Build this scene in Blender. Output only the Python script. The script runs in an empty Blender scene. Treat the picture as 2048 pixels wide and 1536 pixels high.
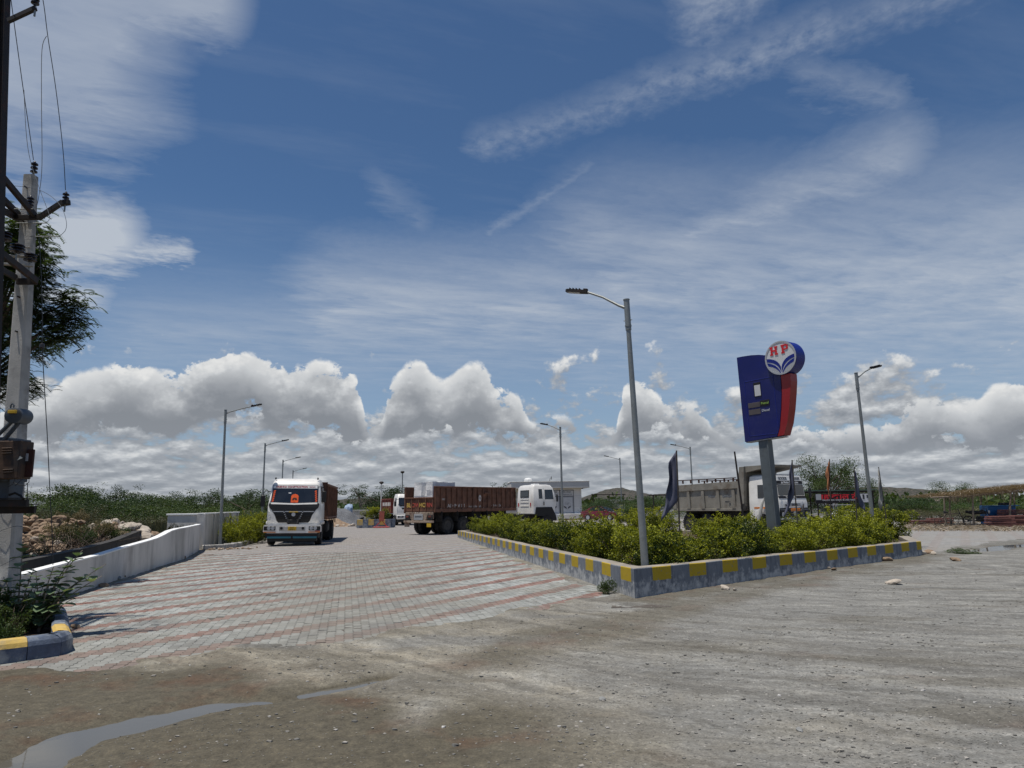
import bpy, bmesh, math, random
import numpy as np
from mathutils import Vector, Matrix, Euler

scene = bpy.context.scene
COL = scene.collection
R_ = math.radians
random.seed(7)

# ------------------------------------------------------------------ camera
FPX, CAM_H = 1420.0, 1.6
PITCH, ROLL = math.atan(244 / FPX), R_(0.85)
cF = Vector((0, math.cos(PITCH), math.sin(PITCH)))
cU0 = Vector((0, -math.sin(PITCH), math.cos(PITCH)))
cR0 = Vector((1, 0, 0))
cR = cR0 * math.cos(ROLL) - cU0 * math.sin(ROLL)
cU = cU0 * math.cos(ROLL) + cR0 * math.sin(ROLL)
cam_d = bpy.data.cameras.new('camera')
cam_d.sensor_width = 36.0
cam_d.lens = FPX / 2048 * 36
cam_d.clip_start, cam_d.clip_end = 0.05, 20000
cam = bpy.data.objects.new('camera', cam_d)
COL.objects.link(cam)
m = Matrix((cR, cU, -cF)).transposed().to_4x4()
m.translation = (0, 0, CAM_H)
cam.matrix_world = m
scene.camera = cam

def ray(x, y):
    return cF + cR * ((x - 1024) / FPX) - cU * ((y - 768) / FPX)
def G(x, y, z=0.0):                      # survey: the ground point seen at a photo position
    d = ray(x, y); t = (z - CAM_H) / d.z
    return Vector((d.x * t, d.y * t, z))
def D(x, y, Y):                          # survey: the point at a known distance ahead
    d = ray(x, y); t = Y / d.y
    return Vector((d.x * t, Y, CAM_H + d.z * t))

# ------------------------------------------------------------------ render / exposure
scene.render.engine = 'CYCLES'
scene.cycles.use_denoising = True
scene.cycles.max_bounces = 6
scene.cycles.diffuse_bounces = 3
scene.cycles.glossy_bounces = 3
scene.cycles.transparent_max_bounces = 8
scene.view_settings.view_transform = 'Standard'
scene.view_settings.look = 'None'
scene.view_settings.exposure = 0.0
scene.view_settings.gamma = 1.0

# ------------------------------------------------------------------ sun
SUN_EL, SUN_AZ = R_(77), R_(-115)         # azimuth from the view direction, negative = left
sd = Vector((math.sin(SUN_AZ) * math.cos(SUN_EL), math.cos(SUN_AZ) * math.cos(SUN_EL), math.sin(SUN_EL)))
sun_l = bpy.data.lights.new('sun', 'SUN')
sun_l.energy = 4.2
sun_l.angle = R_(0.6)
sun_l.color = (1.0, 0.95, 0.87)
sun = bpy.data.objects.new('sun', sun_l)
COL.objects.link(sun)
sun.rotation_euler = sd.to_track_quat('Z', 'Y').to_euler()
sun.location = sd * 100

# ------------------------------------------------------------------ node helper
class S:                                  # a socket with arithmetic
    def __init__(s, nt, o): s.nt, s.o = nt, o
    def _m(s, op, *a, clamp=False):
        n = s.nt.nodes.new('ShaderNodeMath'); n.operation = op; n.use_clamp = clamp
        for i, v in enumerate((s,) + a):
            if isinstance(v, S): s.nt.links.new(v.o, n.inputs[i])
            else: n.inputs[i].default_value = v
        return S(s.nt, n.outputs[0])
    def __add__(s, b): return s._m('ADD', b)
    __radd__ = __add__
    def __sub__(s, b): return s._m('SUBTRACT', b)
    def __rsub__(s, b): return (s * -1.0) + b
    def __mul__(s, b): return s._m('MULTIPLY', b)
    __rmul__ = __mul__
    def __truediv__(s, b): return s._m('DIVIDE', b)
    def __rtruediv__(s, b): return s._m('POWER', -1.0) * b
    def pow(s, b): return s._m('POWER', b)
    def max(s, b): return s._m('MAXIMUM', b)
    def min(s, b): return s._m('MINIMUM', b)
    def smax(s, b, k=0.1): return s._m('SMOOTH_MAX', b, k)
    def abs(s): return s._m('ABSOLUTE')
    def clamp(s): return s._m('ADD', 0.0, clamp=True)
    def sqrt(s): return s._m('SQRT')
    def floor(s): return s._m('FLOOR')
    def fract(s): return s._m('FRACT')
    def sin(s): return s._m('SINE')
    def gt(s, b): return s._m('GREATER_THAN', b)
    def lt(s, b): return s._m('LESS_THAN', b)
    def step(s, a, b, lo=0.0, hi=1.0):    # smoothstep a..b
        n = s.nt.nodes.new('ShaderNodeMapRange'); n.interpolation_type = 'SMOOTHSTEP'
        s.nt.links.new(s.o, n.inputs[0])
        for i, v in zip((1, 2, 3, 4), (a, b, lo, hi)): n.inputs[i].default_value = v
        return S(s.nt, n.outputs[0])
class NT:
    def __init__(s, nt):
        s.nt = nt; nt.nodes.clear()
    def new(s, t): return s.nt.nodes.new(t)
    def link(s, a, b): s.nt.links.new(a.o if isinstance(a, S) else a, b)
    def xyz(s, a, b, c):
        n = s.new('ShaderNodeCombineXYZ')
        for i, v in enumerate((a, b, c)):
            if isinstance(v, S): s.link(v, n.inputs[i])
            else: n.inputs[i].default_value = v
        return S(s.nt, n.outputs[0])
    def sep(s, v):
        n = s.new('ShaderNodeSeparateXYZ'); s.link(v, n.inputs[0])
        return [S(s.nt, o) for o in n.outputs]
    def noise(s, v, scale, detail=4, rough=0.55, dist=0.0, lac=2.0, col=False):
        n = s.new('ShaderNodeTexNoise'); n.noise_dimensions = '3D'
        s.link(v, n.inputs['Vector'])
        n.inputs['Scale'].default_value = scale; n.inputs['Detail'].default_value = detail
        n.inputs['Roughness'].default_value = rough; n.inputs['Distortion'].default_value = dist
        n.inputs['Lacunarity'].default_value = lac
        return S(s.nt, n.outputs[1 if col else 0])
    def voro(s, v, scale, feature='F1', out='Distance', rand=1.0):
        n = s.new('ShaderNodeTexVoronoi'); n.feature = feature
        s.link(v, n.inputs['Vector']); n.inputs['Scale'].default_value = scale
        n.inputs['Randomness'].default_value = rand
        return S(s.nt, n.outputs[out])
    def mix(s, f, a, b, mode='MIX'):
        n = s.new('ShaderNodeMix'); n.data_type = 'RGBA'; n.blend_type = mode
        if isinstance(f, S): s.link(f, n.inputs[0])
        else: n.inputs[0].default_value = f
        for i, v in ((6, a), (7, b)):
            if isinstance(v, S): s.link(v, n.inputs[i])
            else: n.inputs[i].default_value = (*v, 1) if len(v) == 3 else v
        return S(s.nt, n.outputs[2])
    def ramp(s, f, stops):
        n = s.new('ShaderNodeValToRGB'); e = n.color_ramp.elements
        while len(e) > 1: e.remove(e[-1])
        e[0].position, e[0].color = stops[0][0], (*stops[0][1], 1)
        for p, c in stops[1:]:
            k = e.new(p); k.color = (*c, 1)
        s.link(f, n.inputs[0])
        return S(s.nt, n.outputs[0])
    def vadd(s, a, b, op='ADD'):
        n = s.new('ShaderNodeVectorMath'); n.operation = op
        for i, v in enumerate((a, b)):
            if isinstance(v, S): s.link(v, n.inputs[i])
            else: n.inputs[i].default_value = v
        return S(s.nt, n.outputs[0])
# ------------------------------------------------------------------ sky: Nishita air with cumulus, a low deck and cirrus
world = bpy.data.worlds.new('World')
scene.world = world
world.use_nodes = True
world.cycles.sampling_method = 'MANUAL'
world.cycles.sample_map_resolution = 256
w = NT(world.node_tree)
SKY_STRENGTH = 0.062
sky = w.new('ShaderNodeTexSky')
sky.sky_type = 'NISHITA'
sky.sun_disc = False
sky.sun_elevation = SUN_EL
sky.sun_rotation = SUN_AZ
sky.altitude = 300
sky.air_density, sky.dust_density, sky.ozone_density = 1.0, 0.3, 3.0
tc = w.new('ShaderNodeTexCoord')
dx, dy, dz = w.sep(tc.outputs['Generated'])
az = dx._m('ARCTAN2', dy)
el = dz._m('ARCSINE')
sa, ca = az._m('SINE'), az._m('COSINE')

def azel(px, py):
    d = ray(px, py).normalized()
    return math.atan2(d.x, d.y), math.asin(d.z)

# how high the heaps reach along the horizon: (photo x, photo y of the top, y of the base)
TOPS = [(-400, 720, 855), (0, 790, 880), (80, 765, 855), (120, 738, 873), (215, 715, 850), (260, 697, 832), (330, 722, 857), (400, 690, 825), (455, 678, 813), (530, 698, 833),
        (590, 712, 847), (650, 705, 840), (715, 735, 870), (752, 830, 850), (772, 765, 855), (800, 728, 860), (835, 702, 837), (880, 742, 862), (950, 706, 841), (985, 742, 866), (1040, 775, 865),
        (1075, 830, 860), (1100, 815, 850), (1150, 830, 850), (1215, 862, 870), (1240, 775, 862), (1270, 742, 862), (1320, 775, 862), (1390, 792, 860), (1430, 845, 860), (1480, 870, 880),
        (1540, 850, 880), (1600, 830, 890), (1680, 838, 890), (1790, 792, 882), (1850, 775, 865), (1930, 790, 880), (1985, 752, 887), (2048, 735, 870), (2400, 700, 835)]
A_LIM = 0.80
prof = []
for px, py, pb in TOPS:
    a, e = azel(px, py); _, b = azel(px, pb)
    prof.append(((a + A_LIM) / (2 * A_LIM), e, b))
tn = w.new('ShaderNodeFloatCurve'); bn = w.new('ShaderNodeFloatCurve')
for node, k in ((tn, 1), (bn, 2)):
    cv = node.mapping.curves[0]
    pts = [p for p in prof if 0 <= p[0] <= 1]
    for i, p in enumerate(pts):
        y = p[k] * 4.0
        if i < 2: cv.points[i].location = (p[0], y)
        else: cv.points.new(p[0], y)
    node.mapping.extend = 'HORIZONTAL'
    node.mapping.update()
ta = (az + A_LIM) * (1.0 / (2 * A_LIM))
w.link(ta, tn.inputs['Value']); w.link(ta, bn.inputs['Value'])
top = S(w.nt, tn.outputs[0]) * 0.25 - 0.014
bot = S(w.nt, bn.outputs[0]) * 0.25

def cumulus(el_, det):
    cyl = w.xyz(sa, ca, el_ * 1.25)
    n = w.noise(cyl, 19.0, det, 0.62)
    puff = (n - 0.5).abs()                       # billows: rounded lobes meeting in creases
    f = (top - el_) * 22.0
    f = f.min((el_ - bot) * 20.0 + 0.30)
    return f.min(0.75) + (n - 0.5) * 2.2 - puff * 1.3 + 0.08
c0 = cumulus(el, 7)
c1 = cumulus(el + 0.020, 4)
alpha_cu = c0.step(0.0, 0.20)
hfr = ((el - bot) / (top - bot).max(0.01)).clamp()
lit = ((c0 - c1) * 0.50 + 0.20 + hfr * 0.52 - c0.clamp() * 0.18).clamp()
# low deck: heaps seen edge-on, packed closer towards the horizon
lv = (el + 0.035)._m('LOGARITHM', 2.718)
lay = w.noise(w.xyz(sa * 8.0, ca * 8.0, lv * 2.3), 2.2, 6, 0.58)
lay_up = w.noise(w.xyz(sa * 8.0, ca * 8.0, lv * 2.3 + 0.17), 2.2, 4, 0.58)
deck_a = (lay * 3.0 - 1.36 + (0.125 - el) * 6.0).step(0.0, 0.36) * 0.95
deck_lit = ((lay - lay_up) * 2.4 + 0.39 + (lay - 0.5) * 0.8).clamp()
SH = [(0.0, (0.235, 0.255, 0.285)), (0.28, (0.315, 0.335, 0.365)), (0.5, (0.41, 0.43, 0.455)), (0.74, (0.57, 0.59, 0.61)), (1.0, (0.76, 0.765, 0.76))]
cu_col = w.ramp(lit, SH)
dk_col = w.ramp(deck_lit, SH)

# cirrus: a thin sheet high up
iz = 1.0 / dz.max(0.03)
qx, qy = dx * iz, dy * iz
rot = R_(20)
su, sv = qx * math.cos(rot) + qy * math.sin(rot), qy * math.cos(rot) - qx * math.sin(rot)
fibv = w.xyz(su * 0.55, sv * 1.9, 0.0)
fib = w.noise(fibv, 1.3, 6, 0.62)
wisp = w.noise(w.xyz(su * 1.6 + fib * 1.2, sv * 2.6, 3.0), 2.0, 6, 0.64)
mottle = w.noise(w.xyz(qx * 13.0 + wisp, qy * 10.0, 1.0), 2.2, 3, 0.6)
azw, elw = az + (wisp - 0.5) * 0.10 + (fib - 0.5) * 0.06, el + (wisp - 0.5) * 0.05 + (mottle - 0.5) * 0.02
def streak(p, q, wd, amp):                 # a soft band between two directions
    (a0, e0), (a1, e1) = azel(*p), azel(*q)
    la, le = a1 - a0, e1 - e0
    L2 = la * la + le * le
    t = ((azw - a0) * (la / L2) + (elw - e0) * (le / L2)).clamp()
    ux, uy = azw - a0 - t * la, elw - e0 - t * le
    return (1.0 - (ux * ux + uy * uy).sqrt() * (FPX / wd)).max(0.0) * amp
veil = streak((700, 615), (1700, 520), 170, 0.95).max(streak((1250, 560), (2300, 520), 270, 1.0)).max(streak((300, 660), (900, 640), 110, 0.5))
veil = veil.max(streak((1400, 460), (1800, 310), 95, 0.8)).max(streak((1560, 650), (1740, 590), 45, 1.0)).max(streak((985, 465), (1175, 335), 20, 0.36)).max(streak((1600, 150), (1780, 200), 45, 0.5)).max(streak((770, 370), (840, 450), 50, 0.28))
bankL = streak((-300, 60), (100, 60), 340, 1.2).max(streak((230, 20), (440, 0), 110, 0.9)).max(streak((-60, 300), (40, 320), 150, 0.8))
trail = streak((960, 285), (1300, 170), 48, 0.7).max(streak((1300, 170), (1640, 55), 55, 0.95)).max(streak((1640, 55), (1950, -40), 50, 0.7)).max(streak((1410, 5), (1480, -40), 95, 1.3))
heapL = streak((40, 500), (215, 475), 105, 1.3).max(streak((150, 500), (370, 505), 40, 0.9)).max(streak((-40, 590), (190, 590), 60, 0.8))
a_ci = (veil * (wisp * 0.75 + fib * 0.6 - 0.32) * 2.1).clamp() * 0.72
a_bank = ((bankL * 1.0 + (fib - 0.5) * 1.1 + (wisp - 0.5) * 1.0 - 0.25) * 0.9).clamp().min(0.54) * (0.45 + wisp * 1.05) * bankL.step(0.0, 0.3)
a_tr = (trail * (mottle - 0.16) * 1.8).clamp() * 0.40
a_hl = ((heapL + (wisp - 0.5) * 1.7 + (fib - 0.5) * 0.8 - 0.30) * 1.5).clamp() * heapL.step(0.0, 0.25) * 0.92
fair = (fib - 0.50).clamp() * 0.40 * dz.step(0.05, 0.2)
a_high = a_ci.max(a_bank).max(a_tr).max(a_hl).max(fair)

air = w.new('ShaderNodeVectorMath'); air.operation = 'SCALE'
w.link(sky.outputs[0], air.inputs[0]); air.inputs[3].default_value = SKY_STRENGTH
tinted = w.mix(1.0, S(w.nt, air.outputs[0]), (0.86, 1.08, 1.25), 'MULTIPLY')
pale = el.step(0.10, 0.42, 0.42, 0.0)                     # thin milky air towards the horizon
col = w.mix(a_high, w.mix(pale, tinted, (0.37, 0.45, 0.56)), (0.50, 0.545, 0.61))
col = w.mix(deck_a, col, dk_col)
col = w.mix(alpha_cu, col, cu_col)
col = w.mix(el.step(0.0, 0.14, 0.40, 0.0), col, (0.36, 0.395, 0.45))   # the air in front of the farthest clouds
bg = w.new('ShaderNodeBackground')
w.link(col, bg.inputs[0]); bg.inputs[1].default_value = 1.0
wo = w.new('ShaderNodeOutputWorld')
w.link(bg.outputs[0], wo.inputs[0])
# ------------------------------------------------------------------ materials
MATS = {}
def pmat(name, c, rough=0.65, metal=0.0, var=0.18, sc=3.0, dirt=None, damt=0.5, dlo=0.5, dhi=0.68, bump=0.0, bsc=30.0, spec=0.4, coat=0.0, emit=None, stretch=None):
    mt = bpy.data.materials.new(name); mt.use_nodes = True
    t = NT(mt.node_tree)
    tcn = t.new('ShaderNodeTexCoord')
    co = S(t.nt, tcn.outputs['Object'])
    if stretch: co2 = t.vadd(co, stretch, 'MULTIPLY')
    else: co2 = co
    n = t.noise(co2, sc, 6, 0.6)
    col = t.mix(n.step(0.25, 0.75), tuple(x * (1 - var) for x in c), tuple(min(1, x * (1 + var)) for x in c))
    if dirt:
        n2 = t.noise(t.vadd(co2, (3.1, 7.7, 1.3)), sc * 0.8, 8, 0.65)
        col = t.mix(n2.step(dlo, dhi) * damt, col, dirt)
    b = t.new('ShaderNodeBsdfPrincipled'); o = t.new('ShaderNodeOutputMaterial')
    t.link(col, b.inputs['Base Color'])
    b.inputs['Metallic'].default_value = metal
    rn = n * 0.25 + (rough - 0.12)
    t.link(rn, b.inputs['Roughness'])
    b.inputs['Specular IOR Level'].default_value = spec
    b.inputs['Coat Weight'].default_value = coat
    if bump:
        bn = t.new('ShaderNodeBump'); bn.inputs['Strength'].default_value = min(1.0, bump * 3); bn.inputs['Distance'].default_value = 0.02
        t.link(t.noise(co2, bsc, 5, 0.6), bn.inputs['Height']); t.link(bn.outputs[0], b.inputs['Normal'])
    t.link(b.outputs[0], o.inputs[0])
    MATS[name] = mt
    return mt

def leaf_mat(name, c0, c1, trans=0.35, rough=0.5):
    mt = bpy.data.materials.new(name); mt.use_nodes = True
    t = NT(mt.node_tree)
    at = t.new('ShaderNodeAttribute'); at.attribute_name = 'tint'
    oi = t.new('ShaderNodeObjectInfo')
    f = (S(t.nt, at.outputs['Fac']) + (S(t.nt, oi.outputs['Random']) - 0.5) * 0.42).clamp()
    col = t.mix(f, c0, c1)
    b = t.new('ShaderNodeBsdfPrincipled'); t.link(col, b.inputs['Base Color'])
    b.inputs['Roughness'].default_value = rough; b.inputs['Specular IOR Level'].default_value = 0.3
    tr = t.new('ShaderNodeBsdfTranslucent'); t.link(t.mix(1.0, col, (1.0, 0.95, 0.45), 'MULTIPLY'), tr.inputs[0])
    mx = t.new('ShaderNodeMixShader'); mx.inputs[0].default_value = trans
    t.link(b.outputs[0], mx.inputs[1]); t.link(tr.outputs[0], mx.inputs[2])
    o = t.new('ShaderNodeOutputMaterial'); t.link(mx.outputs[0], o.inputs[0])
    MATS[name] = mt
    return mt

M = MATS
pmat('concrete', (0.42, 0.405, 0.375), 0.85, var=0.2, sc=2.5, dirt=(0.12, 0.115, 0.105), damt=0.6, bump=0.12, bsc=60)
pmat('galvanised', (0.27, 0.285, 0.28), 0.5, metal=0.5, var=0.12, sc=4, dirt=(0.15, 0.14, 0.12), damt=0.4)
pmat('dark_steel', (0.022, 0.018, 0.017), 0.7, var=0.4, sc=8, dirt=(0.06, 0.025, 0.015), damt=0.7)
pmat('black_plastic', (0.012, 0.012, 0.013), 0.5, var=0.2)
pmat('porcelain', (0.018, 0.013, 0.014), 0.25, var=0.2, spec=0.6)
pmat('rubber', (0.018, 0.018, 0.018), 0.85, var=0.3, sc=6, dirt=(0.10, 0.09, 0.075), damt=0.45)
pmat('rim_steel', (0.05, 0.048, 0.046), 0.6, metal=0.3, var=0.3, dirt=(0.14, 0.10, 0.07), damt=0.6)
pmat('chassis', (0.02, 0.019, 0.018), 0.75, var=0.4, sc=5, dirt=(0.09, 0.075, 0.06), damt=0.5)
pmat('white_paint', (0.80, 0.775, 0.725), 0.35, var=0.06, sc=2, dirt=(0.36, 0.33, 0.28), damt=0.4, dlo=0.45, dhi=0.75, coat=0.3)
pmat('white_plain', (0.72, 0.72, 0.70), 0.5, var=0.06)
pmat('glass', (0.018, 0.02, 0.023), 0.12, var=0.3, sc=2, spec=0.7, coat=0.4)
pmat('lamp_glass', (0.40, 0.41, 0.42), 0.15, var=0.2, sc=12, spec=0.8)
pmat('rust_brown', (0.165, 0.078, 0.048), 0.8, var=0.35, sc=2.5, dirt=(0.05, 0.024, 0.018), damt=0.7, bump=0.1, bsc=25)
pmat('rust_dark', (0.05, 0.022, 0.016), 0.85, var=0.4, sc=3, dirt=(0.10, 0.05, 0.03), damt=0.5)
pmat('rust_red', (0.20, 0.045, 0.03), 0.75, var=0.3, sc=3, dirt=(0.07, 0.03, 0.02), damt=0.6)
pmat('beige_paint', (0.33, 0.26, 0.20), 0.75, var=0.25, sc=4, dirt=(0.12, 0.06, 0.04), damt=0.8, dlo=0.45)
pmat('tipper_grey', (0.23, 0.212, 0.178), 0.7, var=0.18, sc=1.8, dirt=(0.12, 0.085, 0.055), damt=0.7, dlo=0.48, dhi=0.66, bump=0.06)
pmat('plate_yellow', (0.60, 0.38, 0.03), 0.55, var=0.12)
pmat('orange_paint', (0.62, 0.20, 0.03), 0.5, var=0.15)
pmat('orange_sticker', (0.75, 0.10, 0.015), 0.5, var=0.15, sc=10)
pmat('teal_strip', (0.03, 0.17, 0.22), 0.5, var=0.15)
pmat('red_paint', (0.42, 0.02, 0.025), 0.5, var=0.12, sc=2)
pmat('sign_red', (0.30, 0.008, 0.012), 0.4, var=0.12, sc=2, coat=0.2)
pmat('sign_blue', (0.003, 0.007, 0.115), 0.42, var=0.14, sc=1.5, dirt=(0.035, 0.04, 0.12), damt=0.5, dlo=0.5, dhi=0.75, coat=0.15)
pmat('logo_blue', (0.008, 0.02, 0.22), 0.4, var=0.08)
pmat('logo_white', (0.66, 0.67, 0.68), 0.4, var=0.04)
pmat('logo_silver', (0.42, 0.43, 0.45), 0.4, var=0.05)
pmat('logo_red', (0.62, 0.02, 0.03), 0.4, var=0.06)
pmat('screen_grey', (0.10, 0.085, 0.085), 0.4, var=0.15)
pmat('post_grey', (0.13, 0.15, 0.16), 0.5, metal=0.2, var=0.12, sc=3, dirt=(0.08, 0.08, 0.08), damt=0.4)
pmat('car_maroon', (0.16, 0.006, 0.014), 0.28, var=0.06, coat=0.8, spec=0.6)
pmat('whitewash', (0.63, 0.60, 0.55), 0.85, var=0.12, sc=1.2, dirt=(0.26, 0.24, 0.21), damt=0.7, dlo=0.46, dhi=0.70, bump=0.05, bsc=40, stretch=(1, 1, 0.35))
pmat('whitewash_top', (0.80, 0.80, 0.78), 0.85, var=0.05)
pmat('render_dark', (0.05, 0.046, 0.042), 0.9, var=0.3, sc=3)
pmat('kiosk_white', (0.78, 0.765, 0.73), 0.7, var=0.05, sc=0.6, dirt=(0.38, 0.37, 0.35), damt=0.4)
pmat('kiosk_grey', (0.58, 0.57, 0.545), 0.7, var=0.08, sc=0.6)
pmat('panel_grey', (0.36, 0.37, 0.38), 0.4, var=0.08)
pmat('panel_pale', (0.60, 0.60, 0.60), 0.4, var=0.06)
pmat('print_dark', (0.04, 0.045, 0.055), 0.6, var=0.1)
pmat('marble', (0.80, 0.79, 0.765), 0.75, var=0.12, sc=1.6, dirt=(0.45, 0.45, 0.44), damt=0.5, bump=0.25, bsc=9)
pmat('stone_tan', (0.27, 0.19, 0.125), 0.9, var=0.35, sc=4, dirt=(0.14, 0.09, 0.06), damt=0.6, bump=0.2, bsc=18)
pmat('stone_pale', (0.45, 0.39, 0.32), 0.9, var=0.25, sc=5, dirt=(0.28, 0.22, 0.16), damt=0.5, bump=0.2, bsc=20)
pmat('stone_grey', (0.26, 0.26, 0.25), 0.9, var=0.3, sc=6, bump=0.15)
pmat('gravel_heap', (0.14, 0.145, 0.155), 0.95, var=0.35, sc=9, dirt=(0.20, 0.16, 0.12), damt=0.6, dlo=0.6, dhi=0.7, bump=0.3, bsc=24)
pmat('soil', (0.095, 0.065, 0.045), 0.95, var=0.35, sc=2.5, dirt=(0.17, 0.125, 0.085), damt=0.6, bump=0.2, bsc=14)
pmat('flag_slate', (0.10, 0.105, 0.15), 0.85, var=0.15, sc=4)
pmat('flag_orange', (0.42, 0.17, 0.075), 0.85, var=0.15)
pmat('flag_white', (0.40, 0.39, 0.36), 0.85, var=0.12)
pmat('bamboo', (0.07, 0.06, 0.05), 0.8, var=0.3)
pmat('wood_grey', (0.20, 0.16, 0.12), 0.9, var=0.35, sc=6, stretch=(1, 1, 0.2))
pmat('thatch', (0.34, 0.25, 0.15), 0.95, var=0.4, sc=3)
pmat('blue_sheet', (0.01, 0.13, 0.36), 0.45, var=0.15, sc=1.5, dirt=(0.08, 0.12, 0.16), damt=0.3)
pmat('brick_red', (0.17, 0.065, 0.048), 0.85, var=0.3, sc=5, dirt=(0.10, 0.05, 0.04), damt=0.5)
pmat('banner_black', (0.012, 0.010, 0.012), 0.6, var=0.2)
pmat('banner_red', (0.40, 0.015, 0.03), 0.6, var=0.1)
pmat('blue_box', (0.10, 0.13, 0.17), 0.55, var=0.2)
pmat('rust_box', (0.085, 0.05, 0.032), 0.8, var=0.5, sc=5, dirt=(0.03, 0.03, 0.032), damt=0.9, dlo=0.4)
pmat('rust_door', (0.05, 0.018, 0.013), 0.8, var=0.4, sc=5, dirt=(0.025, 0.02, 0.02), damt=0.8)
pmat('trans_blue', (0.055, 0.075, 0.10), 0.6, var=0.2, dirt=(0.05, 0.04, 0.03), damt=0.5)
pmat('wire', (0.06, 0.065, 0.07), 0.5, metal=0.4, var=0.2)
pmat('wire_pale', (0.25, 0.26, 0.27), 0.5, metal=0.4, var=0.2)
pmat('bark', (0.11, 0.085, 0.065), 0.95, var=0.35, sc=5, bump=0.2)
pmat('bark_pale', (0.26, 0.22, 0.18), 0.95, var=0.3, sc=5)
pmat('straw', (0.40, 0.29, 0.15), 0.95, var=0.4, sc=2)
pmat('tarp_blue', (0.25, 0.33, 0.45), 0.6, var=0.2)
pmat('scrap_dark', (0.03, 0.03, 0.032), 0.8, var=0.5)
pmat('green_sheet', (0.05, 0.13, 0.10), 0.6, var=0.2)
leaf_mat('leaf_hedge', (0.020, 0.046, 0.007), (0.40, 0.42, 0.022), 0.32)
leaf_mat('leaf_dark', (0.022, 0.045, 0.014), (0.060, 0.10, 0.028), 0.28)
leaf_mat('leaf_mid', (0.035, 0.065, 0.018), (0.10, 0.145, 0.035), 0.3)
leaf_mat('leaf_pale', (0.06, 0.085, 0.035), (0.15, 0.17, 0.075), 0.3)
leaf_mat('leaf_neem', (0.026, 0.050, 0.018), (0.075, 0.12, 0.036), 0.35)
leaf_mat('leaf_calotropis', (0.12, 0.19, 0.10), (0.26, 0.33, 0.18), 0.3)
leaf_mat('leaf_dry', (0.12, 0.10, 0.05), (0.24, 0.20, 0.11), 0.25)
leaf_mat('leaf_brush', (0.05, 0.055, 0.028), (0.11, 0.105, 0.05), 0.25)

# ------------------------------------------------------------------ objects
def put(o, parent=None):
    COL.objects.link(o)
    if parent is not None: o.parent = parent
    return o
def tag(o, label=None, cat=None, group=None, kind=None):
    if label: o['label'] = label
    if cat: o['category'] = cat
    if group: o['group'] = group
    if kind: o['kind'] = kind
    return o
def thing(name, label, cat, loc=(0, 0, 0), rz=0.0, group=None, rot=None):
    o = bpy.data.objects.new(name, None)
    o.empty_display_size = 0.3
    put(o); o.location = loc
    o.rotation_euler = rot if rot else (0, 0, rz)
    return tag(o, label, cat, group)
def copy_tree(o, parent=None):
    c = o.copy(); COL.objects.link(c); c.parent = parent
    if parent is not None: c.matrix_parent_inverse = o.matrix_parent_inverse
    for ch in list(o.children): copy_tree(ch, c)
    return c

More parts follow.
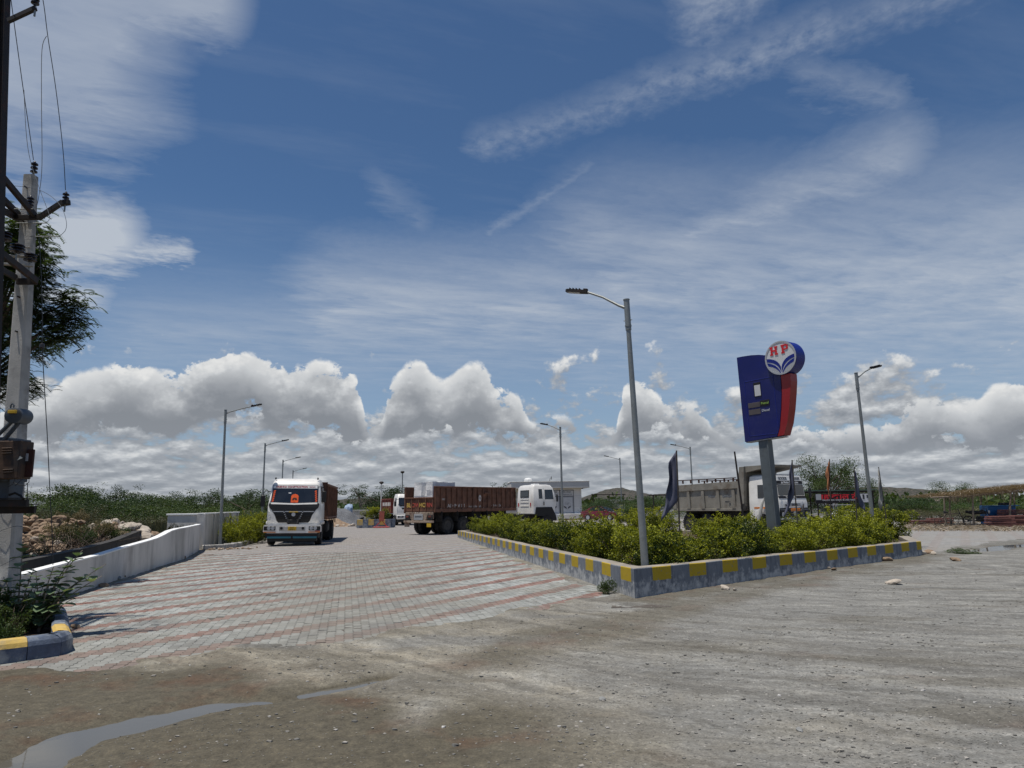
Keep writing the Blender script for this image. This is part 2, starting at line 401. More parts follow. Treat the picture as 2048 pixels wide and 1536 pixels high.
class MB:
    def __init__(s): s.v, s.f, s.mi = [], [], []
    def add(s, vs, fs, mi=0):
        b = len(s.v); s.v += [tuple(p) for p in vs]
        s.f += [tuple(b + i for i in q) for q in fs]; s.mi += [mi] * len(fs)
        return s
    def box(s, c, d, bev=0.0, rot=None, mi=0):
        hx, hy, hz = d[0] / 2, d[1] / 2, d[2] / 2
        bev = min(bev, hx * 0.9, hy * 0.9, hz * 0.9)
        c = Vector(c)
        if bev <= 0:
            vs = [Vector((x, y, z)) for z in (-hz, hz) for y in (-hy, hy) for x in (-hx, hx)]
            fs = [(0, 2, 3, 1), (4, 5, 7, 6), (0, 1, 5, 4), (2, 6, 7, 3), (0, 4, 6, 2), (1, 3, 7, 5)]
        else:
            b = bev; vs = []; ix = {}
            for sx in (-1, 1):
                for sy in (-1, 1):
                    for sz in (-1, 1):
                        for k in range(3):
                            p = [sx * hx, sy * hy, sz * hz]
                            for j in range(3):
                                if j != k: p[j] -= (sx, sy, sz)[j] * b
                            ix[(sx, sy, sz, k)] = len(vs); vs.append(Vector(p))
            fs = []
            for k in range(3):
                a, bb = [j for j in range(3) if j != k]
                for sg in (-1, 1):
                    q = []
                    for u, v_ in ((-1, -1), (1, -1), (1, 1), (-1, 1)):
                        t = [0, 0, 0]; t[k] = sg; t[a] = u; t[bb] = v_
                        q.append(ix[(*t, k)])
                    fs.append(tuple(q))
                for u in (-1, 1):
                    for v_ in (-1, 1):          # edges parallel to axis k
                        q = []
                        for sg, kk in ((-1, a), (1, a), (1, bb), (-1, bb)):
                            t = [0, 0, 0]; t[k] = sg; t[a] = u; t[bb] = v_
                            q.append(ix[(*t, kk)])
                        fs.append(tuple(q))
            for sx in (-1, 1):
                for sy in (-1, 1):
                    for sz in (-1, 1):
                        fs.append(tuple(ix[(sx, sy, sz, k)] for k in range(3)))
        if rot is not None:
            e = rot if isinstance(rot, Matrix) else Euler(rot).to_matrix()
            vs = [e @ p for p in vs]
        return s.add([p + c for p in vs], fs, mi)
    def tube(s, pts, r, n=8, caps=True, mi=0):
        pts = [Vector(p) for p in pts]
        rs = list(r) if hasattr(r, '__len__') else [r] * len(pts)
        b = []; up = None
        for i, p in enumerate(pts):
            t = (pts[min(i + 1, len(pts) - 1)] - pts[max(i - 1, 0)])
            t = t.normalized() if t.length > 1e-9 else Vector((0, 0, 1))
            if up is None:
                up = t.orthogonal().normalized()
            up = (up - t * up.dot(t))
            up = up.normalized() if up.length > 1e-6 else t.orthogonal().normalized()
            sd_ = t.cross(up)
            for k in range(n):
                a = 2 * math.pi * k / n
                b.append(p + (up * math.cos(a) + sd_ * math.sin(a)) * rs[i])
        fs = []
        for i in range(len(pts) - 1):
            for k in range(n):
                k2 = (k + 1) % n
                fs.append((i * n + k, i * n + k2, (i + 1) * n + k2, (i + 1) * n + k))
        if caps:
            fs.append(tuple(range(n - 1, -1, -1)))
            fs.append(tuple((len(pts) - 1) * n + k for k in range(n)))
        return s.add(b, fs, mi)
    def cyl(s, p, q, r, n=12, r2=None, mi=0):
        return s.tube([p, q], [r, r if r2 is None else r2], n, True, mi)
    def prism(s, poly, fn, d0, d1, mi=0):    # poly: 2D outline; fn(u, v, depth) -> point
        n = len(poly)
        vs = [fn(u, v_, d0) for u, v_ in poly] + [fn(u, v_, d1) for u, v_ in poly]
        fs = [tuple(range(n)), tuple(range(2 * n - 1, n - 1, -1))]
        fs += [(i, i + n, (i + 1) % n + n, (i + 1) % n) for i in range(n)]
        return s.add(vs, fs, mi)
    def loft(s, rings, caps=True, mi=0):
        n = len(rings[0]); vs = [p for r in rings for p in r]; fs = []
        for i in range(len(rings) - 1):
            for k in range(n):
                k2 = (k + 1) % n
                fs.append((i * n + k, i * n + k2, (i + 1) * n + k2, (i + 1) * n + k))
        if caps:
            fs.append(tuple(range(n - 1, -1, -1))); fs.append(tuple((len(rings) - 1) * n + k for k in range(n)))
        return s.add(vs, fs, mi)
    def lathe(s, prof, c, ax='z', n=16, mi=0):   # prof: (radius, along)
        c = Vector(c); rings = []
        for r, h in prof:
            ring = []
            for k in range(n):
                a = 2 * math.pi * k / n; x, y = r * math.cos(a), r * math.sin(a)
                ring.append(c + (Vector((x, y, h)) if ax == 'z' else Vector((h, x, y)) if ax == 'x' else Vector((x, h, y))))
            rings.append(ring)
        return s.loft(rings, True, mi)
    def stone(s, c, d, rng, n=1, mi=0):
        bm = bmesh.new(); bmesh.ops.create_icosphere(bm, subdivisions=n, radius=1.0)
        c = Vector(c); e = Euler((rng.uniform(-.4, .4), rng.uniform(-.4, .4), rng.uniform(0, 6.3))).to_matrix()
        ks = [Vector((rng.uniform(-1, 1), rng.uniform(-1, 1), rng.uniform(-1, 1))).normalized() for _ in range(7)]
        vs = []
        for v in bm.verts:
            p = v.co.copy()
            for k in ks:
                dd = p.dot(k) - 0.72
                if dd > 0: p -= k * dd * 0.9
            p *= rng.uniform(0.92, 1.08)
            vs.append(c + e @ Vector((p.x * d[0], p.y * d[1], p.z * d[2])))
        fs = [tuple(v.index for v in f.verts) for f in bm.faces]
        bm.free()
        return s.add(vs, fs, mi)
    def mesh(s, name, mats, smooth=False):
        me = bpy.data.meshes.new(name)
        me.from_pydata(s.v, [], s.f)
        bm = bmesh.new(); bm.from_mesh(me); bmesh.ops.recalc_face_normals(bm, faces=bm.faces[:]); bm.to_mesh(me); bm.free()
        for mt in (mats if isinstance(mats, (list, tuple)) else [mats]):
            me.materials.append(M[mt] if isinstance(mt, str) else mt)
        if any(s.mi): me.polygons.foreach_set('material_index', s.mi)
        if smooth:
            me.polygons.foreach_set('use_smooth', [True] * len(me.polygons))
            try: me.set_sharp_from_angle(angle=R_(38))
            except Exception: pass
        return me
    def build(s, name, mats, parent=None, smooth=False):
        return put(bpy.data.objects.new(name, s.mesh(name, mats, smooth)), parent)

def fast_mesh(name, verts, quads, mats, tint=None, smooth=False, mi=None):
    me = bpy.data.meshes.new(name)
    verts = np.asarray(verts, dtype=np.float32); quads = np.asarray(quads, dtype=np.int32)
    nv, nf, k = len(verts), len(quads), quads.shape[1]
    me.vertices.add(nv); me.vertices.foreach_set('co', verts.ravel())
    me.loops.add(nf * k); me.loops.foreach_set('vertex_index', quads.ravel())
    me.polygons.add(nf); me.polygons.foreach_set('loop_start', np.arange(nf, dtype=np.int32) * k)
    for mt in (mats if isinstance(mats, (list, tuple)) else [mats]):
        me.materials.append(M[mt] if isinstance(mt, str) else mt)
    if mi is not None: me.polygons.foreach_set('material_index', np.asarray(mi, dtype=np.int32))
    me.update(calc_edges=True)
    if tint is not None:
        a = me.attributes.new('tint', 'FLOAT', 'FACE' if len(tint) == nf else 'POINT')
        a.data.foreach_set('value', np.asarray(tint, dtype=np.float32))
    me.polygons.foreach_set('use_smooth', np.full(nf, bool(smooth)))
    me.validate(verbose=False)
    return me

TEXT_N = [0]
def text(body, size, parent, loc, rot, mat, sx=1.0, ext=0.003, name='lettering', align='CENTER', space=1.0, bold=0.0):
    cu = bpy.data.curves.new('txt', 'FONT')
    cu.body = body; cu.size = size; cu.extrude = ext; cu.align_x = align; cu.align_y = 'CENTER'; cu.space_character = space
    cu.offset = bold; cu.resolution_u = 3
    to = bpy.data.objects.new('txt', cu); COL.objects.link(to)
    bpy.context.view_layer.update()
    dg = bpy.context.evaluated_depsgraph_get()
    me = bpy.data.meshes.new_from_object(to.evaluated_get(dg))
    bpy.data.objects.remove(to); bpy.data.curves.remove(cu)
    me.materials.clear(); me.materials.append(M[mat])
    o = bpy.data.objects.new(name, me); put(o, parent)
    o.location = loc; o.rotation_euler = rot; o.scale = (sx, 1, 1)
    return o

ORD = ['first', 'second', 'third', 'fourth', 'fifth', 'sixth', 'seventh', 'eighth', 'ninth', 'tenth', 'eleventh', 'twelfth', 'thirteenth', 'fourteenth', 'fifteenth', 'sixteenth',
       'seventeenth', 'eighteenth', 'nineteenth', 'twentieth', 'twenty-first', 'twenty-second', 'twenty-third', 'twenty-fourth', 'twenty-fifth', 'twenty-sixth', 'twenty-seventh', 'twenty-eighth',
       'twenty-ninth', 'thirtieth', 'thirty-first', 'thirty-second', 'thirty-third', 'thirty-fourth', 'thirty-fifth', 'thirty-sixth']

# ------------------------------------------------------------------ numpy noise
def _h(ix, iy, s):
    n = (ix * 374761393 + iy * 668265263 + s * 974634599) & 0xffffffff
    n = ((n ^ (n >> 13)) * 1274126177) & 0xffffffff
    return ((n ^ (n >> 16)) & 0xffff) / 65535.0
def vnoise(x, y, s=0):
    x = np.asarray(x, float); y = np.asarray(y, float)
    ix, iy = np.floor(x).astype(np.int64), np.floor(y).astype(np.int64)
    fx, fy = x - ix, y - iy
    fx, fy = fx * fx * (3 - 2 * fx), fy * fy * (3 - 2 * fy)
    a, b, c, d = _h(ix, iy, s), _h(ix + 1, iy, s), _h(ix, iy + 1, s), _h(ix + 1, iy + 1, s)
    return (a + (b - a) * fx) * (1 - fy) + (c + (d - c) * fx) * fy
def fbm(x, y, s=0, o=4):
    t, a, n = 0.0, 0.5, 0.0
    for k in range(o):
        t = t + vnoise(np.asarray(x) * 2 ** k, np.asarray(y) * 2 ** k, s + k * 17) * a; n += a; a *= 0.5
    return t / n
def seg_dist(x, y, pts):
    best = np.full(np.shape(x), 1e9)
    for (ax, ay), (bx, by) in zip(pts[:-1], pts[1:]):
        dx, dy = bx - ax, by - ay
        t = np.clip(((x - ax) * dx + (y - ay) * dy) / (dx * dx + dy * dy + 1e-9), 0, 1)
        best = np.minimum(best, np.hypot(x - ax - t * dx, y - ay - t * dy))
    return best
def inside(x, y, poly):
    r = np.zeros(np.shape(x), bool); n = len(poly)
    for i in range(n):
        (ax, ay), (bx, by) = poly[i], poly[(i + 1) % n]
        c = ((ay > y) != (by > y)) & (x < (bx - ax) * (y - ay) / ((by - ay) if by != ay else 1e-9) + ax)
        r ^= c
    return r
def sstep(a, b, x):
    t = np.clip((x - a) / (b - a), 0, 1); return t * t * (3 - 2 * t)
# ------------------------------------------------------------------ plan of the place (metres, camera at 0,0)
A, L, RR = Vector((2.05, 12.61)), Vector((-3.0, 38.4)), Vector((11.81, 21.13))
R2, L2 = Vector((14.6, 27.5)), Vector((-1.0, 40.6))
ISLAND = [tuple(A), tuple(RR), tuple(R2), tuple(L2), tuple(L)]
def g2(px, py): p = G(px, py); return (p.x, p.y)
EDGE = [(-12.5, 7.4), (-5.9, 7.25)] + [g2(*p) for p in ((60, 1359), (200, 1348), (330, 1322), (430, 1308), (560, 1297), (700, 1286), (780, 1268), (900, 1249), (1000, 1236), (1100, 1220), (1190, 1197))] + [(1.75, 12.85)]
EDGE2 = [tuple(RR), g2(1862, 1108), g2(1900, 1100), g2(1960, 1090), g2(2048, 1080), (60, 32.5)]
WALLX = [(-7.95, 11.8), (-9.03, 15.9), (-9.53, 17.98), (-10.15, 20.56), (-10.95, 24.1), (-12.97, 29.99)]
PAVE = EDGE + [tuple(A), tuple(RR)] + EDGE2[1:] + [(60, 78), (-24, 78), (-20, 55), (-13.3, 31.5), (-12.97, 29.99), (-12.35, 28.3), (-10.95, 24.1), (-10.15, 20.56), (-9.53, 17.98), (-9.03, 15.9), (-8.4, 13.4), (-12.5, 12.0)]
PUD1 = [g2(*p) for p in ((20, 1550), (90, 1505), (160, 1470), (300, 1435), (430, 1408), (540, 1397), (640, 1380), (700, 1370), (760, 1356))]
PW1 = [0.27, 0.28, 0.28, 0.24, 0.19, 0.14, 0.14, 0.14, 0.09]
PUD2 = [g2(*p) for p in ((1945, 1101), (1985, 1098), (2010, 1092), (2048, 1089), (2120, 1085))]
WATER_Z = -0.030
YF = 27.0                                        # pavers are laid one by one up to here

def puddle_depth(x, y):
    q = np.zeros(np.shape(x))
    for i in range(len(PUD1) - 1):
        d = seg_dist(x, y, PUD1[i:i + 2]); wd = (PW1[i] + PW1[i + 1]) / 2
        q = np.maximum(q, np.exp(-(d / (wd * 1.1)) ** 2))
    gx_, gy_ = g2(566, 1391)                     # a spit of mud splits the puddle in two
    return q * (1 - 0.85 * np.exp(-((x - gx_) ** 2 + (y - gy_) ** 2) / 0.16 ** 2))
def ground_height(x, y):
    big = (fbm(x * 0.35, y * 0.35, 3, 3) - 0.5) * 0.05
    mid = (fbm(x * 2.2, y * 2.2, 5, 4) - 0.5) * 0.030
    fine = (fbm(x * 13, y * 13, 9, 3) - 0.5) * 0.016
    n = fbm(x * 1.6, y * 1.6, 21, 5) - 0.5
    pud = puddle_depth(x, y)
    h = 0.018 + np.abs(big) + mid + fine
    rut = (fbm(x * 0.9 + y * 0.25, y * 6.0 - x * 2.2, 31, 3) - 0.5) * 0.02
    h = h + rut * sstep(9.5, 7.5, y)
    h = h * (1 - pud * 0.7) - pud * 0.075 + pud * (fbm(x * 5, y * 5, 41, 3) - 0.5) * 0.04
    p2 = np.exp(-(seg_dist(x, y, PUD2) / 0.55) ** 2)
    h = h - p2 * (0.085 + (fbm(x * 1.1, y * 1.1, 55, 2) - 0.35) * 0.05)
    sd = seg_dist(x, y, EDGE)
    ins = inside(x, y, PAVE)
    sd = np.where(ins, sd, -sd)
    sd2 = np.minimum(np.abs(sd), seg_dist(x, y, EDGE2))
    sdd = np.where(ins, sd2, -sd2)
    cover = sstep(-0.10, 0.55, sdd + n * 1.5)    # dust thins out over the first pavers
    hp = -0.05 + 0.058 * sstep(0.55, 0.05, seg_dist(x, y, [tuple(A), tuple(L)]) + n * 1.1)
    hp = np.maximum(hp, -0.05 + 0.062 * sstep(0.45, 0.05, seg_dist(x, y, WALLX) + n * 0.8))
    return np.where(ins, h * (1 - cover) + hp * cover, np.maximum(h, -0.2)), pud, p2

# the near ground: rows closer together near the viewer
ys = 1.6 * np.exp(np.arange(0, 420) * 0.0075)
ys = ys[ys < 36]
us = np.linspace(-1, 1, 460)
Y, Ux = np.meshgrid(ys, us, indexing='ij')
X = Ux * (Y * 0.84 + 2.0)
Z, PU, P2 = ground_height(X, Y)
nr, nc = X.shape
Z[-6:, :] = np.minimum(Z[-6:, :], -0.004)
wet = np.clip(PU * 1.5 + P2 * 0.7, 0, 1)
run = [g2(*p) for p in ((900, 1345), (1050, 1296), (1180, 1262), (1310, 1232), (1500, 1190), (1700, 1145), (1880, 1112))]
wl = seg_dist(X, Y, run); nz = fbm(X * 1.3, Y * 1.3, 61, 4)
wet = np.maximum(wet, sstep(0.75, 0.0, wl + (nz - 0.5) * 1.3) * 0.5)
wet = np.maximum(wet, sstep(0.5, 0.05, seg_dist(X, Y, [tuple(A), tuple(RR)]) - 0.25 + (nz - 0.5) * 1.3) * 0.55)
low_l = sstep(6.9, 5.2, Y + X * 0.55 + (nz - 0.5) * 2.6) * sstep(2.0, -0.8, X)    # damp silt by the puddle
wet = np.maximum(wet, low_l * 0.9)
wet = np.maximum(wet, sstep(0.60, 0.74, fbm(X * 0.45 - Y * .1, Y * 2.2 + X * .4, 71, 5)) * 0.35)
grey = sstep(-1.8, 3.2, X + (nz - 0.5) * 5.0) * 0.95
grey = np.maximum(grey, sstep(0.50, 0.64, fbm(X * 0.5 + 9, Y * 0.9, 81, 4)) * 0.8)
idx = np.arange(nr * nc).reshape(nr, nc)
quads = np.stack([idx[:-1, :-1], idx[:-1, 1:], idx[1:, 1:], idx[1:, :-1]], -1).reshape(-1, 4)

gm = bpy.data.materials.new('dirt_road'); gm.use_nodes = True; M['dirt_road'] = gm
t = NT(gm.node_tree)
geo = t.new('ShaderNodeNewGeometry'); pos = S(t.nt, geo.outputs['Position'])
aw = t.new('ShaderNodeAttribute'); aw.attribute_name = 'wet'
ag = t.new('ShaderNodeAttribute'); ag.attribute_name = 'grey'
wetS, greyS = S(t.nt, aw.outputs['Fac']), S(t.nt, ag.outputs['Fac'])
n1 = t.noise(pos, 1.1, 8, 0.62); n2 = t.noise(pos, 9.0, 6, 0.65); n3 = t.noise(pos, 70.0, 3, 0.6)
streaks = t.noise(t.vadd(pos, (0.6, 3.0, 1.0), 'MULTIPLY'), 1.8, 6, 0.6)
cell = t.new('ShaderNodeTexVoronoi'); t.link(pos, cell.inputs['Vector']); cell.inputs['Scale'].default_value = 34.0
cellv = t.sep(S(t.nt, cell.outputs['Color']))[0]
cd = S(t.nt, cell.outputs['Distance'])
sand = t.ramp(n1, [(0.25, (0.17, 0.148, 0.113)), (0.5, (0.255, 0.228, 0.182)), (0.75, (0.36, 0.33, 0.27))])
ash = t.ramp(n1 * 0.5 + streaks * 0.5, [(0.3, (0.148, 0.144, 0.135)), (0.5, (0.213, 0.207, 0.194)), (0.7, (0.305, 0.296, 0.273))])
col = t.mix((greyS + (n2 - 0.5) * 0.9).clamp(), sand, ash)
n4 = t.noise(pos, 26.0, 4, 0.7)
gpx, gpy, gpz = t.sep(pos)                               # wheel marks swept round into the entrance
wob = (n1 - 0.5) * 0.9
tr_ = (((gpx - 9.0) * (gpx - 9.0) + (gpy - 17.5) * (gpy - 17.5)).sqrt()) + wob
ta_ = (gpx - 9.0)._m('ARCTAN2', gpy - 17.5)
lines = t.noise(t.xyz(tr_ * 5.5, ta_ * 1.6, 0.0), 1.0, 5, 0.65)
fine_l = t.noise(t.xyz(tr_ * 22.0, ta_ * 4.0, 2.0), 1.0, 3, 0.6)
bands = None
for rad in (9.1, 10.9, 11.6, 13.1, 14.6):
    q = 1.0 - ((tr_ - rad).abs() * 2.6).min(1.0)
    bands = q if bands is None else bands.max(q)
mark = (bands * (fine_l * 1.6 - 0.25)).clamp() * (gpx + 6.0).step(0.0, 3.0)
grain = (n3 - 0.5) * 0.9 + (n2 - 0.5) * 0.6 + (n4 - 0.5) * 1.0
col = t.mix(1.0, col, t.ramp(lines, [(0.28, (0.52, 0.52, 0.50)), (0.5, (0.92, 0.93, 0.92)), (0.72, (1.26, 1.26, 1.22))]), 'MULTIPLY')
col = t.mix(mark * 0.72, col, (0.095, 0.087, 0.073))
pit = t.noise(pos, 38.0, 2, 0.5).step(0.60, 0.68) * n1.step(0.35, 0.6)
col = t.mix(pit * 0.55, col, (0.085, 0.078, 0.066))
chip = (cellv.gt(0.80)) * (cd.lt(0.42)) * (n2.gt(0.48))
col = t.mix(chip * 0.75, col, t.ramp(t.noise(pos, 34.0, 0), [(0.3, (0.06, 0.058, 0.055)), (0.55, (0.22, 0.21, 0.19)), (0.7, (0.42, 0.40, 0.36))]))
rust = (t.noise(pos, 0.9, 4, 0.6) - 0.52).clamp() * 5.0
wedge = wetS.step(0.05, 0.5)
col = t.mix((wetS * 1.2).clamp(), col, t.mix(rust.clamp(), t.mix(n2, (0.070, 0.060, 0.040), (0.118, 0.102, 0.070)), (0.10, 0.052, 0.028)))
col = t.mix(1.0, col, t.ramp(grain + 0.5, [(0.12, (0.42, 0.41, 0.40)), (0.36, (0.86, 0.86, 0.86)), (0.55, (1.05, 1.05, 1.05)), (0.88, (1.6, 1.58, 1.55))]), 'MULTIPLY')
b = t.new('ShaderNodeBsdfPrincipled'); t.link(col, b.inputs['Base Color'])
t.link(0.95 - wetS * 0.28, b.inputs['Roughness']); b.inputs['Specular IOR Level'].default_value = 0.25
bp = t.new('ShaderNodeBump'); bp.inputs['Strength'].default_value = 0.7; bp.inputs['Distance'].default_value = 0.012
t.link(n3 * 0.5 + n2 * 0.7 + chip * 0.5, bp.inputs['Height']); t.link(bp.outputs[0], b.inputs['Normal'])
o = t.new('ShaderNodeOutputMaterial'); t.link(b.outputs[0], o.inputs[0])

me = fast_mesh('road', np.stack([X, Y, Z], -1).reshape(-1, 3), quads, 'dirt_road', smooth=True)
for nm, arr in (('wet', wet), ('grey', grey)):
    at_ = me.attributes.new(nm, 'FLOAT', 'POINT'); at_.data.foreach_set('value', arr.astype(np.float32).ravel())
road = tag(put(bpy.data.objects.new('road', me)), kind='structure')

# the wide land to the horizon
lm = bpy.data.materials.new('land'); lm.use_nodes = True; M['land'] = lm
t = NT(lm.node_tree)
geo = t.new('ShaderNodeNewGeometry'); pos = S(t.nt, geo.outputs['Position'])
a1, a2 = t.noise(pos, 0.05, 8, 0.6), t.noise(pos, 1.2, 6, 0.6)
col = t.mix(a1.step(0.42, 0.6), (0.20, 0.155, 0.105), (0.085, 0.085, 0.04))
col = t.mix(1.0, col, t.ramp(a2, [(0.3, (0.6, 0.6, 0.6)), (0.7, (1.25, 1.22, 1.2))]), 'MULTIPLY')
b = t.new('ShaderNodeBsdfPrincipled'); t.link(col, b.inputs['Base Color']); b.inputs['Roughness'].default_value = 0.95; b.inputs['Specular IOR Level'].default_value = 0.1
o = t.new('ShaderNodeOutputMaterial'); t.link(b.outputs[0], o.inputs[0])
mb = MB(); mb.add([(-6000, -600, -0.12), (6000, -600, -0.12), (6000, 9000, -0.12), (-6000, 9000, -0.12)], [(0, 1, 2, 3)])
tag(mb.build('ground', 'land'), kind='structure')

# puddle water
def water_mat():
    mt = bpy.data.materials.new('water'); mt.use_nodes = True; t = NT(mt.node_tree)
    b = t.new('ShaderNodeBsdfPrincipled'); b.inputs['Base Color'].default_value = (0.115, 0.105, 0.085, 1)
    b.inputs['Roughness'].default_value = 0.03; b.inputs['IOR'].default_value = 1.333
    geo = t.new('ShaderNodeNewGeometry'); pos = S(t.nt, geo.outputs['Position'])
    bn = t.new('ShaderNodeBump'); bn.inputs['Strength'].default_value = 0.08; bn.inputs['Distance'].default_value = 0.004
    t.link(t.noise(pos, 9.0, 3), bn.inputs['Height']); t.link(bn.outputs[0], b.inputs['Normal'])
    o = t.new('ShaderNodeOutputMaterial'); t.link(b.outputs[0], o.inputs[0]); M['water'] = mt
water_mat()
for pts, wd in ((PUD1, 0.42), (PUD2, 0.85)):
    lft, rgt = [], []
    for i, p in enumerate(pts):
        q0, q1 = Vector(pts[max(i - 1, 0)]), Vector(pts[min(i + 1, len(pts) - 1)])
        nrm = (q1 - q0).normalized(); nrm = Vector((-nrm.y, nrm.x)) * wd
        lft.append((p[0] + nrm.x, p[1] + nrm.y, WATER_Z)); rgt.append((p[0] - nrm.x, p[1] - nrm.y, WATER_Z))
    n = len(pts); mb = MB(); mb.add(lft + rgt, [(i, i + 1, n + i + 1, n + i) for i in range(n - 1)])
    tag(mb.build('puddle', 'water'), kind='structure')

# ------------------------------------------------------------------ paving
def paver_material(name, c0, c1):
    mt = bpy.data.materials.new(name); mt.use_nodes = True; t = NT(mt.node_tree)
    geo = t.new('ShaderNodeNewGeometry'); pos = S(t.nt, geo.outputs['Position'])
    at_ = t.new('ShaderNodeAttribute'); at_.attribute_name = 'tint'
    oi = t.new('ShaderNodeObjectInfo')
    f = (S(t.nt, at_.outputs['Fac']) + S(t.nt, oi.outputs['Random'])).fract()
    col = t.mix(f, c0, c1)
    n = t.noise(pos, 5.0, 7, 0.65); big = t.noise(pos, 0.55, 6, 0.6); fine = t.noise(pos, 90.0, 2)
    px, py, pz = t.sep(pos)
    (x0, y0), (x1, y1) = g2(690, 1290), g2(738, 1140)
    tt = (((px - x0) * (x1 - x0) + (py - y0) * (y1 - y0)) * (1 / ((x1 - x0) ** 2 + (y1 - y0) ** 2))).clamp()
    ax, ay = px - x0 - tt * (x1 - x0), py - y0 - tt * (y1 - y0)
    track = (1.0 - (ax * ax + ay * ay).sqrt() * 2.4 + (big - 0.5) * 1.2).clamp()
    dust = ((big - 0.43) * 3.6 + (n - 0.5) * 1.6).clamp() * 0.80
    dust = dust.max(track * 0.7).max((py * -0.25 + 3.2 + (big - 0.5) * 3.5).clamp() * 0.55)
    dust = dust.max(((px + py * 0.2 + 0.3).abs() * -0.30 + 1.15 + (n - 0.5) * 0.6 + (big - 0.5) * 1.6).clamp() * 0.70)
    col = t.mix(dust, col, t.mix(n, (0.178, 0.166, 0.138), (0.265, 0.25, 0.213)))
    col = t.mix(((t.noise(pos, 0.8, 5, 0.6) - 0.52).clamp() * 4.0).clamp() * 0.75, col, (0.135, 0.132, 0.128))
    rub = t.noise(t.vadd(pos, (3.5, 0.5, 1.0), 'MULTIPLY'), 0.9, 5, 0.65)      # tyre-darkened lanes
    col = t.mix((rub - 0.52).clamp() * 2.2, col, (0.15, 0.14, 0.128))
    col = t.mix(1.0, col, t.ramp(fine * 0.6 + n * 0.4, [(0.25, (0.75, 0.75, 0.75)), (0.7, (1.12, 1.12, 1.12))]), 'MULTIPLY')
    b = t.new('ShaderNodeBsdfPrincipled'); t.link(col, b.inputs['Base Color']); b.inputs['Roughness'].default_value = 0.9; b.inputs['Specular IOR Level'].default_value = 0.2
    bn = t.new('ShaderNodeBump'); bn.inputs['Strength'].default_value = 0.3; bn.inputs['Distance'].default_value = 0.004
    t.link(fine, bn.inputs['Height']); t.link(bn.outputs[0], b.inputs['Normal'])
    o = t.new('ShaderNodeOutputMaterial'); t.link(b.outputs[0], o.inputs[0]); M[name] = mt
    return mt
paver_material('paver_grey', (0.265, 0.275, 0.258), (0.41, 0.422, 0.40))
paver_material('paver_red', (0.20, 0.112, 0.092), (0.30, 0.188, 0.16))
pmat('joint_sand', (0.11, 0.098, 0.08), 0.95, var=0.3, sc=4)

PA = R_(13.0)                                   # courses run 13 degrees off the view, columns recede
eu, ev = Vector((math.cos(PA), math.sin(PA))), Vector((-math.sin(PA), math.cos(PA)))
PWD, PLN = 0.1125, 0.225
# far paving: the same bond as colour only, too small to tell the pieces apart
fm = bpy.data.materials.new('paver_far'); fm.use_nodes = True; M['paver_far'] = fm
t = NT(fm.node_tree)
geo = t.new('ShaderNodeNewGeometry'); pos = S(t.nt, geo.outputs['Position']); px, py, pz = t.sep(pos)
ci = ((px * eu.x + py * eu.y) * (1 / PWD)); cv = (px * ev.x + py * ev.y) * (1 / PLN)
cif = ci.floor(); row = cv - cif * 0.5; rf = row.floor()
red = ((rf * (1 / 6)).fract()).lt(0.3)
wn = t.new('ShaderNodeTexWhiteNoise'); wn.noise_dimensions = '3D'; t.link(t.xyz(cif, rf, 0.0), wn.inputs[0])
rv = S(t.nt, wn.outputs[0])
big = t.noise(pos, 0.4, 6, 0.6)
red = red * (0.42 - (px * 0.08 - 0.2).clamp() * 0.25)
col = t.mix(red, t.mix(rv, (0.22, 0.215, 0.205), (0.30, 0.293, 0.28)), t.mix(rv, (0.20, 0.115, 0.095), (0.28, 0.175, 0.145)))
gap = ci.fract().lt(0.06).max(row.fract().lt(0.03))
col = t.mix(gap * 0.55, col, (0.10, 0.09, 0.075))
col = t.mix(((big - 0.42) * 3.0).clamp() * 0.7, col, (0.26, 0.235, 0.20))
b = t.new('ShaderNodeBsdfPrincipled'); t.link(col, b.inputs['Base Color']); b.inputs['Roughness'].default_value = 0.9; b.inputs['Specular IOR Level'].default_value = 0.2
o = t.new('ShaderNodeOutputMaterial'); t.link(b.outputs[0], o.inputs[0])

def clip_poly(poly, keep):                       # clip a plan outline at y = YF
    out = []
    for i in range(len(poly)):
        p, q = poly[i], poly[(i + 1) % len(poly)]
        a, c = keep(p[1]), keep(q[1])
        if a: out.append(p)
        if a != c:
            s_ = (YF - p[1]) / (q[1] - p[1]); out.append((p[0] + s_ * (q[0] - p[0]), YF))
    return out
PAVE_L = [p for p in EDGE] + [tuple(A), tuple(L), tuple(L2), (-1, 78), (-24, 78), (-20, 55), (-13.3, 31.5), (-12.97, 29.99), (-12.35, 28.3), (-10.95, 24.1), (-10.15, 20.56), (-9.53, 17.98), (-9.03, 15.9), (-8.4, 13.4), (-12.5, 12.0)]
PAVE_R = [tuple(RR)] + EDGE2[1:] + [(60, 78), (-1, 78), tuple(L2), tuple(R2)]
def flat(poly, z, mi, mb):
    bm = bmesh.new(); vs = [bm.verts.new((x, y, z)) for x, y in poly]; f = bm.faces.new(vs)
    bmesh.ops.triangulate(bm, faces=[f]); bm.verts.index_update()
    mb.add([v.co[:] for v in bm.verts], [tuple(v.index for v in q.verts) for q in bm.faces], mi); bm.free()
mb = MB()
flat(clip_poly(PAVE_L, lambda y: y < YF), -0.0075, 0, mb)
flat(clip_poly(PAVE_L, lambda y: y >= YF), -0.003, 1, mb)
flat(PAVE_R, -0.0035, 1, mb)
paving = tag(mb.build('paving', ['joint_sand', 'paver_far']), kind='structure')

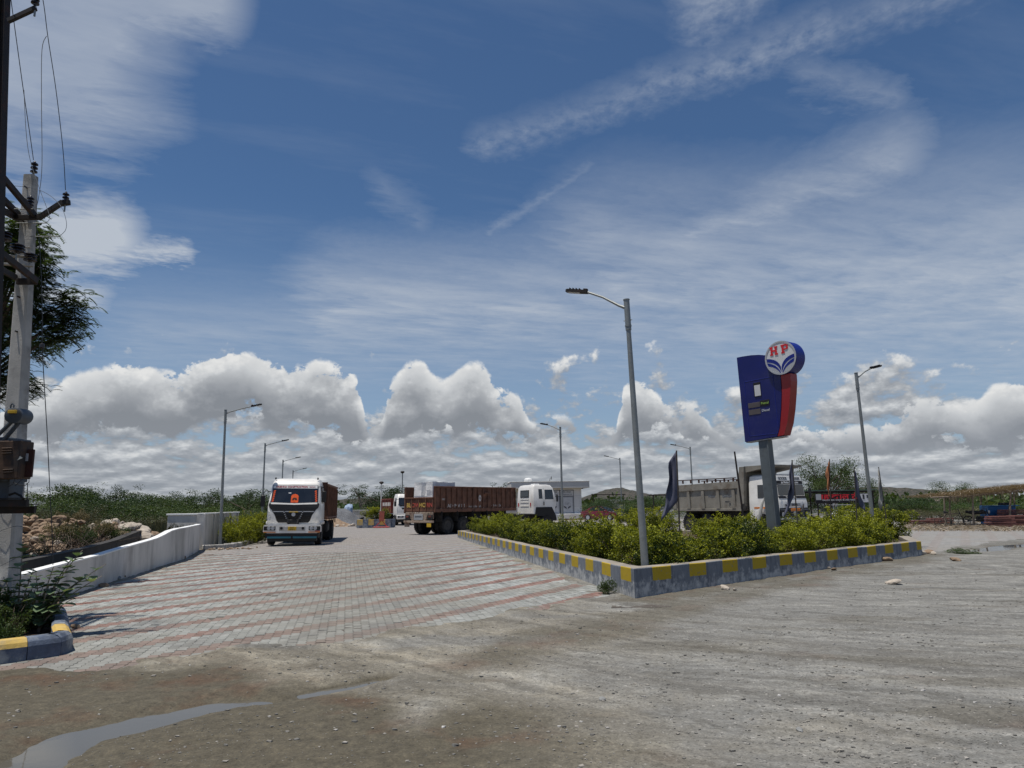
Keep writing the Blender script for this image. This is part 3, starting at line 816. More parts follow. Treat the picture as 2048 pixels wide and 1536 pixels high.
def paver_outline(g=0.0025, inset=0.0):
    a = 0.011
    vv = [0, .125, .375, .625, .875, 1.0]; ss = [0, a, -a, a, -a, 0]
    lo, hi = g + inset, g + inset
    left = [(s_ + lo - PWD / 2, (v_ - 0.5) * (PLN - 2 * hi)) for v_, s_ in zip(vv, ss)]
    right = [(s_ - lo + PWD / 2, (v_ - 0.5) * (PLN - 2 * hi)) for v_, s_ in zip(vv, ss)]
    return left + right[::-1]
o_top, o_bot = np.array(paver_outline(0.0024, 0.0022)), np.array(paver_outline(0.0022, 0.0))
pv_local = np.concatenate([np.c_[o_top, np.zeros(12)], np.c_[o_bot, np.full(12, -0.0035)], np.c_[o_bot, np.full(12, -0.03)]])
# quads only, so that all pieces share one layout: the top as five strips, then chamfer and side
pv_faces = [(0 + i, 1 + i, 10 - i, 11 - i) for i in range(5)]
for rg in (0, 12):
    pv_faces += [(rg + i, rg + (i + 1) % 12, rg + 12 + (i + 1) % 12, rg + 12 + i) for i in range(12)]
pv_faces = np.array(pv_faces)[:, ::-1]

ulo, uhi, vlo, vhi = -14.0, 9.0, 6.0, 32.0
cols = np.arange(int(ulo / PWD), int(uhi / PWD)); rows = np.arange(int(vlo / PLN) - 60, int(vhi / PLN) + 60)
Cc, Rr = np.meshgrid(cols, rows, indexing='ij')
uu = (Cc + 0.5) * PWD; vv = (Rr + 0.5 * Cc + 0.5) * PLN
wx, wy = uu * eu.x + vv * ev.x, uu * eu.y + vv * ev.y
keep = inside(wx, wy, PAVE_L) & (wy < YF - 0.06) & ~inside(wx, wy, ISLAND) & (np.abs(wx) < wy * 0.78 + 1)
hgt = ground_height(wx, wy)[0]
keep &= hgt < 0.03                               # buried ones are left out
wx, wy, rr_ = wx[keep], wy[keep], Rr[keep]
isred = (rr_ % 6) < 2
npv = len(wx)
rs = np.random.RandomState(11)
jz = rs.uniform(-0.004, 0.002, npv) + (fbm(wx * 0.9, wy * 0.9, 131, 3) - 0.5) * 0.012; tx, ty = rs.uniform(-0.022, 0.022, npv), rs.uniform(-0.025, 0.025, npv)
ja = rs.uniform(-0.012, 0.012, npv) + PA
seen = (np.abs(wx) < wy * 0.70) & (hgt[keep] < 0.004)
order = np.argsort(np.where(seen, wy, 999))
near = order[:300]; far = order[300:]
# 300 nearest: one object each on shared meshes
pv_mesh = {}
for key, mt in ((False, 'paver_grey'), (True, 'paver_red')):
    pv_mesh[key] = fast_mesh('paver', pv_local, pv_faces, mt, tint=np.zeros(len(pv_faces)))
for i in near:
    o = bpy.data.objects.new('paver', pv_mesh[bool(isred[i])]); put(o, paving)
    o.location = (wx[i], wy[i], jz[i]); o.rotation_euler = (tx[i], ty[i], ja[i])
k = far; nk = len(k)
cs, sn = np.cos(ja[k])[:, None], np.sin(ja[k])[:, None]
lx, ly, lz = pv_local[:, 0][None], pv_local[:, 1][None], pv_local[:, 2][None]
vx, vy = lx * cs - ly * sn + wx[k][:, None], lx * sn + ly * cs + wy[k][:, None]
vz = lz + jz[k][:, None] + ly * tx[k][:, None] - lx * ty[k][:, None]
V = np.stack([vx, vy, vz], -1).reshape(-1, 3)
Fq = (pv_faces[None] + (np.arange(nk) * len(pv_local))[:, None, None]).reshape(-1, 4)
tn_ = np.repeat(rs.uniform(0, 1, nk), len(pv_faces))
pf = put(bpy.data.objects.new('paver_field', fast_mesh('paver_field', V, Fq, ['paver_grey', 'paver_red'], tint=tn_, mi=np.repeat(isred[k].astype(int), len(pv_faces)))), paving)
tag(pf, kind='stuff')

# loose gravel on the road
rs = np.random.RandomState(5)
N = 46000
gy = 2.6 * np.exp(rs.uniform(0, 1, N) ** 1.1 * 1.9); gx = rs.uniform(-1, 1, N) * (gy * 0.78 + 0.6)
ok = (fbm(gx * 0.9, gy * 0.9, 91, 3) + rs.uniform(-0.25, 0.25, N) > 0.47) & ~inside(gx, gy, PAVE) & ~inside(gx, gy, ISLAND) & ~((gx < -5.0) & (gy > 8.0))
gx, gy = gx[ok], gy[ok]; gz, gp, _ = ground_height(gx, gy)
silt = sstep(6.6, 4.6, gy + gx * 0.55) * sstep(2.0, -0.8, gx)
ok = (gp < 0.5) & (rs.uniform(0, 1, len(gx)) > silt * 0.55); gx, gy, gz = gx[ok], gy[ok], gz[ok]; N = len(gx)
gs = 0.0032 + 0.015 * rs.uniform(0, 1, N) ** 9 + 0.003 * rs.uniform(0, 1, N) ** 2
cube = np.array([(x, y, z) for z in (-.6, .7) for y in (-1, 1) for x in (-1, 1)], float)
cf = np.array([(0, 2, 3, 1), (4, 5, 7, 6), (0, 1, 5, 4), (2, 6, 7, 3), (0, 4, 6, 2), (1, 3, 7, 5)])
jit = rs.uniform(0.45, 1.15, (N, 8, 3)); an = rs.uniform(0, 6.28, N)
P = cube[None] * jit; c_, s_ = np.cos(an)[:, None], np.sin(an)[:, None]
P = np.stack([P[..., 0] * c_ - P[..., 1] * s_, (P[..., 0] * s_ + P[..., 1] * c_) * 0.8, P[..., 2] * 0.6], -1) * gs[:, None, None] + np.stack([gx, gy, gz + gs * 0.15], -1)[:, None, :]
Fq = (cf[None] + (np.arange(N) * 8)[:, None, None]).reshape(-1, 4)
gmt = bpy.data.materials.new('gravel'); gmt.use_nodes = True; t = NT(gmt.node_tree); M['gravel'] = gmt
at_ = t.new('ShaderNodeAttribute'); at_.attribute_name = 'tint'
b = t.new('ShaderNodeBsdfPrincipled'); b.inputs['Roughness'].default_value = 0.9
t.link(t.ramp(S(t.nt, at_.outputs['Fac']), [(0.0, (0.11, 0.105, 0.095)), (0.45, (0.20, 0.19, 0.17)), (0.8, (0.30, 0.275, 0.235)), (0.97, (0.36, 0.34, 0.31)), (1.0, (0.55, 0.53, 0.50))]), b.inputs['Base Color'])
o = t.new('ShaderNodeOutputMaterial'); t.link(b.outputs[0], o.inputs[0])
tag(put(bpy.data.objects.new('gravel', fast_mesh('gravel', P.reshape(-1, 3), Fq, 'gravel', tint=np.repeat(rs.uniform(0, 1, N), 6)))), 'loose grey and tan gravel strewn over the dirt road', 'gravel', kind='stuff')
# ------------------------------------------------------------------ painted planter wall round the island
km = bpy.data.materials.new('kerb_paint'); km.use_nodes = True; M['kerb_paint'] = km
t = NT(km.node_tree)
uvn = t.new('ShaderNodeUVMap'); uvn.uv_map = 'run'
u_, v_, _ = t.sep(S(t.nt, uvn.outputs[0]))            # u: metres along the wall, v: metres below its top
geo = t.new('ShaderNodeNewGeometry'); pos = S(t.nt, geo.outputs['Position'])
n1, n2, n3 = t.noise(pos, 2.2, 7, 0.62), t.noise(pos, 14.0, 6, 0.65), t.noise(t.vadd(pos, (6, 6, 1.2), 'MULTIPLY'), 1.6, 5, 0.6)
blue = t.mix(n3.step(0.3, 0.7), (0.12, 0.135, 0.16), (0.235, 0.255, 0.28))
white = t.mix(n2, (0.42, 0.43, 0.43), (0.64, 0.64, 0.62))
bl = t.noise(pos, 4.5, 6, 0.68)
bloom = (v_ * 4.2 - 0.95 + (bl - 0.5) * 5.0 + (n2 - 0.5) * 1.6).clamp()
col = t.mix(bloom * 0.88, blue, white)
col = t.mix((n3 - 0.52).clamp() * 3.0, col, (0.06, 0.07, 0.085))
fr = ((u_ + (n2 - 0.5) * 0.03) * (1 / 1.10)).fract()
yel = fr.lt(0.49) * (v_ + (n2 - 0.5) * 0.03).lt(0.235)
ycol = t.mix(n1, (0.40, 0.27, 0.012), (0.52, 0.37, 0.03))
chipm = (t.noise(pos, 11.0, 6, 0.7)).step(0.60, 0.66)
col = t.mix(yel * (1.0 - chipm * 0.8), col, ycol)
foot = (v_ - 0.40 + (n2 - 0.5) * 0.2).clamp() * 4.0
col = t.mix(foot.clamp() * 0.5, col, (0.12, 0.10, 0.08))
b = t.new('ShaderNodeBsdfPrincipled'); t.link(col, b.inputs['Base Color']); b.inputs['Roughness'].default_value = 0.8; b.inputs['Specular IOR Level'].default_value = 0.3
bn = t.new('ShaderNodeBump'); bn.inputs['Strength'].default_value = 0.5; bn.inputs['Distance'].default_value = 0.01
t.link(n2 * 0.6 + t.noise(pos, 45.0, 3) * 0.4, bn.inputs['Height']); t.link(bn.outputs[0], b.inputs['Normal'])
o = t.new('ShaderNodeOutputMaterial'); t.link(b.outputs[0], o.inputs[0])
pmat('coping_dust', (0.30, 0.265, 0.215), 0.95, var=0.25, sc=3, dirt=(0.17, 0.165, 0.16), damt=0.6, bump=0.15, bsc=30)

def painted_wall(name, pts, hts, thick, side, seg=0.5, shift=0.0):
    """pts: plan corners, hts: top heights; side=+1 puts the thickness to the left of the run"""
    me_v, me_f, uvs, mis = [], [], [], []
    P_, H_, U_ = [], [], []
    u = shift
    for i in range(len(pts) - 1):
        p, q = Vector(pts[i]), Vector(pts[i + 1]); n = max(1, int((q - p).length / seg))
        for k in range(n + (1 if i == len(pts) - 2 else 0)):
            f = k / n; P_.append(p.lerp(q, f)); H_.append(hts[i] * (1 - f) + hts[i + 1] * f); U_.append(u + (q - p).length * f)
        u += (q - p).length
    uA = (Vector(pts[1]) - Vector(pts[0])).length + (Vector(pts[2]) - Vector(pts[1])).length + shift
    rng = random.Random(3)
    inn = []
    for i, p in enumerate(P_):
        a_ = (P_[i] - P_[i - 1]) if i else (P_[1] - P_[0]); c_ = (P_[i + 1] - P_[i]) if i < len(P_) - 1 else a_
        na = Vector((-a_.y, a_.x)).normalized() * side; nc = Vector((-c_.y, c_.x)).normalized() * side
        b_ = (na + nc).normalized(); inn.append(p + b_ * (thick / max(0.35, b_.dot(na))))
    sect = []
    for i in range(len(P_)):
        p, q, h = P_[i], inn[i], H_[i] + rng.uniform(-0.006, 0.006)
        d = (q - p).normalized() * 0.012
        sect.append([(p.x, p.y, -0.06, H_[i] + .06), (p.x, p.y, h - 0.012, .012), (p.x + d.x, p.y + d.y, h, 0), (q.x - d.x, q.y - d.y, h, -1), (q.x, q.y, h - 0.012, -1), (q.x, q.y, -0.06, -1)])
    n = 6
    for i, s_ in enumerate(sect):
        for pt in s_: me_v.append(pt[:3])
    for i in range(len(sect) - 1):
        for k in range(n - 1):
            me_f.append((i * n + k, (i + 1) * n + k, (i + 1) * n + k + 1, i * n + k + 1)); mis.append(0 if k < 2 else 1)
            va, vb = sect[i][k][3], sect[i][k + 1][3]; vc, vd = sect[i + 1][k + 1][3], sect[i + 1][k][3]
            ma, mc = (U_[i] - uA - .51, U_[i + 1] - uA - .51) if U_[i] >= uA - 1e-4 else (uA - U_[i] - .14, uA - U_[i + 1] - .14)
            uvs += [(ma, va), (mc, vd), (mc, vc), (ma, vb)]
    for e in (0, len(sect) - 1):
        me_f.append(tuple(e * n + k for k in range(n))); mis.append(0)
        uvs += [(U_[e] + (0.2 if k > 2 else 0.0), sect[e][k][3] if k < 3 else (0 if k == 3 else .012 if k == 4 else .5)) for k in range(n)]
    me = bpy.data.meshes.new(name); me.from_pydata(me_v, [], me_f)
    ul = me.uv_layers.new(name='run')
    for i, uv in enumerate(uvs): ul.data[i].uv = uv
    me.materials.append(M['kerb_paint']); me.materials.append(M['coping_dust'])
    me.polygons.foreach_set('material_index', mis)
    return put(bpy.data.objects.new(name, me))
HW = {0: 0.50, 1: 0.36, 2: 0.42}
pw = painted_wall('planter_wall', [tuple(L2), tuple(L), tuple(A), tuple(RR), tuple(R2), tuple(L2)], [0.36, 0.36, 0.50, 0.42, 0.42, 0.36], 0.30, 1, shift=0.62)
tag(pw, 'low planter wall in grey-blue paint with yellow blocks round the hedge island', 'wall')
mb = MB()
ins_poly = [(-2.7, 38.2), (2.15, 13.2), (11.5, 21.3), (14.2, 27.4), (-1.0, 40.3)]
bm = bmesh.new(); f = bm.faces.new([bm.verts.new((x, y, 0.30)) for x, y in ins_poly]); bmesh.ops.triangulate(bm, faces=[f]); bm.verts.index_update()
mb.add([v.co[:] for v in bm.verts], [tuple(v.index for v in q.verts) for q in bm.faces]); bm.free()
tag(mb.build('planting_soil', 'soil'), kind='structure')

# near left kerb: blue stones with yellow tops
kc = [Vector(p) for p in ((-7.4, 6.3), (-6.5, 7.17), (-5.98, 7.67), (-5.40, 8.22), (-5.18, 8.47), (-5.22, 8.75), (-5.6, 9.3), (-6.1, 10.1), (-6.7, 11.0))]
kb = thing('kerb', 'rounded blue kerb with yellow top beside the concrete pole', 'kerb', (-6.5, 8.2, 0))
pmat('kerb_blue', (0.09, 0.115, 0.165), 0.8, var=0.4, sc=4, dirt=(0.30, 0.32, 0.33), damt=0.8, dlo=0.44, dhi=0.64, bump=0.15)
pmat('kerb_yellow', (0.56, 0.38, 0.10), 0.8, var=0.2, sc=4, dirt=(0.40, 0.34, 0.24), damt=0.7, dlo=0.45, bump=0.1)
for i in range(len(kc) - 1):
    p, q = kc[i], kc[i + 1]; d = (q - p).normalized(); nrm = Vector((-d.y, d.x))
    yel_top = i < 3 or i == 5
    W_, H_, g_ = 0.20, 0.235, 0.004
    prof = [(0.0, -0.06), (0.0, H_ * 0.62), (0.02, H_ * 0.82), (0.06, H_ * 0.97), (0.10, H_), (W_ - .03, H_), (W_, H_ - .03), (W_, -0.06)]
    ringa = [Vector((p.x + nrm.x * a - d.x * -g_, p.y + nrm.y * a + d.y * g_, z)) for a, z in prof]
    ringb = [Vector((q.x + nrm.x * a - d.x * g_, q.y + nrm.y * a - d.y * g_, z)) for a, z in prof]
    org = kb.location
    mb = MB(); mb.loft([[v - org for v in ringa], [v - org for v in ringb]])
    ob = mb.build('kerb_stone', ['kerb_blue', 'kerb_yellow'], kb, smooth=False)
    if yel_top:
        for pl in ob.data.polygons:
            if pl.center.z > H_ * 0.70 and len(pl.vertices) == 4: pl.material_index = 1

# ------------------------------------------------------------------ white boundary walls on the left
def wall_run(name, pts, zt, thick, mat, cap, label, cap_h=0.03):
    w0 = thing(name, label, 'wall', (pts[0][0], pts[0][1], 0))
    org = w0.location
    P_ = [Vector(p) for p in pts]; nrm = []
    for i in range(len(P_)):
        d = P_[min(i + 1, len(P_) - 1)] - P_[max(i - 1, 0)]; nrm.append(Vector((-d.y, d.x)).normalized())
    def ring(i, off0, off1, z0, z1):
        p, n_ = P_[i], nrm[i]
        return [Vector((p.x + n_.x * off0, p.y + n_.y * off0, z0)) - org, Vector((p.x + n_.x * off1, p.y + n_.y * off1, z0)) - org,
                Vector((p.x + n_.x * off1, p.y + n_.y * off1, z1)) - org, Vector((p.x + n_.x * off0, p.y + n_.y * off0, z1)) - org]
    mb = MB(); mb.loft([ring(i, 0, thick, -0.1, zt[i]) for i in range(len(P_))]); mb.build('wall_face', mat, w0)
    mb = MB(); mb.loft([ring(i, -0.015, thick + 0.015, zt[i] + 0.002, zt[i] + cap_h) for i in range(len(P_))]); mb.build('coping', cap, w0)
    return w0
WP = [(-7.55, 10.4), (-7.95, 11.8), (-8.55, 13.9), (-9.03, 15.9), (-9.28, 16.9), (-9.53, 17.98), (-9.84, 19.3), (-10.15, 20.56), (-10.36, 21.4), (-10.56, 22.3), (-10.72, 23.1), (-10.95, 24.1), (-11.6, 26.0), (-12.35, 28.3), (-12.97, 29.9)]
WPT = [0.58, 0.60, 0.63, 0.66, 0.70, 0.74, 0.78, 0.82, 0.88, 0.98, 1.02, 1.03, 1.03, 1.03, 1.03]
wall_run('boundary_wall', WP, WPT, 0.16, 'whitewash', 'whitewash_top', 'low curved whitewashed wall rising towards the lamp post on the left')
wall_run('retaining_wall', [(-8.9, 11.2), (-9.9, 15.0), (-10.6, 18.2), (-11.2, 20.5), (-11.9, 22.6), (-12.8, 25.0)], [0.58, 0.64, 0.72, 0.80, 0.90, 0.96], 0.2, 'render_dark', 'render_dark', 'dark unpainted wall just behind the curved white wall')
tw = thing('boundary_wall', 'tall white boundary wall with piers behind the left lamp post', 'wall', (-13.1, 30.2, 0))
def bxl(mb, c, d, bev=0.0, rot=None): return mb.box(c, d, bev, rot)
ang = math.atan2(52 - 30.2, -19.0 + 13.1)
dirv = Vector((math.cos(ang), math.sin(ang), 0))
mb = MB(); mb.box(dirv * 7.0 + Vector((0, 0, 0.7)), (14, 0.16, 1.45), 0, (0, 0, ang)); mb.build('wall_face', 'whitewash', tw)
mb = MB(); mb.box(dirv * 7.0 + Vector((0, 0, 1.466)), (14.1, 0.24, 0.07), 0.01, (0, 0, ang)); mb.build('coping', 'whitewash_top', tw)
for kpier in range(5):
    mb = MB(); mb.box(dirv * (3.2 * kpier + 0.1) + Vector((0, 0, 0.72)), (0.3, 0.3, 1.5), 0.01, (0, 0, ang)); mb.build('pier', 'whitewash', tw)
mb = MB(); mb.box(Vector((-0.75, 0.2, 0.70)), (1.5, 0.16, 1.44), 0, (0, 0, R_(-8))); mb.build('return_wall', 'whitewash', tw)
mb = MB(); mb.box(Vector((-0.75, 0.2, 1.456)), (1.6, 0.24, 0.07), 0.01, (0, 0, R_(-8))); mb.build('return_coping', 'whitewash_top', tw)
fw = thing('boundary_wall', 'long low white wall at the far end behind the gravel heap', 'wall', (-20, 84, 0))
mb = MB(); mb.box((6, 0, 0.65), (34, 0.2, 1.4)); mb.build('wall_face', 'whitewash', fw)
mb = MB(); mb.box((6, 0, 1.386), (34.2, 0.3, 0.07)); mb.build('coping', 'whitewash_top', fw)
fw2 = thing('boundary_wall', 'white wall with a green bin bag beside it behind the grey flag', 'wall', (20, 78, 0))
mb = MB(); mb.box((4, 0, 0.7), (22, 0.2, 1.5)); mb.build('wall_face', 'whitewash', fw2)
mb = MB(); mb.box((4, 0, 1.486), (22.2, 0.3, 0.07)); mb.build('coping', 'whitewash_top', fw2)
fw2['label'] = 'low white wall seen behind the grey flag left of the tipper'

# ------------------------------------------------------------------ street lamps
def lamp_post(loc, head_dir, h, label, lean=(0, 0), arm=1.08, rise=0.17):
    o = thing('street_lamp', label, 'street lamp', loc, head_dir, 'galvanised street lamps of the filling station', rot=(lean[0], lean[1], head_dir))
    if lean != (0, 0): o.rotation_mode = 'XYZ'
    mb = MB(); mb.tube([(0, 0, -0.1), (0, 0, h * 0.5), (0, 0, h - 0.55)], [0.072, 0.058, 0.046], 10); mb.build('pole', 'galvanised', o, True)
    mb = MB(); mb.tube([(0, 0, -0.02), (0, 0, 0.02)], [0.15, 0.15], 8); mb.build('base_plate', 'galvanised', o)
    mb = MB(); mb.tube([(0, 0, h - 0.62), (0, 0, h)], [0.058, 0.058], 10); mb.cyl((0, 0, h - 0.005), (0, 0, h + 0.012), 0.066, 10)
    mb.cyl((-0.085, 0, h - 0.42), (0.085, 0, h - 0.42), 0.011, 6); mb.cyl((0, 0, h - .55), (0, 0, h - .515), 0.066, 10); mb.build('sleeve', 'galvanised', o, True)
    mb = MB(); mb.tube([(0.03, 0, h - 0.16), (0.16, 0, h - 0.09), (arm * 0.6, 0, h - 0.05 + rise * .62), (arm, 0, h + rise)], [0.036, 0.028, 0.024, 0.024], 8); mb.build('arm', 'galvanised', o, True)
    e = Euler((0, R_(-13), 0)).to_matrix(); c = Vector((arm, 0, h + rise + 0.005))
    hd = MB()
    hd.prism([(0, -0.07), (0.14, -0.085), (0.42, -0.085), (0.47, -0.05), (0.47, 0.05), (0.42, 0.085), (0.14, 0.085), (0, 0.07)], lambda u, v, d: c + e @ Vector((u, v, d)), -0.03, 0.025)
    for k in range(4): hd.box(c + e @ Vector((0.17 + 0.07 * k, 0, 0.04)), (0.012, 0.14, 0.03), 0, e)
    hd.box(c + e @ Vector((0.05, 0, 0.045)), (0.09, 0.07, 0.04), 0.008, e)
    ho = hd.build('lamp_head', 'dark_steel', o)
    mb = MB(); mb.box(c + e @ Vector((0.29, 0, -0.034)), (0.27, 0.12, 0.012), 0.003, e); mb.build('diffuser', 'lamp_glass', ho)
    return o
LH = 6.05
nl = D(1290, 1140, 13.9)
lamp_post((2.42, 13.55, 0.3), R_(180 - 26), 5.3, 'tall grey street lamp standing in the hedge corner nearest the road', lean=(0, R_(1.5)), arm=0.80, rise=0.30)
lamp_post((-12.85, 31.7, 0), R_(14), LH, 'nearest street lamp of the left row beside the white wall', lean=(0, R_(-0.6)))
lamp_post((-16.9, 48.4, 0), R_(14), LH, 'second street lamp of the left row rising behind the white cab')
lamp_post((-21.0, 65.0, 0), R_(14), LH, 'third street lamp of the left row seen above the white cab')
lamp_post((-25.6, 83.0, 0), R_(14), LH, 'farthest and smallest street lamp of the left row')
lamp_post((12.25, 24.7, 0.3), R_(14), LH - 0.3, 'street lamp right of the blue totem sign with its arm to the right', lean=(0, R_(-1.0)), arm=0.62)
lamp_post((2.75, 40.9, 0), R_(180 - 20), LH, 'street lamp in front of the white kiosk with a short arm to the left', arm=0.75)
lamp_post((10.4, 69.5, 0), R_(180 - 14), LH, 'small distant street lamp above the maroon car')
lamp_post((14.2, 57.0, 0), R_(180 - 14), LH, 'street lamp rising behind the tipper bed with a grey flag before it')
for px, py, Yd, lab in ((805, 943, 88.0, 'dark topped lamp column rising behind the brown trailer tail'), (763, 964, 80.0, 'white lamp column in front of the distant dark tree')):
    p = D(px, py, Yd)
    o = thing('lamp_column', lab, 'street lamp', (p.x, Yd, 0))
    mb = MB(); mb.tube([(0, 0, 0), (0, 0, p.z - 0.15)], [0.08, 0.06], 8); mb.build('pole', 'galvanised' if px == 805 else 'white_paint', o, True)
    mb = MB(); mb.lathe([(0.05, -0.2), (0.24, -0.08), (0.26, 0.0), (0.18, 0.1), (0.02, 0.12)], (0, 0, p.z - 0.05), 'z', 10); mb.build('lamp_head', 'dark_steel', o, True)

# ------------------------------------------------------------------ totem sign
SA = R_(52)
sg = thing('totem_sign', 'tall blue and red fuel price totem with a round white logo disc', 'sign', (8.32, 23.2, 0.3), -SA + 0, rot=(R_(1.0), R_(-1.2), -SA))
bz = 3.30                                            # board bottom above its base
T_ = 0.17
fnb = lambda u, v, d: Vector((u - 0.62, d, bz + v))
post = MB(); post.box((-0.02, 0, bz / 2), (0.30, 0.22, bz), 0.012); post.box((0.165, 0.0, bz / 2), (0.06, 0.26, bz - 0.02), 0.006); post.build('post', 'post_grey', sg)
blue_poly = [(0, 0), (1.18, 0.06), (1.30, 0.32), (1.42, 0.9), (1.50, 1.4), (1.53, 1.9), (1.50, 2.2), (1.30, 2.62), (1.10, 2.73), (0.85, 2.80), (0.55, 2.845), (0.25, 2.865), (0, 2.87)]
mb = MB(); mb.prism(blue_poly, fnb, -T_, T_); board = mb.build('price_board', 'sign_blue', sg)
red_poly = [(1.22, 0.06), (1.44, 0.08), (1.60, 0.45), (1.72, 0.9), (1.82, 1.4), (1.88, 1.75), (1.89, 1.99), (1.56, 1.99), (1.56, 1.75), (1.53, 1.4), (1.455, 0.9), (1.335, 0.32)]
mb = MB(); mb.prism(red_poly, fnb, -T_ - 0.02, T_ + 0.02); mb.build('red_fin', 'sign_red', sg)
mb = MB(); mb.prism([(0.02, -0.03), (1.4, 0.02), (1.4, 0.05), (0.02, 0.0)], fnb, -T_ + .03, T_ - .03); mb.build('bottom_trim', 'logo_silver', sg)
# hatch outline, window, displays on the front
def fbox(x0, x1, z0, z1, d, mat, name, par=sg, th=0.012):
    mb = MB(); mb.box(((x0 + x1) / 2 - 0.62, -T_ - d + th / 2 - th, bz + (z0 + z1) / 2), (x1 - x0, th, z1 - z0), 0.003); return mb.build(name, mat, par)
for a in ((0.19, 0.205, 0.16, 2.0), (1.26, 1.275, 0.36, 2.05), (0.21, 1.25, 0.16, 0.175), (0.21, 1.45, 1.985, 2.0)):
    fbox(*a, 0.0, 'logo_blue', 'hatch_seam', board, 0.008)
fbox(0.53, 0.79, 1.43, 1.90, 0.0, 'black_plastic', 'window_frame', board, 0.016)
fbox(0.56, 0.78, 1.45, 1.81, 0.016, 'panel_pale', 'window_pane', board, 0.008)
fbox(0.26, 0.70, 1.09, 1.255, 0.0, 'screen_grey', 'price_display', board)
fbox(0.26, 0.70, 0.86, 1.03, 0.0, 'screen_grey', 'price_display', board)
fbox(0.71, 1.05, 1.09, 1.285, 0.0, 'banner_black', 'name_panel', board)
pmat('print_green', (0.35, 0.55, 0.12), 0.5)
text('Petrol', 0.115, board, (0.885 - 0.62, -T_ - 0.016, bz + 1.185), (R_(90), 0, 0), 'print_green')
text('Diesel', 0.115, board, (0.885 - 0.62, -T_ - 0.004, bz + 0.95), (R_(90), 0, 0), 'logo_white')
# logo disc
dc, dr, dt = Vector((1.66 - 0.62, 0, bz + 2.53)), 0.55, 0.26
disc = MB(); disc.lathe([(dr * 0.9, -dt), (dr, -dt + 0.02), (dr, dt - 0.02), (dr * 0.9, dt)], dc, 'y', 40); dob = disc.build('logo_disc', 'logo_blue', sg, True)
fy = -dt - 0.006
fd = lambda u, v, d: Vector((dc.x + u * dr, fy - d, dc.z + v * dr))
def circ(r, n=40): return [(r * math.cos(2 * math.pi * k / n), r * math.sin(2 * math.pi * k / n)) for k in range(n)]
mb = MB(); mb.prism(circ(0.955), fd, 0.0, 0.008); face = mb.build('logo_face', 'logo_white', dob)
mb = MB(); rim = [[fd(r * math.cos(2 * math.pi * k / 40), r * math.sin(2 * math.pi * k / 40), d) for k in range(40)] for r, d in ((0.90, 0.0), (0.90, 0.02), (0.99, 0.02), (0.99, -0.004))]
mb.loft(rim, False); mb.build('chrome_ring', 'logo_silver', dob)
# petals: each a band between two arcs
def petal(s, pts_out, pts_in, mat, d):
    poly = [(s * u, v) for u, v in pts_out] + [(s * u, v) for u, v in reversed(pts_in)]
    mb = MB(); mb.prism(poly, fd, 0.009, 0.009 + d); return mb
def arc(p0, p1, p2, n=9):
    r = []
    for k in range(n):
        q = k / (n - 1); r.append(((1 - q) ** 2 * p0[0] + 2 * q * (1 - q) * p1[0] + q * q * p2[0], (1 - q) ** 2 * p0[1] + 2 * q * (1 - q) * p1[1] + q * q * p2[1]))
    return r
for s in (-1, 1):
    a0 = arc((0.02, -0.55), (0.16, -0.02), (0.87, 0.08)); a1 = arc((0.02, -0.88), (0.14, -0.24), (0.88, -0.12))
    petal(s, a0, a1, 'logo_blue', 0.006).build('petal', 'logo_blue', dob)
    b0 = arc((0.05, -0.89), (0.22, -0.32), (0.88, -0.18)); b1 = arc((0.09, -0.89), (0.28, -0.52), (0.80, -0.38))
    petal(s, b0, b1, 'logo_blue', 0.006).build('petal', 'logo_blue', dob)
    c1 = arc((0.10, -0.885), (0.34, -0.52), (0.78, -0.42)); c2 = arc((0.10, -0.885), (0.55, -0.80), (0.78, -0.42))
    petal(s, c1, c2, 'logo_silver', 0.004).build('petal', 'logo_silver', dob)
def slab(strokes, ox, name):
    mb = MB()
    for k, (x0, x1, z0, z1) in enumerate(strokes):
        mb.prism([(ox + x0, z0), (ox + x1, z0), (ox + x1, z1), (ox + x0, z1)], fd, 0.009, 0.021 + 0.002 * (k % 2))
    return mb.build(name, 'logo_red', dob)
slab([(-.20, .0, .22, .31), (-.15, -.04, .29, .66), (-.20, .0, .64, .73), (.10, .30, .22, .31), (.14, .25, .29, .66), (.10, .30, .64, .73), (-.05, .15, .43, .53)], -0.42, 'letter_h')
slab([(.0, .22, .22, .31), (.05, .17, .29, .66), (.0, .36, .64, .73), (.16, .40, .42, .50), (.33, .45, .47, .69)], 0.10, 'letter_p')

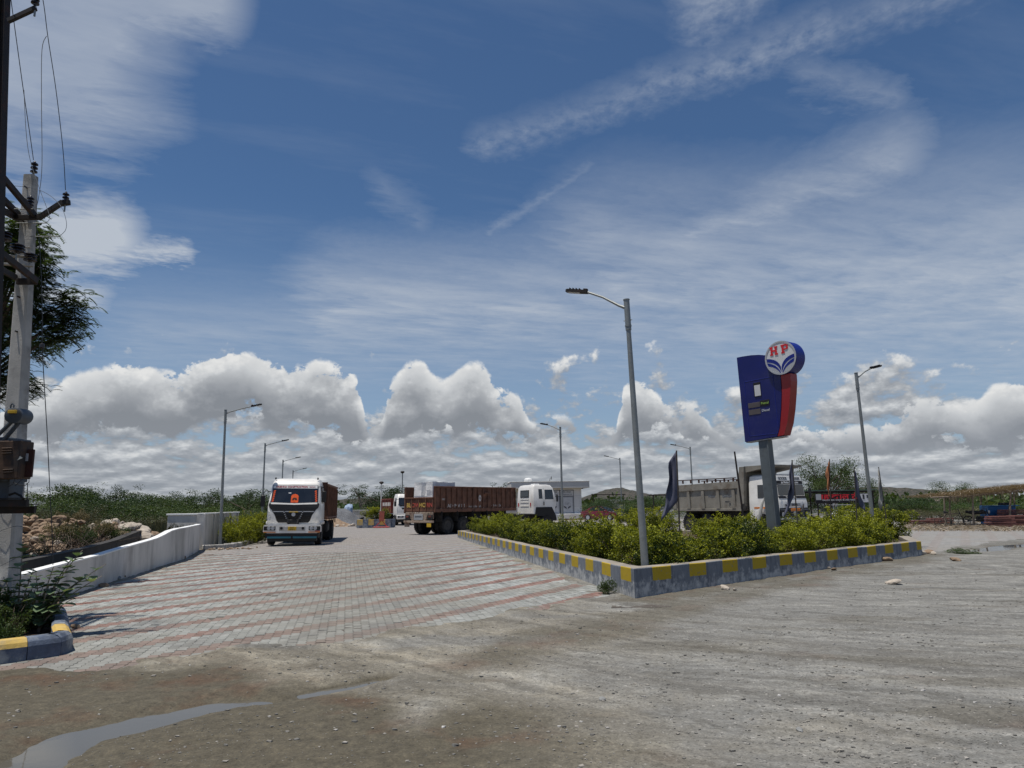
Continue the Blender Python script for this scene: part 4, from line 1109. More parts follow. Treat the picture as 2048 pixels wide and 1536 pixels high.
# ------------------------------------------------------------------ pennants and poles in the hedge
def flag(base, top, pole_bot_z, hoist, fly, side, droop, mat, label, seed, pole_mat='bamboo', r=0.018, name='pennant'):
    o = thing(name, label, 'flag', base, 0.0, 'pennants on thin poles in the hedge' if mat else None)
    t_ = Vector(top) - Vector(base)
    mb = MB(); mb.tube([(0, 0, -0.15), tuple(t_ * 0.5), tuple(t_)], [r * 1.15, r, r * 0.85], 6); mb.build('pole', pole_mat, o, True)
    if not mat: return o
    rng = random.Random(seed); mb = MB(); nu, nv = 14, 12; vs = []
    ax = t_.normalized(); s3 = Vector((side[0], side[1], 0)).normalized(); out = s3.cross(Vector((0, 0, 1)))
    ph = rng.uniform(0, 6)
    for i in range(nu):
        u = i / (nu - 1)
        for j in range(nv):
            v = j / (nv - 1)
            dr_ = droop + 0.10 * math.sin(3 * u + ph)
            p = t_ - ax * (hoist * u) + (s3 * math.cos(dr_) - Vector((0, 0, 1)) * math.sin(dr_)) * (fly * v * (0.55 + 0.45 * u))
            fold = math.sin(v * 9 + u * 2.5 + ph) * 0.055 * v ** 0.6 + math.sin(v * 4 - u * 5 + ph) * 0.05 * v
            vs.append(p + out * fold + s3 * 0.02 * math.sin(u * 14 + ph) * v)
    fs = [(i * nv + j, i * nv + j + 1, (i + 1) * nv + j + 1, (i + 1) * nv + j) for i in range(nu - 1) for j in range(nv - 1)]
    mb.add(vs, fs); cl = mb.build('cloth', mat, o, True)
    sm = cl.modifiers.new('thickness', 'SOLIDIFY'); sm.thickness = 0.004
    return o
def fl(px_t, py_t, px_b, Yd, hoist, fly, side, droop, mat, label, seed, **k):
    tp = D(px_t, py_t, Yd); bs = D(px_b, 1050, Yd); flag((bs.x, Yd, 0.3), (tp.x, Yd, tp.z), 0.3, hoist, fly, side, droop, mat, label, seed, **k)
fl(1353, 901, 1358, 19.5, 1.35, 0.72, (-1, .15), R_(52), 'flag_slate', 'large slate grey pennant hanging left of the tipper bed', 1, r=0.022)
fl(1584, 920, 1596, 20.5, 0.95, 0.78, (-.9, .25), R_(70), 'flag_slate', 'slate grey pennant hanging before the tipper cab', 4)
fl(1659, 918, 1660, 23.5, 0.72, 0.55, (-1, .2), R_(74), 'flag_orange', 'faded orange pennant left of the black shop banner', 6)
fl(1708, 934, 1713, 22.8, 0.85, 0.62, (.8, .4), R_(68), 'flag_slate', 'slate grey pennant with a pale emblem before the black banner', 9)
fl(1757, 934, 1776, 24.0, 1.05, 0.42, (-1, .1), R_(76), 'flag_white', 'dirty white pennant right of the right hand street lamp', 12)
fl(1469, 903, 1492, 21.0, 0.5, 0.3, (-1, 0), 1.0, None, 'bare leaning pole without a flag in front of the tipper', 3, r=0.028, name='flag_pole', pole_mat='dark_steel')
# ------------------------------------------------------------------ power line structure on the left
pb = Vector((-7.62, 11.0, 0)); pt = D(62, 352, 11.15)
cp = thing('concrete_pole', 'square grey concrete power pole rising out of the weeds on the left', 'power pole', pb)
def local(v): return Vector(v) - pb
tl = local(pt)
mb = MB()
def sq(c, hw, hd): return [c + Vector((sx * hw, sy * hd, 0)) for sx, sy in ((-1, -.75), (-.75, -1), (.75, -1), (1, -.75), (1, .75), (.75, 1), (-.75, 1), (-1, .75))]
mb.loft([sq(Vector((0, 0, -0.2)), 0.165, 0.13), sq(tl * 0.5, 0.125, 0.10), sq(tl, 0.088, 0.075)]); mb.build('shaft', 'concrete', cp)
for k, f in enumerate((0.62, 0.7, 0.88, 0.935, 0.965)):
    c = tl * f; mb = MB(); mb.cyl(c + Vector((0, -0.14, 0)), c + Vector((0, -0.02, 0)), 0.014, 6); mb.build('bolt_hole', 'dark_steel', cp)
for k, zz in enumerate((0.5, 0.9, 1.35, 1.75, 2.1)):      # loose binding wire turns
    f = zz / tl.z; c = tl * f; rr = 0.19 - 0.02 * f; mb = MB()
    mb.tube([c + Vector((rr * math.cos(a) * (1.0 + .05 * math.sin(3 * a)), rr * 0.85 * math.sin(a), 0.10 * math.sin(a + k) - 0.02 * k)) for a in [2 * math.pi * j / 16 for j in range(17)]], 0.0035, 4); mb.build('binding_wire', 'wire', cp)

def insulator(c, r, h, n, par, name='insulator', mat='porcelain', axis=None):
    prof = [(r * 0.35, -0.02)]
    for k in range(n):
        z0 = h * k / n
        prof += [(r * 0.42, z0), (r, z0 + h / n * 0.15), (r * 0.95, z0 + h / n * 0.45), (r * 0.42, z0 + h / n * 0.7)]
    prof += [(r * 0.3, h), (0.01, h + 0.01)]
    mb = MB(); mb.lathe(prof, c, 'z', 14); return mb.build(name, mat, par, True)
def beam(mb, p, q, a=0.075, b=0.04):
    p, q = Vector(p), Vector(q); d = q - p; Ln = d.length
    rot = d.to_track_quat('X', 'Z').to_matrix(); mb.box((p + q) / 2, (Ln, b, a), 0.004, rot)
sp = Vector((-6.83, 9.3, 0))
stp = D(9, 0, 9.3); stb = D(-14, 1180, 9.3)
st = thing('steel_pole', 'black steel beam pole at the left edge of the picture', 'power pole', (stb.x, 9.3, 0))
so = st.location.copy(); tpp = Vector(stp) - so
up = tpp.normalized() * (tpp.length * 1.12)
mb = MB(); beam(mb, (0, 0, -0.1), up, 0.10, 0.012); beam(mb, (-.045, 0, -0.1), up + Vector((-.045, 0, 0)), 0.012, 0.12); beam(mb, (.045, 0, -0.1), up + Vector((.045, 0, 0)), 0.012, 0.12); mb.build('shaft', 'dark_steel', st)
p0, p1 = D(16, 42, 9.25), D(72, 16, 9.2)
mb = MB(); beam(mb, Vector(p0) - so, Vector(p1) - so, 0.07, 0.05); mb.build('crossarm', 'dark_steel', st)
insulator(Vector(D(70, 8, 9.2)) - so, 0.055, 0.16, 3, st)
mb = MB(); q = Vector(D(69, 30, 9.2)) - so; mb.cyl(q - Vector((0, 0, .02)), q + Vector((0, 0, .14)), 0.014, 6); mb.build('pin', 'galvanised', st)
# arms between the poles, carried by the concrete pole
v_ = lambda px, py, Yd: local(D(px, py, Yd))
arms = [((-40, 300, 9.3), (72, 434, 10.95)), ((-40, 352, 9.35), (46, 438, 11.3)), ((-30, 402, 9.6), (36, 437, 11.2))]
for a_, c_ in arms:
    mb = MB(); beam(mb, v_(*a_), v_(*c_), 0.095, 0.06); mb.build('tie_arm', 'dark_steel', cp)
mb = MB(); beam(mb, v_(30, 435, 10.9), v_(80, 435, 10.9), 0.075, 0.06); beam(mb, v_(76, 437, 10.9), v_(126, 404, 10.85), 0.08, 0.06); beam(mb, v_(122, 407, 10.85), v_(139, 404, 10.85), 0.085, 0.07); mb.build('crossarm', 'dark_steel', cp)
mb = MB(); beam(mb, v_(-30, 480, 9.5), v_(73, 562, 10.85), 0.10, 0.06); mb.build('lower_arm', 'dark_steel', cp)
mb = MB(); beam(mb, v_(-30, 520, 9.6), v_(40, 560, 11.25), 0.09, 0.05); mb.build('lower_arm', 'dark_steel', cp)
mb = MB(); beam(mb, v_(34, 563, 10.85), v_(74, 563, 10.85), 0.10, 0.05); mb.build('clamp', 'dark_steel', cp)
for px, py, Yd, r, h, n in ((131, 400, 10.85, 0.05, 0.17, 3), (68, 340, 11.1, 0.055, 0.2, 3), (60, 408, 10.85, 0.055, 0.16, 3), (60, 520, 10.75, 0.095, 0.13, 3), (34, 502, 10.55, 0.105, 0.14, 3), (8, 478, 10.2, 0.105, 0.14, 3)):
    c = v_(px, py, Yd); insulator(c - Vector((0, 0, h * 0.5)) + Vector((0, 0, .05)), r, h, n, cp)
    mb = MB(); mb.cyl(c + Vector((0, 0, -0.20)), c + Vector((0, 0, -0.02)), 0.013, 6); mb.build('pin', 'galvanised', cp)
mb = MB(); mb.box(v_(58, 478, 10.85), (0.10, 0.04, 0.30), 0.004); mb.build('fuse_holder', 'concrete', cp)
for px0, py0, px1, py1 in ((0, 418, 66, 418), (30, 446, 94, 446), (60, 473, 118, 473)):
    mb = MB(); mb.cyl(v_(px0, py0, 10.7), v_(px1, py1, 10.7), 0.008, 6); mb.build('fuse_rod', 'galvanised', cp)
for y0 in (515, 532):
    mb = MB(); beam(mb, v_(6, y0 - 4, 10.6), v_(66, y0, 10.75), 0.03, 0.06); mb.build('bracket', 'concrete', cp)

def cable(name, pts, r, mat, label, bend=True):
    P_ = [Vector(D(*p)) for p in pts]
    if bend and len(P_) > 2:                      # smooth through the points
        Q = []
        for i in range(len(P_) - 1):
            a, b_, c_, d_ = P_[max(i - 1, 0)], P_[i], P_[i + 1], P_[min(i + 2, len(P_) - 1)]
            for k in range(6):
                t_ = k / 6; Q.append(0.5 * ((2 * b_) + (c_ - a) * t_ + (2 * a - 5 * b_ + 4 * c_ - d_) * t_ ** 2 + (3 * b_ - a - 3 * c_ + d_) * t_ ** 3))
        Q.append(P_[-1]); P_ = Q
    mb = MB(); mb.tube(P_, r, 5); return tag(mb.build(name, mat, None, True), label, 'cable')
cable('power_cable', [(70, -60, 9.2), (86, 0, 9.6), (96, 75, 10.0), (112, 180, 10.5), (126, 300, 10.8), (131, 380, 10.85)], 0.006, 'wire', 'power cable from the top edge down to the outer insulator')
cable('power_cable', [(93, 72, 10.0), (84, 100, 10.1), (83, 200, 10.4), (84, 330, 10.8), (78, 390, 10.9), (72, 418, 10.95)], 0.005, 'wire_pale', 'slack jumper looping from the outer cable down to the pole')
cable('power_cable', [(14, -60, 9.0), (22, 0, 9.4), (46, 175, 10.2), (60, 270, 10.8), (67, 320, 11.1)], 0.006, 'wire', 'power cable running to the insulator on the pole head')
cable('power_cable', [(48, 180, 10.2), (52, 260, 10.5), (60, 318, 10.8), (80, 380, 10.75), (97, 425, 10.7), (98, 440, 10.7), (90, 446, 10.7)], 0.004, 'wire_pale', 'thin pale jumper bending back to the middle fuse rod')
cable('power_cable', [(0, 370, 10.0), (50, 374, 10.6), (90, 385, 10.7), (120, 410, 10.7), (132, 440, 10.7), (131, 460, 10.7), (118, 473, 10.7)], 0.004, 'wire_pale', 'thin pale jumper curving wide round to the lowest fuse rod')
cable('stay_wire', [(72, 452, 10.9), (79, 480, 10.9), (83, 560, 10.95), (85, 640, 11.0), (84, 690, 11.05), (88, 760, 11.1), (94, 860, 11.2), (100, 985, 11.35), (104, 1060, 11.45), (106, 1130, 11.5)], 0.0065, 'wire', 'long stay wire from the pole arm down behind the weeds', False)
si = D(84, 692, 11.05)
o = thing('stay_insulator', 'small black egg insulator on the long stay wire', 'insulator', si)
mb = MB(); mb.box((0, 0, 0), (0.075, 0.06, 0.085), 0.02); mb.build('egg', 'porcelain', o)
mb = MB(); mb.tube([(-0.03, 0, -0.03), (-0.035, 0, -0.07), (0, 0, -0.15), (0.035, 0, -0.07), (0.03, 0, -0.03)], 0.006, 5); mb.build('loop', 'wire', o)

# transformer between the poles
tb = Vector(D(0, 905, 10.0)); tr = thing('transformer', 'rusty pole transformer with a blue oil drum and cable boxes', 'transformer', (tb.x, 10.0, 0))
TO = tr.location.copy(); L_ = lambda px, py, Yd: Vector(D(px, py, Yd)) - TO
def tbox(px0, px1, py0, py1, Yf, depth, mat, name, bev=0.01, par=tr):
    a, c = L_(px0, py0, Yf), L_(px1, py1, Yf); mb = MB()
    mb.box(((a.x + c.x) / 2, a.y + depth / 2, (a.z + c.z) / 2), (abs(c.x - a.x), depth, abs(a.z - c.z)), bev); return mb.build(name, mat, par)
tbox(-120, 6, 876, 962, 9.75, 0.5, 'trans_blue', 'tank')
bx = tbox(-30, 34, 882, 957, 9.6, 0.28, 'rust_box', 'cable_box')
for x0_, y0_ in ((4, 897), (4, 902), (4, 907), (6, 940), (6, 945)):
    mb = MB(); mb.cyl(L_(x0_, y0_, 9.592), L_(x0_ + 20, y0_ - 1, 9.592), 0.010, 6); mb.build('louvre', 'rust_box', bx)
dr2 = tbox(44, 62, 899, 954, 9.74, 0.04, 'rust_door', 'box_door', 0.006)
tbox(49, 55, 907, 922, 9.728, 0.012, 'logo_silver', 'plate', 0.002, dr2)
mb = MB(); a_ = L_(36, 915, 9.62); mb.loft([[a_ + Vector((0, 0, .04)), a_ + Vector((.001, .02, -.04)), a_ + Vector((0, -.02, -.04))], [a_ + Vector((.08, -.03, -.005)), a_ + Vector((.081, -.02, -.012)), a_ + Vector((.08, -.04, -.012))]]); mb.build('catch', 'galvanised', bx)
c0, c1 = L_(26, 831, 9.6), L_(50, 834, 9.95)
mb = MB(); mb.tube([c0 - (c1 - c0) * 0.04, c0, c1, c1 + (c1 - c0) * 0.10], [0.085, 0.108, 0.108, 0.075], 18); mb.build('oil_drum', 'trans_blue', tr, True)
for px0, py0, px1, py1 in ((25, 842, -14, 880), (37, 846, 4, 885)):
    mb = MB(); mb.cyl(L_(px0, py0, 9.72), L_(px1, py1, 9.75), 0.028, 8); mb.build('pipe', 'trans_blue', tr, True)
mb = MB(); a_ = L_(24, 818, 9.62); mb.tube([a_ + Vector((-.02, 0, -.03)), a_ + Vector((-.02, 0, .05)), a_ + Vector((0, 0, .075)), a_ + Vector((.022, 0, .05)), a_ + Vector((.022, 0, -.03))], 0.010, 6); mb.build('lifting_eye', 'trans_blue', tr, True)
tbox(15, 31, 820, 826, 9.55, 0.03, 'plate_yellow', 'label_plate', 0.003)
tbox(-60, 15, 958, 1000, 9.85, 0.3, 'trans_blue', 'leg')
mb = MB(); mb.tube([L_(18, 990, 9.7), L_(30, 986, 9.7), L_(42, 992, 9.7), L_(50, 1003, 9.7)], 0.016, 6); mb.build('hose', 'black_plastic', tr, True)
for k, pp in enumerate(([(30, 957), (26, 968), (16, 974)], [(46, 957), (36, 966), (30, 972)], [(58, 956), (58, 964), (50, 971), (38, 970), (26, 965)], [(55, 966), (55, 1000)])):
    mb = MB(); mb.tube([L_(x, y, 9.6) for x, y in pp], 0.005, 5); mb.build('lead', 'black_plastic', tr)
plat = thing('platform_beam', 'black steel channel carrying the transformer across the pole', 'beam', (tb.x, 9.7, 0))
PO = plat.location.copy()
for a_, c_, yy in (((-80, 1000), (55, 1014), 9.7), ((-80, 1013), (70, 1028), 10.3)):
    p0, p1 = Vector(D(a_[0], a_[1], yy)) - PO, Vector(D(c_[0], c_[1], yy)) - PO
    mb = MB(); mb.box(((p0.x + p1.x) / 2, (p0.y + p1.y) / 2, (p0.z + p1.z) / 2), (p1.x - p0.x, 0.06, 0.10), 0.004); mb.box(((p0.x + p1.x) / 2, (p0.y + p1.y) / 2, p0.z + 0.012), (p1.x - p0.x - .01, 0.13, 0.012)); mb.build('channel', 'dark_steel', plat)
# ------------------------------------------------------------------ vehicles (local frame: front at y = 0 facing -y, x to the viewer's right)
def rrect(hw, yf, yb, r, z, n=4):
    pts = []
    for cx, cy, a0 in ((hw - r, yf + r, -90), (hw - r, yb - r, 0), (-hw + r, yb - r, 90), (-hw + r, yf + r, 180)):
        for k in range(n + 1):
            a = R_(a0 + 90 * k / n); pts.append(Vector((cx + r * math.cos(a), cy + r * math.sin(a), z)))
    return pts
def lvl(levels, z, i):
    for a, c in zip(levels[:-1], levels[1:]):
        if a[0] <= z <= c[0]:
            f = (z - a[0]) / (c[0] - a[0] + 1e-9); return a[i] * (1 - f) + c[i] * f
    return levels[-1][i] if z > levels[-1][0] else levels[0][i]
def cab_shell(par, levels, mat, name='cab'):
    mb = MB(); mb.loft([rrect(hw, yf, yb, r, z) for z, hw, yf, yb, r in levels]); return mb.build(name, mat, par, True)
def fpanel(par, levels, poly, off, mat, name, th=0.02, nz=1):
    mb = MB(); fn = lambda u, v, d: Vector((u, lvl(levels, v, 2) - d, v)); mb.prism(poly, fn, off - th, off)
    return mb.build(name, mat, par)
def spanel(par, levels, poly, side, off, mat, name, th=0.02):
    mb = MB(); fn = lambda u, v, d: Vector((side * (lvl(levels, v, 1) + d), u, v)); mb.prism(poly, fn, off - th, off)
    return mb.build(name, mat, par)
def wheel(par, x, y, r=0.50, wd=0.28, out=1, hub=True):
    mb = MB(); h = wd / 2
    mb.lathe([(r * .54, -h * .8), (r * .70, -h), (r * .93, -h * .95), (r, -h * .7), (r, h * .7), (r * .93, h * .95), (r * .70, h), (r * .54, h * .8)], (x, y, r), 'x', 26)
    for k in range(26):                                 # tread blocks
        a = 2 * math.pi * k / 26
        mb.box((x, y + (r - 0.002) * math.cos(a), r + (r - 0.002) * math.sin(a)), (wd * 0.74, r * 0.11, 0.022), 0, (a + math.pi / 2, 0, 0))
    w_ = mb.build('wheel', 'rubber', par, False)
    mb = MB(); s = out
    mb.lathe([(r * .57, s * h * .82), (r * .52, s * h * .45), (r * .30, s * h * .30), (r * .20, s * h * .95), (r * .05, s * h * 1.0)], (x, y, r), 'x', 16); mb.build('rim', 'rim_steel', w_, True)
    return w_
def axle(par, y, r=0.50, hwid=1.06, dual=False):
    for s in (-1, 1):
        wheel(par, s * hwid, y, r, 0.30, s)
        if dual: wheel(par, s * (hwid - 0.33), y, r, 0.28, s)
    mb = MB(); mb.cyl((-hwid, y, r), (hwid, y, r), 0.075, 8); mb.build('axle', 'chassis', par)
def pbox(par, name, mat, c, d, bev=0.0, rot=None):
    mb = MB(); mb.box(c, d, bev, rot); return mb.build(name, mat, par)
def open_bed(par, y0, y1, z0, z1, hw, mat, nrib, inner='rust_dark', zt_tail=None, front_h=None, rib=0.06, tail=True, text_side=None):
    """open body of four ribbed walls and a floor; y0 is towards the cab"""
    ln = y1 - y0
    pbox(par, 'bed_floor', inner, (0, (y0 + y1) / 2, z0 + 0.06), (hw * 2 - .02, ln - .02, 0.12))
    for s in (-1, 1):
        wl = pbox(par, 'bed_side', mat, (s * (hw - 0.03), (y0 + y1) / 2, (z0 + z1) / 2), (0.06, ln, z1 - z0), 0.004)
        pbox(wl, 'top_rail', mat, (s * (hw + 0.012), (y0 + y1) / 2, z1 - 0.03), (0.10, ln + .02, 0.09), 0.01)
        pbox(wl, 'bottom_rail', mat, (s * (hw + 0.010), (y0 + y1) / 2, z0 + 0.06), (0.10, ln + .02, 0.13), 0.01)
        for k in range(nrib):
            yy = y0 + ln * (k + 0.5) / nrib if nrib < 3 else y0 + 0.05 + (ln - 0.10) * k / (nrib - 1)
            pbox(wl, 'rib', mat, (s * (hw + rib / 2), yy, (z0 + z1) / 2), (rib, 0.07, z1 - z0 - 0.22), 0.008)
    zf = front_h or z1
    pbox(par, 'bed_front', mat, (0, y0 + 0.03, (z0 + zf) / 2), (hw * 2 - 0.13, 0.06, zf - z0), 0.004)
    if tail:
        zt = zt_tail or z1
        return pbox(par, 'tailgate', mat, (0, y1 - 0.03, (z0 + zt) / 2), (hw * 2 - 0.13, 0.06, zt - z0), 0.004)
def mirror(par, s, y, z, x, h=0.62):
    mb = MB(); mb.tube([(s * (x - .32), y + .06, z + h * .62), (s * (x - .10), y, z + h * .66), (s * x, y, z + h * .5), (s * x, y, z + h * .25)], 0.016, 6); a = mb.build('mirror_arm', 'black_plastic', par, True)
    mb = MB(); mb.box((s * x, y, z), (0.20, 0.07, h * .75), 0.03); b_ = mb.build('mirror', 'black_plastic', par, True); return b_

# ---- white tractor-style tipper facing the camera
t1 = thing('tipper_truck', 'white cab tipper with orange windscreen stickers driving towards the camera on the left', 'truck', (-9.86, 32.2, 0), rot=(0, R_(0.9), R_(9.5)))
t1.location.z = 0.012
LV = [(0.92, 1.14, 0.06, 2.05, 0.14), (1.25, 1.16, 0.00, 2.05, 0.16), (1.72, 1.15, 0.03, 2.05, 0.16), (1.80, 1.14, 0.05, 2.05, 0.15), (2.70, 1.05, 0.34, 2.05, 0.14), (2.80, 1.02, 0.42, 2.04, 0.14), (2.93, 0.97, 0.62, 1.98, 0.18), (2.98, 0.80, 0.85, 1.8, 0.2)]
cab1 = cab_shell(t1, LV, 'white_paint')
wt = math.atan2(0.29, 0.90)
ws = fpanel(t1, LV, [(-1.03, 1.88), (0, 1.80), (1.03, 1.88), (0.985, 2.66), (-0.985, 2.66)], 0.012, 'glass', 'windscreen')
wy = lambda z: lvl(LV, z, 2)
fpanel(ws, LV, [(-1.0, 1.815), (0, 1.79), (1.0, 1.815), (1.0, 1.89), (0, 1.85), (-1.0, 1.89)], 0.020, 'white_paint', 'wiper_cowl')
fpanel(ws, LV, [(-0.97, 2.52), (0.97, 2.52), (0.96, 2.645), (-0.96, 2.645)], 0.017, 'white_plain', 'name_strip')
rx = (R_(90) - wt, 0, 0)
pmat('print_red', (0.30, 0.02, 0.03), 0.5)
text('KRISHNA CONSTRUCTION', 0.115, ws, (-0.16, wy(2.583) - 0.020, 2.583), rx, 'print_red', sx=0.98, bold=0.004)
text('KISHANGARH', 0.085, ws, (0.73, wy(2.583) - 0.020, 2.583), rx, 'print_red', sx=0.5)
text('*', 0.12, ws, (-0.92, wy(2.57) - 0.020, 2.55), rx, 'print_red'); text('*', 0.12, ws, (0.92, wy(2.57) - 0.020, 2.55), rx, 'print_red')
fpanel(ws, LV, [(-0.16, 1.885), (0.16, 1.885), (0.16, 2.17), (0.11, 2.24), (0, 2.27), (-0.11, 2.24), (-0.16, 2.17)], 0.018, 'orange_sticker', 'picture_sticker')
fpanel(ws, LV, [(-0.12, 1.99), (0.12, 1.99), (0.07, 2.10), (-0.07, 2.10)], 0.022, 'rust_dark', 'sticker_print')
fpanel(ws, LV, [(-0.05, 1.92), (0.05, 1.92), (0.0, 2.04)], 0.025, 'orange_sticker', 'sticker_print')
for s in (-1, 1):
    for k in range(6):
        z0 = 1.92 + 0.088 * k; x0 = s * (0.945 - 0.010 * k)
        fpanel(ws, LV, [(x0 - .05, z0), (x0 + .035, z0 + .015), (x0 + .05, z0 + .075), (x0 - .03, z0 + .06)], 0.018, 'orange_sticker', 'side_sticker')
fpanel(ws, LV, [(-.29, 2.29), (-.17, 2.29), (-.17, 2.33), (-.29, 2.33)], 0.018, 'white_plain', 'permit_sticker')
fpanel(t1, LV, [(-1.10, 1.80), (-1.06, 1.66), (-0.95, 1.555), (0.95, 1.555), (1.06, 1.66), (1.10, 1.80), (1.06, 1.86), (0, 1.775), (-1.06, 1.86)], 0.014, 'black_plastic', 'cowl_panel')
gp = fpanel(t1, LV, [(-0.95, 1.553), (-0.80, 1.32), (-0.72, 1.08), (-0.64, 1.0), (0.64, 1.0), (0.72, 1.08), (0.80, 1.32), (0.95, 1.553)], 0.015, 'black_plastic', 'grille')
for k, z in enumerate((1.14, 1.22, 1.30, 1.38)): fpanel(gp, LV, [(-.70 - .03 * k, z), (.70 + .03 * k, z), (.70 + .03 * k, z + .022), (-.70 - .03 * k, z + .022)], 0.032, 'black_plastic', 'grille_bar')
fpanel(gp, LV, [(-.86, 1.47), (.86, 1.47), (.89, 1.505), (-.89, 1.505)], 0.034, 'logo_silver', 'grille_trim')
fpanel(gp, LV, [(-.20, 1.455), (.20, 1.455), (.20, 1.49), (-.20, 1.49)], 0.046, 'plate_yellow', 'garland_bar')
mb = MB(); mb.lathe([(0.085, -0.05), (0.085, -0.03), (0.03, -0.025)], (0, 0.0, 1.36), 'y', 16); bd = mb.build('badge', 'logo_silver', t1, True)
for s in (-1, 1):
    mb = MB(); mb.tube([(s * .40, -.05, 1.50), (s * .36, -.07, 1.40), (s * .30, -.08, 1.28), (s * .22, -.07, 1.10), (s * .20, -.06, 0.98)], [.02, .03, .035, .05, .06], 6); mb.build('tassel', 'scrap_dark', t1)
    for k in range(4):
        mb = MB(); mb.lathe([(0.018, -.012), (0.022, 0), (0.008, .012)], (s * (.40 - .035 * k), -.10, 1.44 - .08 * k), 'y', 8); mb.build('bead', 'logo_silver', t1)
    # louvred corner vanes
    cv = fpanel(t1, LV, [(s * .90, 1.02), (s * 1.10, 1.02), (s * 1.11, 1.50), (s * 1.02, 1.48), (s * .96, 1.30)], 0.012, 'white_paint', 'corner_vane', 0.03)
    for k in range(4): fpanel(cv, LV, [(s * (.96 + .01 * k), 1.09 + .09 * k), (s * 1.09, 1.09 + .09 * k), (s * 1.09, 1.12 + .09 * k), (s * (.97 + .01 * k), 1.12 + .09 * k)], 0.035, 'white_plain', 'vane_slat')
mb = MB(); mb.box((0, 0.02, 1.02), (0.5, 0.10, 0.24), 0.02); mb.build('mouth_panel', 'black_plastic', t1)
# bumper
mb = MB()
mb.prism([(-1.23, .0), (-1.23, .22), (-1.20, .30), (-.9, .33), (.9, .33), (1.20, .30), (1.23, .22), (1.23, 0), (1.05, -.05), (-1.05, -.05)], lambda u, v, d: Vector((u, d, 0.60 + v)), -0.20, 0.10)
bmp = mb.build('bumper', 'white_paint', t1)
for s in (-1, 1):
    hl = pbox(bmp, 'headlight', 'black_plastic', (s * .96, -.205, .76), (.50, .03, .19), .02)
    for k in range(2):
        mb = MB(); mb.lathe([(0.075, -.02), (0.08, 0.0), (0.05, .03)], (s * (.82 + .17 * k), -.225, .76), 'y', 14); mb.build('lens', 'lamp_glass', t1, True)
    pbox(bmp, 'reflector', 'orange_paint', (s * .95, -.207, .595), (.5, .02, .04))
    mb = MB(); mb.lathe([(0.055, -.02), (0.06, 0.0), (0.03, .03)], (s * .46, -.215, .76), 'y', 12); mb.build('fog_lamp', 'black_plastic', t1, True)
pbox(bmp, 'grille_slot', 'concrete', (0, -.204, .75), (1.12, .02, .19), .01)
pbox(bmp, 'red_reflector', 'red_paint', (1.1, -.207, .64), (.22, .02, .03))
npl = pbox(bmp, 'number_plate', 'plate_yellow', (0.0, -.222, .75), (.36, .02, .17), .004)
text('RJ 01', 0.075, npl, (0, -.236, .79), (R_(90), 0, 0), 'print_dark'); text('GB 8117', 0.075, npl, (0, -.236, .715), (R_(90), 0, 0), 'print_dark')
pbox(t1, 'under_bumper', 'black_plastic', (0, .0, .45), (2.3, .30, .24), .03)
for s in (-1, 1): pbox(t1, 'teal_strip', 'teal_strip', (s * .55, -.165, .365), (1.02, .02, .085), .006)
pbox(t1, 'skirt', 'black_plastic', (0, .12, .27), (2.1, .25, .20), .02)
for s in (-1, 1):
    sw = spanel(t1, LV, [(0.50, 1.85), (1.35, 1.85), (1.35, 2.60), (0.70, 2.60)], s, 0.010, 'glass', 'side_window')
    spanel(t1, LV, [(0.35, 1.0), (1.45, 1.0), (1.45, 1.03), (0.35, 1.03)], s, 0.006, 'chassis', 'door_seam')
    pbox(t1, 'wheel_arch', 'white_paint', (s * 1.12, 0.95, 0.98), (.20, 1.3, .16), .04)
    mirror(t1, s, 0.05, 1.95 if s < 0 else 2.15, 1.36 if s < 0 else 1.28, 0.68)
pbox(t1, 'visor_lamp', 'black_plastic', (-.93, .55, 2.97), (.06, .06, .10), .01); pbox(t1, 'visor_lamp', 'black_plastic', (.93, .55, 2.97), (.06, .06, .10), .01)
pbox(t1, 'chassis_rail', 'chassis', (0, 4.2, 0.85), (0.9, 7.6, 0.28))
axle(t1, 0.95, 0.50, 1.03)
for yy in (5.6, 6.95): axle(t1, yy, 0.50, 1.05, True)
open_bed(t1, 2.35, 8.2, 1.10, 2.78, 1.22, 'rust_brown', 9)
pbox(t1, 'headboard', 'rust_dark', (0, 2.38, 2.2), (2.44, .08, 1.35), .01)
pbox(t1, 'fuel_tank', 'chassis', (1.0, 3.4, 0.75), (.5, 1.1, .5), .08); pbox(t1, 'mudflap', 'black_plastic', (1.05, 4.9, .55), (.5, .03, .7))
for yy in (3.0, 4.2, 5.4, 6.6): pbox(t1, 'side_hook', 'rust_dark', (1.30, yy, 1.02), (.05, .10, .28), .01)

# ---- brown trailer with turned white tractor
HA = R_(-37)                                   # heading turned right of straight away
t2 = thing('trailer', 'brown rusty open trailer with painted letters on its low tailgate', 'trailer', (-5.62, 42.75, 0), HA)
